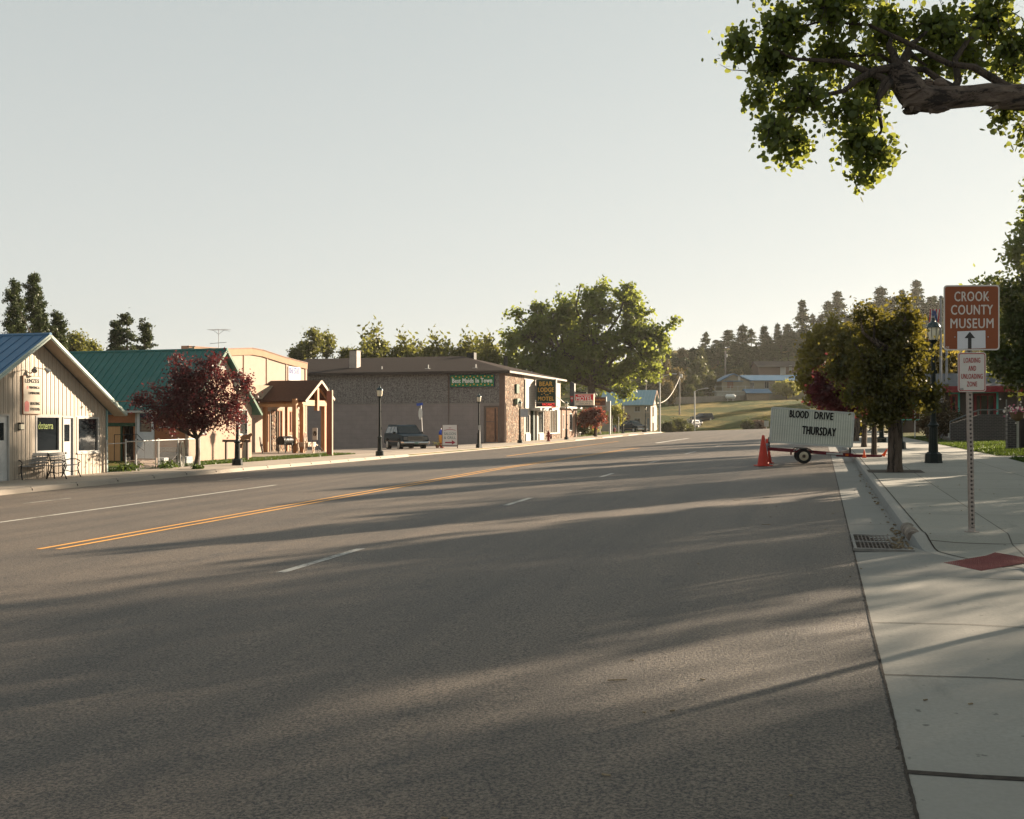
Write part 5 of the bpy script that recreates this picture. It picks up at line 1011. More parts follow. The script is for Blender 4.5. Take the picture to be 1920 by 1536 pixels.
x, y = W(1083.5, 123); t = Thing('white_bench', 'small white bench at the end of the brick office', 'bench', (x, y, zsl(-24, y))); z = zsl(-24, y); mb = MB(); mb.cbox(x, y, z+.45, .6, 1.1, .06); t.part('seat', mb, M['trimwhite'])
for q in (-.45, .45): mb = MB(); mb.cbox(x, y+q, z+.2, .45, .07, .42); t.part('leg', mb, M['trimwhite'])

# ------------------------------------------------------------------ vehicles
def car_proto(label, loc, rot, paint):
    t = Thing('parked_car', label, 'car', loc, rot=rot)
    hw = .97
    # body side outline with wheel arches (x forward)
    def arch(cx, r=.47, n=9): return [(cx+r*math.cos(q), .40+r*math.sin(q)) for q in np.linspace(0, math.pi, n)]
    out = [(2.28, .52), (2.30, .80), (2.22, 1.02), (1.15, 1.13), (.95, 1.16), (-2.30, 1.16), (-2.38, .95), (-2.36, .52), (-2.0, .42)]
    bot = [(-1.45-.47, .42)] + arch(-1.42)[::-1][1:-1] + [(-.95, .40), (.93, .40)] + arch(1.40)[::-1][1:-1] + [(1.87, .42), (2.1, .44)]
    poly = out + bot; mb = MB(); n = len(poly); rings = []
    for yy, k in ((-hw, .97), (-hw*.985, 1.0), (0, 1.0), (hw*.985, 1.0), (hw, .97)):
        ring = [(x, yy*(1.0 if z < .95 else .965), .75+(z-.75)*k + (.03*(1-abs(yy)/hw) if z > 1.0 and x > 1.0 else 0)) for x, z in poly]; rings.append(ring)
    for r_ in rings: mb.v += r_
    for i in range(4):
        for k in range(n): k2 = (k+1) % n; mb.f.append((i*n+k, i*n+k2, (i+1)*n+k2, (i+1)*n+k))
    mb.f.append(tuple(range(n))[::-1]); mb.f.append(tuple(range(4*n, 5*n))); body = t.part('body', mb, paint, bevel=.02)
    gh = [(.95, 1.15, .90), (.22, 1.70, .72), (.05, 1.755, .70), (-2.0, 1.76, .70), (-2.12, 1.72, .70), (-2.33, 1.16, .90)]; mb = MB()
    for x, z, y in gh: mb.v += [(x, -y, z), (x, y, z)]
    m_ = len(gh); mb.f += [(2*i, 2*i+1, 2*i+3, 2*i+2)[::-1] for i in range(m_-1)]; mb.f.append(tuple(2*i for i in range(m_))); mb.f.append(tuple(2*i+1 for i in range(m_))[::-1]); t.part('cabin', mb, paint, bevel=.03)
    def yat(z): return .90-(z-1.15)/(1.70-1.15)*.18
    mb = MB()
    for sg in (-1, 1):
        for x0, x1, x2, x3 in ((.72, .20, -.28, -.28), (-.38, -.38, -1.02, -1.02), (-1.12, -1.12, -1.98, -2.12)):
            mb.prism([(x0, sg*(yat(1.20)+.0), 1.20), (x1, sg*yat(1.64), 1.64), (x2, sg*yat(1.64), 1.64), (x3, sg*yat(1.20), 1.20)], (0, sg*.012, 0))
    cg = glassy('car_glass', (.008,.012,.014), .08); t.part('side_window', mb, cg); mb = MB(); mb.prism([(.90, -.82, 1.19), (.90, .82, 1.19), (.26, .66, 1.675), (.26, -.66, 1.675)], (.012, 0, .012)); t.part('windshield', mb, cg); mb = MB(); mb.prism([(-2.31, -.8, 1.2), (-2.31, .8, 1.2), (-2.15, .64, 1.66), (-2.15, -.64, 1.66)], (-.012, 0, 0)); t.part('rear_window', mb, cg)
    chrome = mat('chrome', (.55,.54,.52), .2, .9, .1, 4); mb = MB(); mb.tube([(2.18, -1.0, .56), (2.36, -.9, .56), (2.40, 0, .56), (2.36, .9, .56), (2.18, 1.0, .56)], .10, 8); t.part('front_bumper', mb, chrome, smooth=True); mb = MB(); mb.cbox(-2.42, 0, .56, .12, 1.9, .16); t.part('rear_bumper', mb, chrome)
    mb = MB(); mb.box(2.27, -.52, .72, 2.325, .52, .98); gr_ = t.part('grille', mb, M['black']); mb = MB()
    for z in (.705, .985): mb.box(2.28, -.54, z, 2.34, .54, z+.02)
    for y in (-.55, .53): mb.box(2.28, y, .705, 2.34, y+.02, 1.0)
    for z in (.76, .80, .84, .88, .92): mb.box(2.325, -.52, z, 2.333, .52, z+.008)
    t.part('grille_trim', mb, chrome, gr_)
    for sg in (-1, 1):
        mb = MB(); mb.box(2.25, sg*.60, .74, 2.315, sg*.90, .97); t.part('headlight', mb, mat('headlamp_glass', (.12,.125,.125), .15, .2, .2, 6, spec=.8)); mb = MB(); mb.blob((.62, sg*1.06, 1.22), (.06, .11, .09), 8, 6); t.part('mirror', mb, M['black'])
        for x in (1.40, -1.42):
            mb = MB(); mb.lathe(0, 0, [(.30, -.13), (.37, -.11), (.385, -.06), (.385, .06), (.37, .11), (.30, .13)], 20); mb.v = [(a, c, b) for a, b, c in mb.v]; mb.v = [(a+x, b+sg*.86, c+.385) for a, b, c in mb.v]; w_ = t.part('wheel', mb, M['rubber'], smooth=True); mb = MB(); mb.lathe(0, 0, [(.24, 0), (.23, .02), (.12, .03), (.08, .06), (.05, .06)], 16); mb.v = [(a+x, b_*0+sg*(.86+.125+c), .385+b_) for a, b_, c in mb.v]; t.part('rim', mb, mat('alloy', (.42,.41,.39), .35, .7), w_)
    mb = MB(); mb.box(2.47, -.16, .48, 2.505, .16, .60); t.part('license_plate', mb, mat('plate', (.16,.24,.20), .5)); mb = MB(); mb.box(-1.9, -hw-.008, .60, 1.9, -hw+.01, .66); mb.box(-1.9, hw-.01, .60, 1.9, hw+.008, .66); t.part('side_trim', mb, mat('brown_trim_strip', (.16,.09,.06), .4)); mb = MB(); mb.box(-1.95, -.85, .30, 2.1, .85, .44); t.part('chassis', mb, M['black'])
    return t
def carpaint(name, col):
    m, t, b = newmat(name); b.inputs['Base Color'].default_value = (*col, 1); b.inputs['Roughness'].default_value = .4; b.inputs['Specular IOR Level'].default_value = .05; b.inputs['Coat Roughness'].default_value = .05; return m
d = 76.0; x, y = W(761, d); fw = Vector((c_*.40+s_*.92, s_*.40-c_*.92, 0)); rz = math.atan2(fw.y, fw.x)
car = car_proto('dark teal two tone four wheel drive parked before the brown block wall', (x, y, ZZ(844.6, 75)-.02), rz, carpaint('dark_teal_paint', (.005,.015,.026)))
car.o.scale = (1, 1, 1.05)
d = 158; x, y = W(1188, d); dup(car.o, (x, y, ZZ(811, d)-.05), rotz=R(-62)+TH, label='black four wheel drive parked in front of the tan house under the oval sign')
for px, py, d, rz, lab in ((1294, 809, 186, 4.3, 'small dark car parked past the round bush, nearest to the white sign'), (1305, 808.5, 190, 4.9, 'blue grey car in the middle of the three beyond the bush'), (1316, 806.5, 194, 4.0, 'black car on the right of the three beyond the bush')):
    x, y = W(px, d); dup(car.o, (x, y, terrain(x, y)), rotz=rz, label=lab, scale=(.92, .95, .85))

# ------------------------------------------------------------------ far street furniture
def cobra(px, py0, py1, tx, ty, d, label):
    x, y = W(px, d); z0, z1 = terrain(x, y) if d > 175 else zsl(-24, min(y, 165)), ZZ(py1, d); t = Thing('street_light', label, 'street light', (x, y, z0), 'tall arm street lights at the end of the street'); mb = MB(); mb.tube([(x, y, z0-.2), (x, y, z1)], [.16, .11], 10); t.part('pole', mb, M['galv']); xt, yt = W(tx, d-2); zt = ZZ(ty, d-2); mb = MB(); mb.tube([(x, y, z1-.1), ((x*2+xt)/3, (y*2+yt)/3, z1*.45+zt*.55), (xt, yt, zt)], .05, 7); a = t.part('arm', mb, M['galv']); mb = MB(); mb.blob((xt, yt, zt-.03), (.42, .2, .11), 10, 6); t.part('luminaire', mb, M['galv'], a); return t
cobra(1237, 811, 708, 1264, 701, 160, 'tall arm street light at the right end of the tan house')
cobra(1302.5, 810, 733.5, 1324, 728, 180, 'tall arm street light beside the parked cars and bush')
def pole(px, py0, py1, d, label, r=.14, cross=True):
    x, y = W(px, d); z0 = terrain(x, y); t = Thing('utility_pole', label, 'utility pole', (x, y, z0)); mb = MB(); mb.tube([(x, y, z0-.3), (x, y, ZZ(py1, d))], [r*1.2, r], 8); t.part('pole', mb, M['poleg'])
    if cross: mb = MB(); mb.lathe(x+.35, y, [(.2, 0), (.24, .2), (.24, .7), (.15, .8)], 8, ZZ(py1+12, d)); t.part('transformer', mb, M['galv'])
    return t
M['poleg'] = mat('grey_pole', (.19,.17,.15), .8, 0, .2, 3)
pole(1274, 755, 697, 205, 'grey utility pole with transformer left of the hillside houses'); pole(1211, 760, 699, 215, 'plain grey pole behind the pale blue roof', cross=False); pole(1360, 712, 658, 262, 'tall utility pole with transformer above the blue roofed house', .2)
gw = MB(); d0_, d1_ = 170, 203; P = []
for k in range(13):
    f = k/12; px = 1232+(1275-1232)*f; py = 756-50*f**2.3; dd = d0_+(d1_-d0_)*f; x, y = W(px, dd); P.append((x, y, ZZ(py, dd)))
gw.tube(P, .055, 6); o = mesh_obj('service_cable', gw, mat('pale_cable', (.55,.5,.42), .6)); tag(o, 'thick pale cable sagging from the tan house roof to the utility pole', 'cable')
gw = MB(); 
for za, zb_ in ((735.5, 737), (703, 704)):
    xa, ya_ = W(1275, 205); xb, yb_ = W(1470, 235); gw.tube([(xa+(xb-xa)*f, ya_+(yb_-ya_)*f, ZZ(za+(zb_-za)*f+3*f*(1-f), 205+30*f)) for f in np.linspace(0, 1, 9)], .018, 4)
o = mesh_obj('power_line', gw, M['black']); tag(o, 'thin power lines crossing in front of the hillside houses', 'power line')
x, y = W(1290, 183); z = terrain(x, y); flat_sign('white_sign', 'small white road sign beside the round green bush', 1290, 785.5, 793, 5, 183, z-.1, M['trimwhite'])
x, y = W(1436, 165); flat_sign('white_sign', 'small white sign with red stripes in the shrubs left of the trailer', 1437, 789, 800, 9, 176, terrain(*W(1437, 176))-.1, M['trimwhite'])

# ------------------------------------------------------------------ hillside houses (turned to face the street)
def house_local(label, name, px, d, rot_off, L, Dp, hwall, hroof, zc, wallm, roofm, hip=False, group=None):
    x, y = W(px, d); t = Thing(name, label, 'house', (x, y, zc), group, rot=TH+rot_off); mb = MB(); mb.box(-L/2, 0, -2, L/2, Dp, hwall); mb.prism([(-L/2, 0, hwall), (-L/2, Dp, hwall), (-L/2, Dp/2, hwall+hroof)], (L, 0, 0)); t.part('wall', mb, wallm); mb = MB(); gable_roof_x(mb, -L/2-.5, L/2+.5, Dp/2, hwall+hroof+.1, -.7, hwall-.12, Dp+.7, hwall-.12, .15); t.part('roof', mb, roofm); return t
def wins(t, lst, m=None):
    for (x0, x1, z0, z1) in lst:
        f = MB()
        for a in ((x0-.1, z0-.1, x1+.1, z0), (x0-.1, z1, x1+.1, z1+.1), (x0-.1, z0, x0, z1), (x1, z0, x1+.1, z1), ((x0+x1)/2-.04, z0, (x0+x1)/2+.04, z1)): f.box(a[0], -.06, a[1], a[2], -.003, a[3])
        w_ = t.part('window', f, M['trimwhite']); f = MB(); f.box(x0, -.03, z0, x1, -.002, z1); t.part('pane', f, m or M['glass'], w_)
d = 243; k_ = d/FPX; tanh_ = mat('olive_tan_siding', (.27,.245,.18), .85, 0, .1, .8); bluer = mat('blue_metal_roof_far', (.06,.15,.25), .6, .1, .12, .6); z0 = ZZ(735, d)
h = house_local('long tan ranch house with blue metal roof and white railed deck on the hillside', 'ranch_house', 1455, d, 0, 110*k_, 9, ZZ(712.5, d)-z0, 1.25, z0, tanh_, bluer)
wins(h, [((1407-1455)*k_, (1413-1455)*k_, 1.0, 2.2), ((1434-1455)*k_, (1441-1455)*k_, .9, 2.4)])
x0 = (1352-1455)*k_; x1 = (1400-1455)*k_; mb = MB(); hw_ = ZZ(715, d)-z0; mb.box(x0, -1.5, -2, x1, 7, hw_); mb.prism([(x0, -1.5, hw_), (x1, -1.5, hw_), ((x0+x1)/2-.5, -1.5, hw_+1.4)], (0, 8.5, 0)); h.part('wing', mb, tanh_); mb = MB()
xm = (x0+x1)/2-.5
for xe in (x0-.7, x1+.7): mb.prism([(xm, -2.2, hw_+1.62), (xe, -2.2, hw_-.1), (xe, -2.2, hw_+.06), (xm, -2.2, hw_+1.78)], (0, 10, 0))
mb.box(x0+.2, -3.4, hw_-.15, x1-1.5, -1.5, hw_+.0); h.part('wing_roof', mb, bluer); mb = MB(); mb.box((1361-1455)*k_, -1.56, .9, (1372-1455)*k_, -1.503, 2.6); h.part('picture_window', mb, mat('warm_pane', (.20,.09,.05), .2)); mb = MB(); mb.box((1383-1455)*k_-.25, -1.9, hw_-.2, (1383-1455)*k_+.25, -1.56, hw_+1.3); h.part('chimney_pipe', mb, M['galv'])
mb = MB(); xa, xb = (1333-1455)*k_, (1403-1455)*k_; zd = ZZ(734, d)-z0; mb.box(xa, -5, zd-.25, xb, -1.5, zd); dk_ = h.part('deck', mb, M['trimwhite']); mb = MB(); mb.box(xa, -5, zd+1.0, xb, -4.92, zd+1.08)
for q in np.linspace(xa, xb, 6): mb.box(q-.06, -5, zd, q+.06, -4.9, zd+1.15)
h.part('railing', mb, M['trimwhite'], dk_); mb = MB(); mb.box(xa+.4, -4.7, -3, xb-.2, -2, zd-.26); h.part('deck_skirt', mb, mat('pale_skirt', (.33,.33,.29), .8), dk_)
d = 272; k_ = d/FPX; z0 = ZZ(702, d)
h = house_local('brown house with grey shingle roof behind the blue roofed ranch house', 'brown_house', 1470, d, 0, 95*k_, 9, ZZ(687, d)-z0, 1.5, z0, mat('brown_siding', (.13,.085,.07), .85, 0, .1, .8), mat('grey_brown_shingle', (.06,.05,.046), .95, 0, .15, .8, spec=.1)); wins(h, [((1463.5-1470)*k_, (1472.5-1470)*k_, -.1, 2.0), ((1480-1470)*k_, (1484-1470)*k_, 1.0, 2.2)], M['trimwhite'])
# retaining fence, shed, tank
d = 236; k_ = d/FPX; z0 = ZZ(748, d); h = house_local('small tan shed with blue roof and dark open front on the hillside', 'garden_shed', 1422, d, 0, 40*k_, 5, ZZ(736, d)-z0, .8, z0, mat('shed_tan', (.28,.22,.165), .85), bluer); mb = MB(); mb.prism([(20*k_+.006, .4, -.2), (20*k_+.006, 4.6, -.2), (20*k_+.006, 4.6, 1.4), (20*k_+.006, 2.5, 2.0), (20*k_+.006, .4, 1.4)], (.03, 0, 0)); h.part('open_front', mb, M['black'])
x, y = W(1369.5, 234); t = Thing('propane_tank', 'white horizontal propane tank beside the tan shed', 'propane tank', (x, y, ZZ(750, 234)), rot=TH); mb = MB(); mb.tube([(-1.15, 0, .75), (-1.0, 0, .75), (-.8, 0, .75), (.8, 0, .75), (1.0, 0, .75), (1.15, 0, .75)], [.1, .42, .52, .52, .42, .1], 14); t.part('tank', mb, mat('tank_white', (.66,.66,.64), .4), smooth=True)
for q in (-.6, .6): mb = MB(); mb.cbox(q, 0, .12, .15, .6, .8); t.part('leg', mb, M['galv'])
xa, ya_ = W(1250, 228); xb, yb_ = W(1400, 238); wlz = MB(); t = Thing('hillside_fence', 'long low grey board fence below the ranch house', 'fence', (xb, yb_, terrain(xb, yb_)))
for k in range(30):
    f0, f1 = k/30, (k+.94)/30; p = (xa+(xb-xa)*f0, ya_+(yb_-ya_)*f0); q = (xa+(xb-xa)*f1, ya_+(yb_-ya_)*f1); d_ = 228+10*f0; zc = ZZ(754-4*f0, d_); wlz.bar((*p, zc+.3), (*q, zc+.3), .12, 1.5)
t.part('board', wlz, mat('grey_boards', (.25,.22,.185), .85, 0, .2, 1))
x, y = W(1497, 246); mb = MB(); z = ZZ(741, 246); r_ = Vector((c_, s_, 0)); p = Vector((x, y, z)); mb.bar(p-r_*3.5, p+r_*2.5, .5, 1.8); o = mesh_obj('retaining_wall', mb, mat('grey_wall', (.22,.21,.19), .9)); tag(o, 'low grey retaining wall right of the round yellow tree', 'wall')

# ------------------------------------------------------------------ museum side, right
Yb = 66.0; g_ = zsr(8, 60); xa = XonY(1772, Yb); wood = m_wood('dark_log_wood', (.040,.026,.021), 'z'); redt = mat('red_trim', (.20,.022,.028), .6); teal = mat('teal_trim', (.08,.42,.36), .5)
t = Thing('museum_building', 'dark brown board building with red eave and teal window trim', 'building', (xa, Yb, g_)); fz6 = lambda px, py: ZZ(py, dY(px, Yb)); ze = fz6(1850, 733)
hs6 = [(XonY(1826, Yb), XonY(1868, Yb), fz6(1850, 783), fz6(1850, 737.5)), (XonY(1781, Yb), XonY(1796, Yb), fz6(1790, 783), fz6(1790, 739))]
mb = MB(); mb.wall('y', Yb, .3, xa, 24, g_-.6, ze, hs6); mb.box(xa, Yb+.3, g_-.6, xa+.3, Yb+12, ze); t.part('wall', mb, wood)
mb = MB(); mb.box(xa-.8, Yb-1.0, ze, 25, Yb+13, ze+.12); mb.box(xa-.82, Yb-1.03, ze-.1, 25, Yb-1.0, ze+.26); rf_ = t.part('eave', mb, redt); mb = MB(); mb.prism([(xa-.7, Yb-.9, ze+.13), (25, Yb-.9, ze+.13), (25, Yb+6, ze+1.2), (xa-.7, Yb+6, ze+1.2)], (0, 0, .1)); t.part('roof', mb, mat('grey_roof', (.09,.092,.10), .8, spec=.1), rf_)
for k, h_ in enumerate(hs6):
    w_ = window(t, 'y', Yb, *h_, redt, M['glass'], .14, (('a', .3), ('a', .62)) if k == 0 else ()); mb = MB(); mb.box(h_[0]-.1, Yb-.06, h_[3], h_[1]+.1, Yb-.003, h_[3]+.1); mb.box(h_[1], Yb-.06, h_[2], h_[1]+.1, Yb-.003, h_[3]); mb.box(h_[0]-.1, Yb-.06, h_[2]-.1, h_[1]+.1, Yb-.003, h_[2]); t.part('teal_trim', mb, teal, w_)
Yb2 = 96.0; g2 = zsr(6, 96); xa2 = XonY(1668, Yb2); xb2 = XonY(1724, Yb2); f7 = lambda px, py: ZZ(py, dY(px, Yb2)); t = Thing('red_trim_annex', 'dark board annex with red framed window behind the street trees', 'building', (xa2, Yb2, g2)); h_ = (XonY(1692, Yb2), XonY(1708, Yb2), f7(1700, 783), f7(1700, 757))
mb = MB(); mb.wall('y', Yb2, .3, xa2, xb2, g2-.5, f7(1700, 748), [h_]); mb.box(xb2-.3, Yb2+.3, g2-.5, xb2, Yb2+14, f7(1700, 748)); t.part('wall', mb, wood); mb = MB(); mb.box(xa2, Yb2-.05, f7(1700, 785), xb2, Yb2-.003, f7(1700, 748)); w_ = window(t, 'y', Yb2-.06, *h_, redt, M['glassw'], .2, (('a', .5),)); 
mb = MB(); mb.wall('y', Yb2-.05, .045, xa2+.1, xb2-.1, f7(1700, 785), f7(1700, 749), [h_]); t.part('red_panel', mb, mat('dark_red_panel', (.10,.022,.022), .7)); mb = MB(); mb.box(xa2+.05, Yb2-.09, f7(1700, 788), xb2, Yb2-.056, f7(1700, 786)); mb.box(xa2, Yb2-.09, f7(1700, 788), xa2+.08, Yb2-.056, f7(1700, 752)); t.part('teal_trim', mb, teal); mb = MB(); mb.box(xa2-.5, Yb2-.8, f7(1700, 748), xb2+.5, Yb2+14, f7(1700, 745)); t.part('roof', mb, redt)
Yb3 = 110.0; f8 = lambda px, py: ZZ(py, dY(px, Yb3)); x0, x1 = XonY(1721, Yb3), XonY(1760, Yb3); t = Thing('cream_house', 'pale cream house wall with small dark window behind the rust coloured shrub', 'house', (x0, Yb3, .6)); h_ = (XonY(1727, Yb3), XonY(1743, Yb3), f8(1735, 778), f8(1735, 765)); mb = MB(); mb.wall('y', Yb3, .3, x0, x1, -.5, f8(1740, 757), [h_]); t.part('wall', mb, mat('cream_wall', (.42,.36,.25), .8)); window(t, 'y', Yb3, *h_, M['trimwhite'], M['glass'], .08, (('a', .33), ('a', .66), ('z', .5))); mb = MB(); mb.box(x0-.5, Yb3-.6, f8(1740, 757), x1, Yb3+6, f8(1740, 753)); t.part('roof', mb, M['black'])
# brick steps with railing, brick pillar, flower basket
dbr = brick('dark_blue_brick', (.040,.036,.040), (.060,.052,.054), (.15,.14,.135), .22, .08, .010, 'xz', .4); Y5 = 57.0; f9 = lambda px, py: ZZ(py, dY(px, Y5)); xs0, xs1, xs2 = XonY(1782, Y5), XonY(1800, Y5), XonY(1900, Y5); gz5 = zsr(8, Y5); t = Thing('brick_steps', 'dark brick entrance steps with sloping iron handrail before the museum', 'steps', (xs0, Y5, gz5))
mb = MB(); z1, z2 = f9(1790, 791), f9(1850, 777); xs3 = XonY(1838, Y5); mb.prism([(xs0, Y5, gz5-.3), (xs2, Y5, gz5-.3), (xs2, Y5, z2), (xs3, Y5, z2), (xs0, Y5, z1-.1)], (0, .3, 0)); t.part('side_wall', mb, dbr); mb = MB(); mb.box(xs3, Y5+.3, gz5-.3, xs2, Y5+3.6, z2-.35)
for k in range(5): mb.box(xs0+(xs3-xs0)*k/5, Y5+.3, gz5-.3, xs3, Y5+3.6, gz5+.2+k*.2)
t.part('treads', mb, M['concrete']); mb = MB(); rl_ = [(xs0, f9(1782, 791)), (XonY(1835, Y5), f9(1835, 769)), (XonY(1888, Y5), f9(1888, 768))]; mb.tube([(x, Y5+.15, z) for x, z in rl_], .04, 6)
for x, z in ((rl_[0][0], rl_[0][1]), (rl_[0][0]+.9, rl_[0][1]+.35), (rl_[1][0], rl_[1][1]), (XonY(1855, Y5), rl_[1][1]), (rl_[2][0], rl_[2][1]+.5)): mb.tube([(x, Y5+.15, gz5-.1), (x, Y5+.15, z)], .03, 6)
mb.tube([(rl_[0][0]+.3, Y5+.15, rl_[0][1]-.1), (rl_[1][0], Y5+.15, rl_[1][1]-.3)], .025, 6); t.part('handrail', mb, mat('grey_rail', (.14,.15,.15), .4, .6))
Y6 = 42.0; fA = lambda px, py: ZZ(py, dY(px, Y6)); x0, x1 = XonY(1889, Y6), XonY(1906, Y6); t = Thing('brick_pillar', 'narrow dark brick gate pillar at the lawn edge on the right', 'pillar', (x0, Y6, zsr(8, Y6))); mb = MB(); mb.box(x0, Y6, zsr(8, Y6)-.2, x1, Y6+.42, fA(1897, 772)); t.part('shaft', mb, dbr); mb = MB(); mb.box(x0-.04, Y6-.04, fA(1897, 772), x1+.04, Y6+.46, fA(1897, 768)); t.part('cap', mb, M['concrete']); mb = MB(); mb.box(x1+.002, Y6+.1, zsr(8, Y6), x1+.10, Y6+.2, fA(1900, 780)); t.part('gate_post', mb, M['galv'])
x, y = W(1925, 39.0); t = Thing('garden_bin', 'dark upright bin and signs at the right edge past the brick pillar', 'bin', (x, y, zsr(8, y))); mb = MB(); mb.lathe(x, y, [(.28, 0), (.32, 1.1), (.25, 1.3), (.1, 1.38)], 14, zsr(8, y)); t.part('body', mb, mat('dark_bin', (.035,.028,.03), .5)); 
x, y = W(1908, 37.0); zz = ZZ(773, 37.0); t = Thing('flower_basket', 'hanging basket of pink and white flowers beside the brick pillar', 'flower basket', (x, y, zz-.3)); mb = MB(); mb.lathe(x, y, [(.05, -.32), (.2, -.22), (.27, 0)], 12, zz); t.part('basket', mb, mat('coir', (.12,.08,.05), .9)); rnd = random.Random(2); mb = MB(); mb2 = MB()
for k in range(70): (mb if k % 2 else mb2).blob((x+rnd.gauss(0,.20), y+rnd.gauss(0,.18), zz+.08+rnd.gauss(0,.13)), .032, 5, 3)
t.part('pink_flowers', mb, mat('pink_petals', (.32,.05,.14), .7)); t.part('white_flowers', mb2, mat('white_petals', (.45,.42,.42), .7)); mb = MB(); mb.tube([(x, y, zz+.1), (x, y, zz+.9), (x-.25, y+.3, zz+1.0)], .012, 5); t.part('hanger', mb, M['black'])
flat_sign('green_sign', 'small green sign on a thin post behind the near lamp', 1715.5, 754.5, 767.5, 11.5, 62, zsr(6, 62), mat('green_sign2', (.02,.22,.11), .5), .02, None, 0, ('ONE WAY', .7, .25), M['trimwhite'])
for px, d, top, lab in ((1764, 60, 560, 'left grey flagpole beside the lamp with a striped flag'), (1775, 62, 620, 'right grey flagpole beside the museum sign')):
    x, y = W(px, d); z = zsr(8, y); t = Thing('flagpole', lab, 'flagpole', (x, y, z), 'flagpoles on the museum lawn'); mb = MB(); mb.tube([(x, y, z-.1), (x, y, ZZ(top, d))], [.09, .055], 10); mb.blob((x, y, ZZ(top, d)+.08), .1, 8, 6); t.part('pole', mb, mat('pole_grey', (.24,.245,.26), .5, .5))
x, y = W(1762.5, 59.5); d = 59.5; t = Thing('flag', 'limp red and white striped flag hanging on the left flagpole', 'flag', (x, y, ZZ(640, d))); r_ = Vector((c_, s_, 0)); n = Vector((s_, -c_, 0)); rm = mat('flag_red', (.35,.04,.05), .8); wm2 = mat('flag_white', (.5,.48,.45), .8); bm_ = mat('flag_blue', (.04,.06,.16), .8)
for k in range(7):
    mb = MB(); a0, a1 = k*.085, (k+1)*.085; P = []
    for j in range(9): f = j/8; z = ZZ(583, d)-(ZZ(583, d)-ZZ(642, d))*f; dr_ = f*.42; P.append((Vector((x, y, z+.1))-r_*(a0*(1-.2*f)+dr_*.55)+n*(.05*math.sin(6*f+k)), Vector((x, y, z+.1))-r_*(a1*(1-.2*f)+dr_*.55)+n*(.05*math.sin(6*f+k+1))))
    for j in range(8): mb.prism([P[j][0], P[j][1], P[j+1][1], P[j+1][0]], n*.006)
    t.part('red_stripe' if k % 2 == 0 else 'white_stripe', mb, rm if k % 2 == 0 else wm2)
mb = MB(); mb.bar(Vector((x, y, ZZ(583, d)))-r_*.25-n*.0, Vector((x, y, ZZ(583, d)-.55))-r_*.33, .03, .42, r_); t.part('canton', mb, bm_)
x, y = W(1692, 90); 

# ------------------------------------------------------------------ foreground sign post, trailer, cones
P0 = GP(1822, 1002, zsr); d = 12.35; x, y = W(1822, d); P0 = Vector((x, y, zsr(x, y))); z0 = P0.z; rz = TH-.06
t = Thing('museum_sign_post', 'perforated steel post with brown museum sign above a loading zone sign', 'road sign', P0, rot=rz); k = d/FPX; L = lambda px: (px-1822)*k; Zl = lambda py: ZZ(py, d)-z0
ztop = Zl(548); hp = .0285
mb = MB(); gvp = mat('perforated_post_steel', (.29,.25,.225), .5, .6, .25, 9, .2, 60); zc = 0.0; step = .0508; y0_ = -.0; hole = .0075
lean = (L(1817.5)-0)/Zl(735)
mb.box(-hp, -hp+.004, -.1, -.010, hp, ztop); mb.box(.010, -hp+.004, -.1, hp, hp, ztop); nseg = int(ztop/step)
for i in range(nseg): mb.box(-.0099, -hp+.004, i*step+.012, .0099, -hp+.007, (i+1)*step-.010)
mb.box(-.0098, hp-.004, -.1, .0098, hp-.001, ztop)
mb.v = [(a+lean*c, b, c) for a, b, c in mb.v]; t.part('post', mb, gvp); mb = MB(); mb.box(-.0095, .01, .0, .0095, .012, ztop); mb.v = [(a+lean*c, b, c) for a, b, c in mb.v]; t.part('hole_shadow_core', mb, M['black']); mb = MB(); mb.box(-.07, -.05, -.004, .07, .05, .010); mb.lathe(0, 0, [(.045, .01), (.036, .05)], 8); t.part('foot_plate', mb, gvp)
def rrect(x0, x1, z0_, z1_, r, y, n=6):
    P = []
    for cx, cz, a in ((x1-r, z1_-r, 0), (x0+r, z1_-r, 90), (x0+r, z0_+r, 180), (x1-r, z0_+r, 270)):
        for q in range(n+1): an = R(a+90*q/n); P.append((cx+r*math.cos(an), y, cz+r*math.sin(an)))
    return P
bx0, bx1, bz0, bz1 = L(1768), L(1870), Zl(657.5), Zl(535.5); yf = -.045
swh = mat('sign_white', (.50,.47,.44), .5, 0, .06, 3); sbr = mat('sign_brown', (.205,.058,.022), .45, 0, .08, 5); mb = MB(); mb.prism(rrect(bx0, bx1, bz0, bz1, .038, yf), (0, .003, 0)); pn = t.part('brown_sign', mb, swh); mb = MB(); mb.prism(rrect(bx0+.016, bx1-.016, bz0+.016, bz1-.016, .028, yf-.0012), (0, .001, 0)); t.part('brown_field', mb, sbr, pn)
bc = (bx0+bx1)/2+.004
def condensed(txt, xc, py, wpx, hpx, m, bold=.012):
    t.text(txt, (xc, yf-.0013, Zl(py)), (1,0,0), (0,0,1), wpx*k, hpx*k, m, pn, depth=.001, bold=bold)
condensed('CROOK', bc-.002, 556.7, 63, 18, swh); condensed('COUNTY', bc, 581.7, 76, 18, swh); condensed('MUSEUM', bc, 607, 78, 18, swh); condensed('08', bx0+.045, 652, 5.5, 4.5, swh, 0)
mb = MB(); mb.prism([(L(1793), yf-.003, Zl(655)), (L(1844.5), yf-.003, Zl(653.5)), (L(1844), yf-.003, Zl(620.5)), (L(1793), yf-.003, Zl(622))], (0, .0012, 0)); pp = t.part('arrow_sheet', mb, mat('white_paper', (.52,.52,.55), .6, 0, .04, 8), pn); 
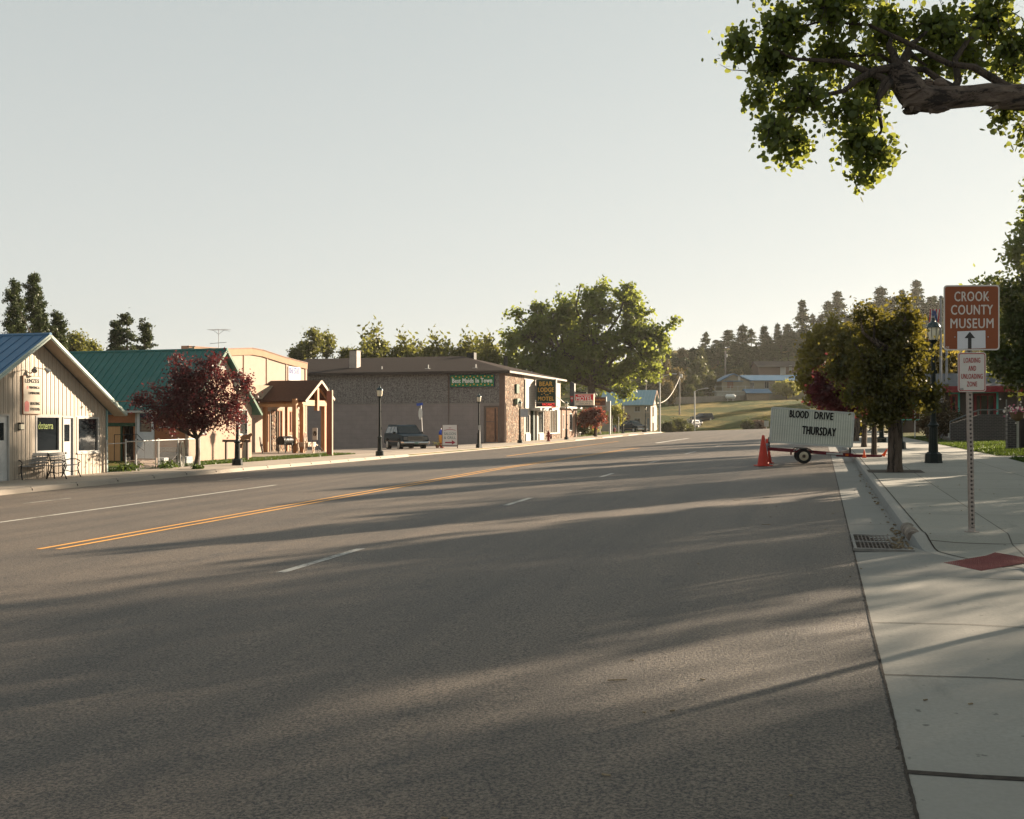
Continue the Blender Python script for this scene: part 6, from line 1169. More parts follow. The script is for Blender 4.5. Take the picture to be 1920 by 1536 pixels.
mb = MB(); bk_ = mat('dark_grey_print', (.035,.034,.035), .5); mb.prism([(L(a), yf-.0036, Zl(b)) for a, b in ((1812.2,654.3),(1818.8,654.3),(1818.8,634.8),(1825.4,634.8),(1815.8,622.5),(1806,634.8),(1812.2,634.8))], (0, .0005, 0)); t.part('arrow', mb, bk_, pn); mb = MB()
for a, b in ((1788.5, 632.5), (1849, 632.5), (1789, 558.5), (1849, 558.5), (1819.5, 559)): mb.lathe(0, 0, [(.008, 0), (.006, .004)], 8); n_ = 16; mb.v[-n_:] = [(L(a)+q[0], yf-.0015-q[2], Zl(b)+q[1]) for q in mb.v[-n_:]]
t.part('bolt', mb, M['galv'], pn)
lx0, lx1, lz0, lz1 = L(1794), L(1845.5), Zl(735), Zl(661.5); mb = MB(); mb.prism(rrect(lx0, lx1, lz0, lz1, .032, yf), (0, .003, 0)); pn = t.part('loading_sign', mb, swh); sred = mat('sign_red_print', (.30,.035,.03), .5); mb = MB(); rr1, rr2 = rrect(lx0+.009, lx1-.009, lz0+.009, lz1-.009, .026, yf-.001), rrect(lx0+.0185, lx1-.0185, lz0+.0185, lz1-.0185, .019, yf-.001); n = len(rr1); mb.v = rr1+rr2; mb.f = [(i, (i+1) % n, n+(i+1) % n, n+i) for i in range(n)]; t.part('red_border', mb, sred, pn)
lc = (lx0+lx1)/2; condensed('LOADING', lc, 676, 30, 9.3, sred, .01); condensed('AND', lc+.002, 691, 14, 9.3, sred, .01); condensed('UNLOADING', lc, 706, 39, 9.3, sred, .01); condensed('ZONE', lc, 720.5, 18.5, 9.3, sred, .01); condensed('08', lx0+.045, 730, 6, 4, bk_, 0)

# portable marquee trailer
d = 32.9; x, y = W(1506, d); zt0 = zr(x, y); k = d/FPX; t = Thing('sign_trailer', 'portable white marquee sign on a red trailer reading blood drive thursday', 'sign trailer', (x, y, zt0), rot=TH-R(12)); ph_ = -R(12); L = lambda px: d*((px-1506)/FPX)/(math.cos(ph_)-(px-CX)/FPX*math.sin(ph_)); Zl = lambda py: ZZ(py, d)-zt0
c1, c2, c3, c4 = (L(1443), Zl(828.5)), (L(1596.5), Zl(837.5)), (L(1600), Zl(775.5)), (L(1448), Zl(764.5))
pw = mat('marquee_white', (.58,.60,.53), .55, 0, .06, 2); mb = MB(); mb.prism([(c1[0], -.10, c1[1]), (c2[0], -.10, c2[1]), (c3[0], -.10, c3[1]), (c4[0], -.10, c4[1])], (0, .22, 0)); pn = t.part('sign_box', mb, mat('marquee_groove', (.42,.44,.39), .6)); mb = MB(); nr_ = 34
for i in range(nr_):
    f0, f1 = (i+.12)/nr_, (i+.72)/nr_
    P = [(c1[0]+(c2[0]-c1[0])*f, -.101, c1[1]+(c2[1]-c1[1])*f+.012) for f in (f0, f1)] + [(c4[0]+(c3[0]-c4[0])*f, -.101, c4[1]+(c3[1]-c4[1])*f-.012) for f in (f1, f0)]; mb.prism(P, (0, -.022, 0))
t.part('rib', mb, pw, pn); mb = MB(); 
for a, b in ((c1, c2), (c2, c3), (c3, c4), (c4, c1)): mb.bar((a[0], -.115, a[1]), (b[0], -.115, b[1]), .06, .035, (0,1,0))
for f in (.25, .5, .75): mb.bar((c1[0]+(c4[0]-c1[0])*f, -.123, c1[1]+(c4[1]-c1[1])*f), (c2[0]+(c3[0]-c2[0])*f, -.123, c2[1]+(c3[1]-c2[1])*f), .006, .014, (0,1,0))
t.part('frame', mb, mat('aluminium_frame', (.45,.47,.45), .4, .5), pn)
rt = Vector((c3[0]-c4[0], 0, c3[1]-c4[1])).normalized(); upv = Vector((0,-1,0)).cross(rt)*-1; upv = Vector((-rt.z, 0, rt.x))
def mtext(s_, pxs, pxe, py, h): t.text(s_, (L((pxs+pxe)/2), -.126, Zl(py)), rt, upv, (pxe-pxs)*k, h*k, blk, pn, depth=.006, bold=.032)
mtext('BLOOD', 1481, 1515, 777, 13.3); mtext('DRIVE', 1527.5, 1560.5, 780, 13); mtext('THURSDAY', 1505, 1565, 808.5, 15)
rdm = mat('trailer_red', (.115,.012,.020), .45, .1, .25, 6); mb = MB(); mb.bar((L(1437), 0, Zl(842)), (L(1600), 0, Zl(853)), .09, .10); mb.bar((L(1440), .5, Zl(842)), (L(1598), .5, Zl(853)), .07, .09); 
for px in (1440, 1484, 1549, 1592): f = (px-1437)/163; mb.bar((L(px), -.02, Zl(842+11*f)), (L(px), .55, Zl(842+11*f)), .07, .08)
mb.bar((L(1483), -.03, Zl(846)), (L(1483), -.03, Zl(853)), .05, .05); t.part('chassis', mb, rdm); mb = MB(); mb.bar((L(1569), .2, Zl(853.5)), (L(1655), .2, Zl(855.5)), .09, .09); t.part('drawbar', mb, rdm)
mb = MB(); mb.bar((L(1549), -.05, Zl(850)), (L(1580), -.05, Zl(851)), .05, .06); mb.bar((L(1575), -.03, Zl(848)), (L(1592), .1, Zl(846)), .08, .08); t.part('winch', mb, M['galv']); mb = MB(); mb.cbox(L(1587.5), -.08, Zl(852.5), .09, .04, .07); t.part('amber_light', mb, mat('amber', (.55,.12,.02), .35))
mb = MB()
for px, a, b in ((1442, 826, 843), (1594, 836, 853)): mb.bar((L(px), 0, Zl(a-6)), (L(px), 0, Zl(b)), .05, .05); mb.bar((L(px), .1, Zl(a-6)), (L(px), .1, Zl(b)), .05, .05)
t.part('upright', mb, M['black'])
for yy, nm in ((-.28, ''), (.95, '')):
    mb = MB(); mb.lathe(0, 0, [(.13, -.075), (.215, -.07), (.232, -.04), (.232, .04), (.215, .07), (.13, .075)], 24); mb.v = [(a, c, b) for a, b, c in mb.v]; mb.v = [(a, b+yy, c+.232) for a, b, c in mb.v]; w_ = t.part('wheel', mb, M['rubber'], smooth=True); mb = MB(); mb.lathe(0, 0, [(.145, .0), (.14, .03), (.06, .05), (.05, .02), (.03, .02)], 18); sg = -1 if yy < 0 else 1; mb.v = [(a, yy+sg*(.055+c), b+.232) for a, b, c in mb.v]; t.part('rim', mb, mat('cream_rim', (.42,.37,.27), .5, 0, .2, 9), w_); mb = MB(); mb.cbox(0, yy-.09 if yy < 0 else yy+.09, .232, .05, .05, .05); t.part('hub', mb, M['iron'], w_)
    mb = MB(); pts = [(L(1487), yy, Zl(846)), (L(1493), yy, Zl(841)), (L(1517), yy, Zl(841.5)), (L(1524), yy, Zl(848))]
    for a, b in zip(pts, pts[1:]): mb.bar(a, b, .20, .025)
    t.part('mudguard', mb, M['black'])
mb = MB(); mb.bar((L(1491), -.39, Zl(844)), (L(1497), -.39, Zl(840.5)), .01, .035); t.part('reflector', mb, M['trimwhite']); mb = MB(); mb.bar((L(1650), .2, Zl(855)), (L(1650), .2, .17), .06, .06); mb.bar((0, -.28, .232), (0, .95, .232), .05, .05); t.part('axle', mb, M['black'])
mb = MB(); mb.tube([(L(1437.5), -.02, Zl(867)), (L(1437), -.02, Zl(832))], .04, 8); mb.cbox(L(1437), -.02, Zl(834), .13, .1, .08); t.part('jack', mb, mat('jack_grey', (.25,.27,.30), .5, .4)); 
# cones
def cone(label, loc, h, m, rot=0, group='orange traffic cones beside the trailer'):
    t = Thing('traffic_cone', label, 'traffic cone', loc, group, rot=rot); mb = MB(); mb.lathe(0, 0, [(h*.19, .03), (h*.185, .05), (h*.045, h*.97), (h*.03, h)], 16); t.part('body', mb, m, smooth=True); mb = MB(); mb.box(-h*.24, -h*.24, 0, h*.24, h*.24, .035); t.part('base', mb, m, bevel=.01); return t
cm = mat('cone_orange_red', (.46,.045,.028), .55, 0, .2, 5, dirt=(.25,.05,.035)); x, y = W(1431, 32.0); cone('tall weathered orange cone at the left end of the trailer, the front one', (x, y, zr(x, y)), .95, cm, .4); x, y = W(1438.5, 33.6); cone('tall orange cone half hidden behind the front cone', (x, y, zr(x, y)), .80, cm, .2)
co2 = mat('bright_cone_orange', (.85,.10,.025), .5)
x, y = W(1620.5, 32.2); zc = ZZ(864.3, 32.2); cone('tiny bright orange cone set beside the trailer drawbar', (x, y, max(zsr(x, y), zc)), .26, co2)
x, y = W(1656, 33.0); c2_ = cone('tiny bright orange cone tipped over at the end of the drawbar', (x, y, ZZ(855, 33)), .26, co2); c2_.o.rotation_euler = (.15, R(28), 0)
# ------------------------------------------------------------------ vegetation
def leaf_obj(name, C, size, m, parent, off=(0,0,0), k=4, seed=0, val=None, upright=False, elong=1.5):
    rs = np.random.RandomState(seed); C = np.asarray(C, dtype=np.float64)-np.array(off); N = len(C)
    n = rs.normal(size=(N, 3)); n /= np.linalg.norm(n, axis=1)[:, None]
    a = rs.normal(size=(N, 3)); a -= (a*n).sum(1)[:, None]*n; a /= np.linalg.norm(a, axis=1)[:, None]; b = np.cross(n, a)
    s = size*rs.uniform(.6, 1.25, N)
    if k == 4: sh = [(-.5*elong, 0), (0, -.42), (.5*elong, 0), (0, .42)]
    elif k == 3: sh = [(-.5, -.4), (.6, 0), (-.5, .4)]
    elif k == 5: sh = [(-.5, 0), (-.25, -.5), (.3, -.42), (.62, 0), (.3, .42), (-.25, .5)]
    k2 = len(sh); V = np.empty((N, k2, 3)); fold = rs.uniform(-.18, .18, N)
    for i, (p, q) in enumerate(sh): V[:, i] = C + (p*s)[:, None]*a + (q*s)[:, None]*b + (abs(q)*fold*s)[:, None]*n
    me = bpy.data.meshes.new(name); me.vertices.add(N*k2); me.vertices.foreach_set('co', V.ravel()); me.loops.add(N*k2); me.loops.foreach_set('vertex_index', np.arange(N*k2, dtype=np.int32))
    me.polygons.add(N); me.polygons.foreach_set('loop_start', np.arange(0, N*k2, k2, dtype=np.int32)); me.polygons.foreach_set('loop_total', np.full(N, k2, dtype=np.int32)); me.update(calc_edges=True)
    v = rs.uniform(0, 1, N)*.6 + (.4*(val if val is not None else rs.uniform(0, 1, N))); at = me.attributes.new('leafv', 'FLOAT', 'FACE'); at.data.foreach_set('value', v.astype(np.float32))
    me.materials.append(m); o = bpy.data.objects.new(name, me); COL.objects.link(o)
    if parent: o.parent = parent
    return o
def sample_tips(rs, lobes, n, lo=.35, vp=.8):
    vol = np.array([l[3]*l[4]*l[5] for l in lobes])**vp; pick = rs.choice(len(lobes), n, p=vol/vol.sum()); T = []
    for i in pick:
        l = lobes[i]; v = rs.normal(size=3); v /= np.linalg.norm(v); r = rs.uniform(lo**2, 1)**.5*(1.0 if rs.uniform() < .8 else rs.uniform(1.0, 1.22)); T.append((i, l[0]+v[0]*r*l[3], l[1]+v[1]*r*l[4], l[2]+v[2]*r*l[5]))
    return T
def curve_pts(p, q, rs, n=4, wob=.1, sag=0):
    p, q = Vector(p), Vector(q); L = (q-p).length; out = [p]
    for k in range(1, n):
        f = k/n; w = p.lerp(q, f)+Vector(rs.normal(size=3))*wob*L*math.sin(math.pi*f)*.5; w.z += sag*L*math.sin(math.pi*f); out.append(w)
    return out+[q]
def tree(name, label, cat, base, lobes, ntips, lpt, spread, size, lm, bm, tr, fork, seed, group=None, k=4, lo=.35, twig=.012, trunk_pts=None, limb_r=.4, crown_name='crown'):
    rs = np.random.RandomState(seed); t = Thing(name, label, cat, base, group); base = Vector(base); fk = Vector(fork); mb = MB()
    tp = [Vector(p) for p in trunk_pts] if trunk_pts else [base-Vector((0,0,.15)), base.lerp(fk, .5)+Vector(rs.normal(size=3))*tr*.35, fk]
    tp[0] = tp[0]; rr = [tr*1.35]+[tr]*(len(tp)-2)+[tr*.75]; pts = [tp[0], tp[0]+Vector((0,0,.3))+(tp[1]-tp[0])*.02]+tp[1:]; mb.tube(pts, [tr*1.45, tr*1.1]+rr[1:], 10)
    tr_ = t.part('trunk', mb, bm, smooth=True); lb = MB()
    for l in lobes:
        lb.tube(curve_pts(fk, l[:3], rs, 4, .16, -.03), [tr*limb_r*1.5, tr*limb_r*1.2, tr*limb_r*.9, tr*limb_r*.6, tr*limb_r*.35], 6)
    tips = sample_tips(rs, lobes, ntips, lo)
    for i, x, y, z in tips:
        l = lobes[i]; c = Vector(l[:3]); e = Vector((x, y, z)); s0 = c.lerp(e, rs.uniform(-.1, .25)); lb.tube(curve_pts(s0, e, rs, 2, .12), [twig*2.2, twig*1.4, twig*.5], 4, False)
    t.part('limbs', lb, bm); P = []; V = []
    for i, x, y, z in tips:
        l = lobes[i]; c = np.array(l[:3]); e = np.array((x, y, z)); n = int(lpt*rs.uniform(.5, 1.4)); g = rs.normal(size=(n, 3))*spread*rs.uniform(.6, 1.2)*np.array([1, 1, .8]); f = rs.uniform(.35, 1.08, n)[:, None]**.6
        P.append(c+(e-c)*f+g); V.append(np.full(n, rs.uniform(0, 1)))
    leaf_obj(crown_name, np.vstack(P), size, lm, t.o, t.loc, k, seed, np.concatenate(V)); return t
def pl(px, py, rx, rz, d, ry=None, dd=0):
    x, y = W(px, d+dd); kk = (d+dd)/FPX; a, b = rx*kk, rz*kk; return (x, y, ZZ(py, d+dd), a, ry or (a+b)/2, b)
bark = m_bark('tree_bark', (.085,.06,.045), (.17,.125,.095), 9); barkd = m_bark('dark_bark', (.05,.036,.028), (.10,.075,.058), 5)
barkc = m_bark('cottonwood_bark', (.055,.038,.032), (.25,.19,.15), 7); barkl = m_bark('cottonwood_limb_bark', (.050,.034,.030), (.26,.20,.16), 7, 'x')
LG = leafmat('cottonwood_leaf', (.040,.072,.016), (.11,.15,.027), .58, (.20,.225,.035)); LO = leafmat('olive_leaf', (.026,.034,.008), (.085,.075,.016), .42, (.135,.115,.016))
LM = leafmat('maroon_leaf', (.028,.008,.010), (.085,.022,.024), .35, (.13,.025,.025)); LP = leafmat('pine_needles', (.022,.036,.014), (.062,.075,.024), .2); LB = leafmat('hill_leaf', (.035,.048,.012), (.10,.10,.03), .4)
LY = leafmat('yellow_green_leaf', (.16,.18,.03), (.34,.30,.07), .5); LGo = leafmat('golden_leaf', (.06,.055,.012), (.15,.12,.025), .5, (.22,.17,.03)); LJ = leafmat('arborvitae', (.020,.034,.009), (.055,.07,.018), .25); LSp = leafmat('far_poplar_leaf', (.045,.058,.014), (.14,.135,.035), .45, (.16,.16,.03)); LMr = leafmat('red_maroon_leaf', (.05,.014,.014), (.16,.045,.035), .4, (.2,.05,.03))
# left pavement maroon tree
d = 43.3; x, y = W(368, d); zb = zsl(-24, y); tree('maroon_tree', 'round maroon leaved street tree by the yard fence', 'tree', (x, y, zb), [pl(365,745,72,62,d), pl(310,770,55,42,d), pl(420,765,48,48,d), pl(345,705,42,32,d), pl(400,700,50,40,d), pl(270,750,26,18,d), pl(455,720,20,30,d), pl(330,675,16,16,d), pl(365,795,50,22,d), pl(290,728,20,14,d)], 260, 62, .20, .085, LM, barkd, .095, (x+.05, y, zb+1.25), 11, lo=.2, twig=.009)
d = 121; x, y = W(1117, d); zb = zsl(-24, y); tree('maroon_tree', 'small reddish maroon street tree below the red motel sign', 'tree', (x, y, zb), [pl(1112,783,24,17,d), pl(1095,785,13,12,d), pl(1130,783,12,14,d), pl(1118,772,14,9,d)], 90, 55, .3, .2, LMr, barkd, .16, (x, y, zb+1.4), 12, lo=.15)
# big cottonwood behind the motel
d = 135; x, y = W(1117, d); zb = zsl(-30, y)
tree('cottonwood_tree', 'huge green cottonwood towering behind the motel signs', 'tree', (x, y, zb), [pl(*q, d, dd=e) for q, e in (((1000,632,50,42),0), ((962,650,30,35),2), ((1040,600,42,40),1), ((1100,560,34,28),0), ((1120,585,45,40),-1), ((1172,562,30,32),1), ((1190,600,42,42),0), ((1110,640,60,50),-2), ((1185,650,55,48),-1), ((1232,625,30,24),0), ((1262,604,14,9),0), ((1215,690,30,34),0), ((1075,690,50,45),0), ((1005,690,50,40),0), ((1140,700,60,40),1), ((1172,738,22,18),-2), ((955,690,22,28),1), ((1088,535,12,14),0), ((1128,536,14,15),0), ((1178,535,13,12),0), ((1240,650,24,26),0), ((968,590,24,20),0), ((1062,585,34,40),1), ((1072,640,48,50),2), ((1015,600,30,30),-1), ((1035,690,50,50),0), ((1010,575,14,16),0))], 1050, 30, .42, .38, LG, barkd, .62, (x-.6, y, ZZ(722, d)), 13, lo=.45, twig=.03, limb_r=.36)
# street trees on the right
def street_tree(px, py, d, lobes, lab, lm, seed, n=170, lpt=75, sp=.24, sz=.085, tr=.12, fz_=2.0):
    g = GP(px, py, zsr); d0 = g.x*-s_+g.y*c_; return tree('street_tree', lab, 'tree', g, [pl(*q, d0, dd=e) for q, e in lobes], n, lpt, sp, sz, lm, bark, tr, (g.x, g.y, g.z+fz_), seed, lo=.2, twig=.01)
street_tree(1678, 885, 25.7, (((1690,655,58,66),0), ((1645,690,45,62),0), ((1716,690,30,60),.3), ((1680,735,66,52),-.3), ((1655,625,38,38),.3), ((1705,600,24,26),0), ((1655,775,36,26),-.2), ((1740,745,18,26),0), ((1612,590,10,22),0), ((1700,572,10,18),0), ((1755,735,12,16),0), ((1640,585,12,16),0), ((1600,640,12,14),0), ((1598,735,12,18),0)), 'nearest olive leaved street tree with a stout leaning trunk in the sidewalk cut', LO, 21, 300, 78, .12, .072, .155, 1.9)
street_tree(1639, 853, 36, (((1600,655,45,50),0), ((1640,625,35,40),0), ((1620,720,42,55),0), ((1580,690,30,40),0)), 'second street tree with a thin pale trunk behind the trailer drawbar', LO, 22, 150, 52, .16, .11, .085, 1.8)
street_tree(1620, 838.5, 47, (((1558,728,40,44),0), ((1600,745,32,36),0), ((1575,700,32,30),0)), 'dark maroon street tree behind the marquee sign', LM, 23, 150, 60, .22, .14, .11, 1.8)
street_tree(1603, 827.5, 60, (((1530,650,30,38),0), ((1515,705,22,44),0), ((1560,635,38,40),0), ((1530,745,22,28),0), ((1570,680,40,40),0)), 'yellow green street tree whose crown spreads left above the marquee sign', leafmat('bright_olive_leaf', (.045,.058,.010), (.17,.14,.025), .5, (.24,.20,.02)), 24, 200, 50, .25, .17, .20, 1.8)
for px, py, sd in ((1588, 820, 25), (1580, 815, 26)):
    g = GP(px, py, zsr); tree('street_tree', ('fifth street tree just behind the marquee sign', 'farthest street tree behind the marquee sign')[sd-25], 'tree', g, [pl(px-8, 765, 26, 36, g.y/1.03), pl(px+10, 745, 26, 36, g.y/1.03)], 60, 60, .5, .28, LO, bark, .16, (g.x, g.y, g.z+1.8), sd)
for q_, (px, py) in enumerate(((1678, 884), (1639, 852.5), (1620, 838), (1603, 827))):
    g = GP(px, py, zsr); pm = MB(); pm.add([(g.x+a, g.y+b, zsr(g.x+a, g.y+b)+.0065) for a, b in ((-.62,-.62),(.62,-.62),(.62,.62),(-.62,.62))], [(0,1,2,3)]); struct('tree_pit', pm, mat('pit_soil', (.075,.060,.048), .95, 0, .4, 7))
# trees of the museum lawn
d = 47; x, y = W(1985, d); tree('lawn_tree', 'dark leafy lawn tree right behind the brown museum sign', 'tree', (x, y, zsr(8, y)), [pl(*q, d) for q in ((1905,600,32,52), (1902,682,42,42), (1960,640,60,90), (1868,655,22,38), (1886,552,20,28), (1940,525,34,40), (1925,710,40,26), (2020,600,70,110))], 460, 62, .3, .16, leafmat('dark_lawn_tree_leaf', (.016,.034,.009), (.055,.075,.015), .35, (.10,.105,.015)), barkd, .28, (x, y, 3.2), 36, lo=.2)
d = 72; x, y = W(2005, d); tree('lawn_tree', 'tallest leafy tree, rising into the sky at the right edge above the museum sign', 'tree', (x, y, zsr(8, y)), [pl(*q, d, dd=e) for q, e in (((1945,420,40,80),0), ((1905,470,25,40),0), ((1905,590,38,60),0), ((1960,590,90,110),2), ((1850,545,22,28),0), ((2070,450,120,150),3), ((1905,680,50,44),-2), ((2050,650,110,80),0), ((1955,350,30,45),0), ((1995,270,60,60),0), ((2060,300,70,60),2), ((1880,700,40,30),-1))], 720, 60, .42, .25, LG, barkd, .45, (x, y, 5.5), 31, lo=.25)
d = 86; x, y = W(1775, d); tree('golden_tree', 'backlit golden leaved tree behind the flagpoles', 'tree', (x, y, zsr(8, y)), [pl(*q, d) for q in ((1770,690,32,46), (1755,735,26,30), (1795,720,24,40), (1745,655,22,30))], 190, 55, .6, .26, LGo, bark, .2, (x, y, 2.8), 32)
d = 58; x, y = W(1762, d); tree('rusty_shrub', 'round rust tinged shrub on the lawn left of the brick steps', 'shrub', (x, y, zsr(8, y)), [pl(1765,790,32,28,d), pl(1742,798,20,22,d), pl(1790,795,22,24,d), pl(1765,770,20,16,d)], 130, 70, .2, .10, leafmat('rusty_leaf', (.022,.020,.008), (.085,.050,.018), .3), bark, .05, (x, y, .9), 33, twig=.006)
# unseen trees beyond the right edge whose shadows stripe the road
off = [(12.5, 26.6, 9.0, 2.5, 41), (17, 34.5, 11.5, 3.4, 42), (12.2, 39, 6.8, 2.8, 43), (25, 43, 13.5, 3.8, 44), (30, 66, 17, 5.0, 45), (16, 18.5, 8.5, 2.6, 46), (38, 62, 17, 5, 47), (12, 33, 6.3, 2.5, 48), (13.6, 19.3, 9.6, 2.5, 49), (20, 25.6, 11, 3, 50), (24, 32.3, 14, 3.2, 51), (18.6, 26.2, 11.5, 2.6, 52)]
for x, y, h, r, sd in off:
    rs = np.random.RandomState(sd); z0 = zsr(8, y); lob = [(x+rs.uniform(-.5,.5)*r, y+rs.uniform(-.5,.5)*r, z0+h*f, r*.62, r*.62, h*.2) for f in (.34, .45, .55, .65, .75, .84)]
    tree('shade_tree', 'leafy tree off the right edge of the view, %d m tall, shading the road' % h, 'tree', (x, y, z0), lob, 100, 34, .5, .36 if sd in (43, 48) else .20, LG, barkd, .3, (x, y, z0+h*.28), sd, 'shade trees beyond the right edge')
# near cottonwood with the overhanging limb
d = 12.2; tx, ty = W(3190, 12.2); zb = zsr(5, ty); mb = MB(); t = Thing('overhanging_cottonwood', 'old cottonwood reaching a thick broken limb and hanging leaves over the sidewalk', 'tree', (tx, ty, zb)); rs = np.random.RandomState(61)
mb.tube([(tx, ty, zb-.2), (tx, ty, zb+.5), (tx-.1, ty, 4), (tx+.1, ty+.3, 9), (tx, ty, 13)], [.75, .55, .5, .4, .15], 16); t.part('trunk', mb, barkc, smooth=True)
mb = MB(); P = []; Rr = []
for px, py, r_ in ((3190,100,42), (2900,150,38), (2640,170,36), (2450,178,34), (2250,190,32), (2100,192,30), (2000,190,28), (1920,182,28), (1880,181,28), (1850,178,26), (1815,181,25), (1780,183,27), (1745,185,29), (1720,184,30), (1700,182,26), (1689,181,15)):
    x, y = W(px, d+rs.uniform(-.01,.01)); P.append(Vector((x, y, ZZ(py, d)))); Rr.append(r_*d/FPX)
Rr = [q*.80 for q in Rr]; mb.tube(P, Rr, 22)
rsx = random.Random(9); mb.v = [tuple(np.array(v)+np.array([rsx.gauss(0,.010) for _ in range(3)])) for v in mb.v]
Q = [Vector((*W(px, d), ZZ(py, d))) for px, py in ((1712,178), (1700,158), (1690,140), (1683,126))]; mb.tube(Q, [.17, .17, .15, .13], 12); bl_ = rsx
for _ in range(16): f = rsx.random(); p = P[11].lerp(P[14], f)+Vector((rsx.gauss(0,.03), rsx.gauss(0,.05), rsx.choice((-1, 1))*.15)); mb.blob(p, (rsx.uniform(.04,.09), .06, rsx.uniform(.03,.06)), 7, 5, .2, rsx)
for a, b in (((1745,210),(1744,219)), ((1870,205),(1850,214)), ((1709,205),(1709,215)), ((1698,200),(1691,209))): mb.tube([Vector((*W(a[0], d-.1), ZZ(a[1], d))), Vector((*W(b[0], d-.1), ZZ(b[1], d)))], [.03, .008], 6)
t.part('limb', mb, barkl, smooth=True); br = MB()
lob = [pl(*q, d, dd=e) for q, e in (((1470,60,62,62),0), ((1445,130,45,60),.2), ((1390,90,40,26),0), ((1500,190,75,50),0), ((1450,250,40,42),-.2), ((1490,275,38,36),0), ((1560,110,70,62),.4), ((1600,215,60,40),.1), ((1610,270,55,42),0), ((1650,290,30,32),0), ((1618,330,20,22),0), ((1640,160,50,60),.5), ((1660,60,70,70),.6), ((1560,20,90,60),0), ((1760,60,75,45),.5), ((1800,110,60,30),.8), ((1850,40,70,60),.9), ((1900,100,60,44),1.0), ((1745,125,40,20),.7), ((1700,-60,200,80),.5), ((1900,-60,150,90),1), ((1470,-60,100,70),0), ((1888,215,14,18),.4), ((1925,255,12,22),.4), ((2050,60,120,90),1), ((2200,20,150,120),1.5), ((1425,185,20,16),0), ((1900,140,40,14),.8))]
fk = Q[-1]
for l in lob[:20:2]: br.tube(curve_pts(Q[-1] if rs.uniform() < .35 or l[2] < P[7].z+.2 else P[int(rs.uniform(7, 14))], l[:3], rs, 6, .07, .10), [.055, .045, .036, .028, .02, .015, .01], 8, False)
tips = sample_tips(rs, lob, 1250, .1, .45); PP = []; VV = []
for i, x, y, z in tips:
    l = lob[i]; c = Vector(l[:3]); e = Vector((x, y, z)); s0 = c.lerp(e, rs.uniform(-.2, .2))+Vector((0,0,.12)); e2 = e+Vector((0, 0, -.05)); cp_ = curve_pts(s0, e2, rs, 3, .14, .08); br.tube(cp_, [.012, .008, .005, .003], 4, False)
    n = int(rs.uniform(11, 24)); f = rs.uniform(.15, 1.05, n)[:, None]; g = rs.normal(size=(n, 3))*np.array([.085, .085, .085]); PP.append(np.array(s0)+(np.array(e2)-np.array(s0))*f+g); VV.append(np.full(n, rs.uniform(0, 1)))
xt, yt = W(1350, d); br.tube([Vector((*W(1400, d), ZZ(133, d))), Vector((*W(1368, d), ZZ(131, d))), Vector((*W(1350, d), ZZ(121, d)))], [.006, .004, .002], 4)
t.part('twigs', br, barkd); leaf_obj('leaves', np.vstack(PP), .066, leafmat('near_cottonwood_leaf', (.040,.074,.020), (.11,.15,.030), .55, (.20,.22,.036)), t.o, t.loc, 5, 61, np.concatenate(VV))
rs = np.random.RandomState(62); PP = np.clip(rs.normal(size=(5200, 3)), -1.7, 1.7)*np.array([2.2, 3.6, 1.6])+np.array([tx+1.2, ty+1, 10.5]); leaf_obj('upper_leaves', PP, .24, LG, t.o, t.loc, 5, 62)

# conifers
def conifer(name, label, cat, base, H, r, seed, group=None, n=26, droop=-.15, lm=LP, start=.22, size=.42, cone_=.75, lpt=34, sf=1.0):
    rs = np.random.RandomState(seed); t = Thing(name, label, cat, base, group); b = Vector(base); mb = MB(); mb.tube([b-Vector((0,0,.5)), b+Vector((rs.normal()*.1, 0, H*.5)), b+Vector((0,0,H*.98))], [H*.017, H*.012, .03], 7); t.part('trunk', mb, barkd); br = MB(); P = []; V = []
    for k in range(n*3):
        f = start+(1-start)*rs.uniform(0, 1)**.85; rr = r*max(.12, (1-((f-start)/(1-start))**1.3))**cone_*rs.uniform(.45, 1.12); an = rs.uniform(0, 6.28); s0 = b+Vector((0, 0, H*f)); e = s0+Vector((math.cos(an)*rr, math.sin(an)*rr, droop*rr+rs.normal()*.15)); br.tube([s0, s0.lerp(e, .6)+Vector((0,0,.05*rr)), e], [.05, .035, .015], 4, False)
        m_ = int(lpt*rs.uniform(.6, 1.3)); ff = rs.uniform(.35, 1.05, m_)[:, None]; sp = (.10*H*.22+.12)*sf; P.append(np.array(s0)+(np.array(e)-np.array(s0))*ff+rs.normal(size=(m_, 3))*np.array([sp, sp, sp*.55])); V.append(np.full(m_, rs.uniform(0, 1)))
    P.append(np.array(b)+np.array([0, 0, H])+rs.normal(size=(14, 3))*np.array([.15, .15, .35])); V.append(np.zeros(14)); t.part('branches', br, barkd); leaf_obj('crown', np.vstack(P), size, lm, t.o, t.loc, 4, seed, np.concatenate(V), elong=1.9); return t
pines = [(1323,624,10),(1342,638,9),(1365,620,17),(1393,609,16),(1409,617,10),(1432,611,13),(1458,606,9),(1477,607,12),(1504,564,15),(1524,588,9),(1552,565,13),(1570,547,17),(1652,538,20),(1678,555,12),(1692,543,11),(1719,525,15),(1751,554,9),(1607,572,12),(1737,575,12),(1590,590,11),(1293,655,11),(1262,662,12),(1630,565,12),(1540,590,12),(1766,580,10),(1667,575,14)]
protos = []; GPn = 'pine trees along the hill crest'; lab = 'tall dark pine standing on the crest of the hill against the sky'; rnd = random.Random(17)
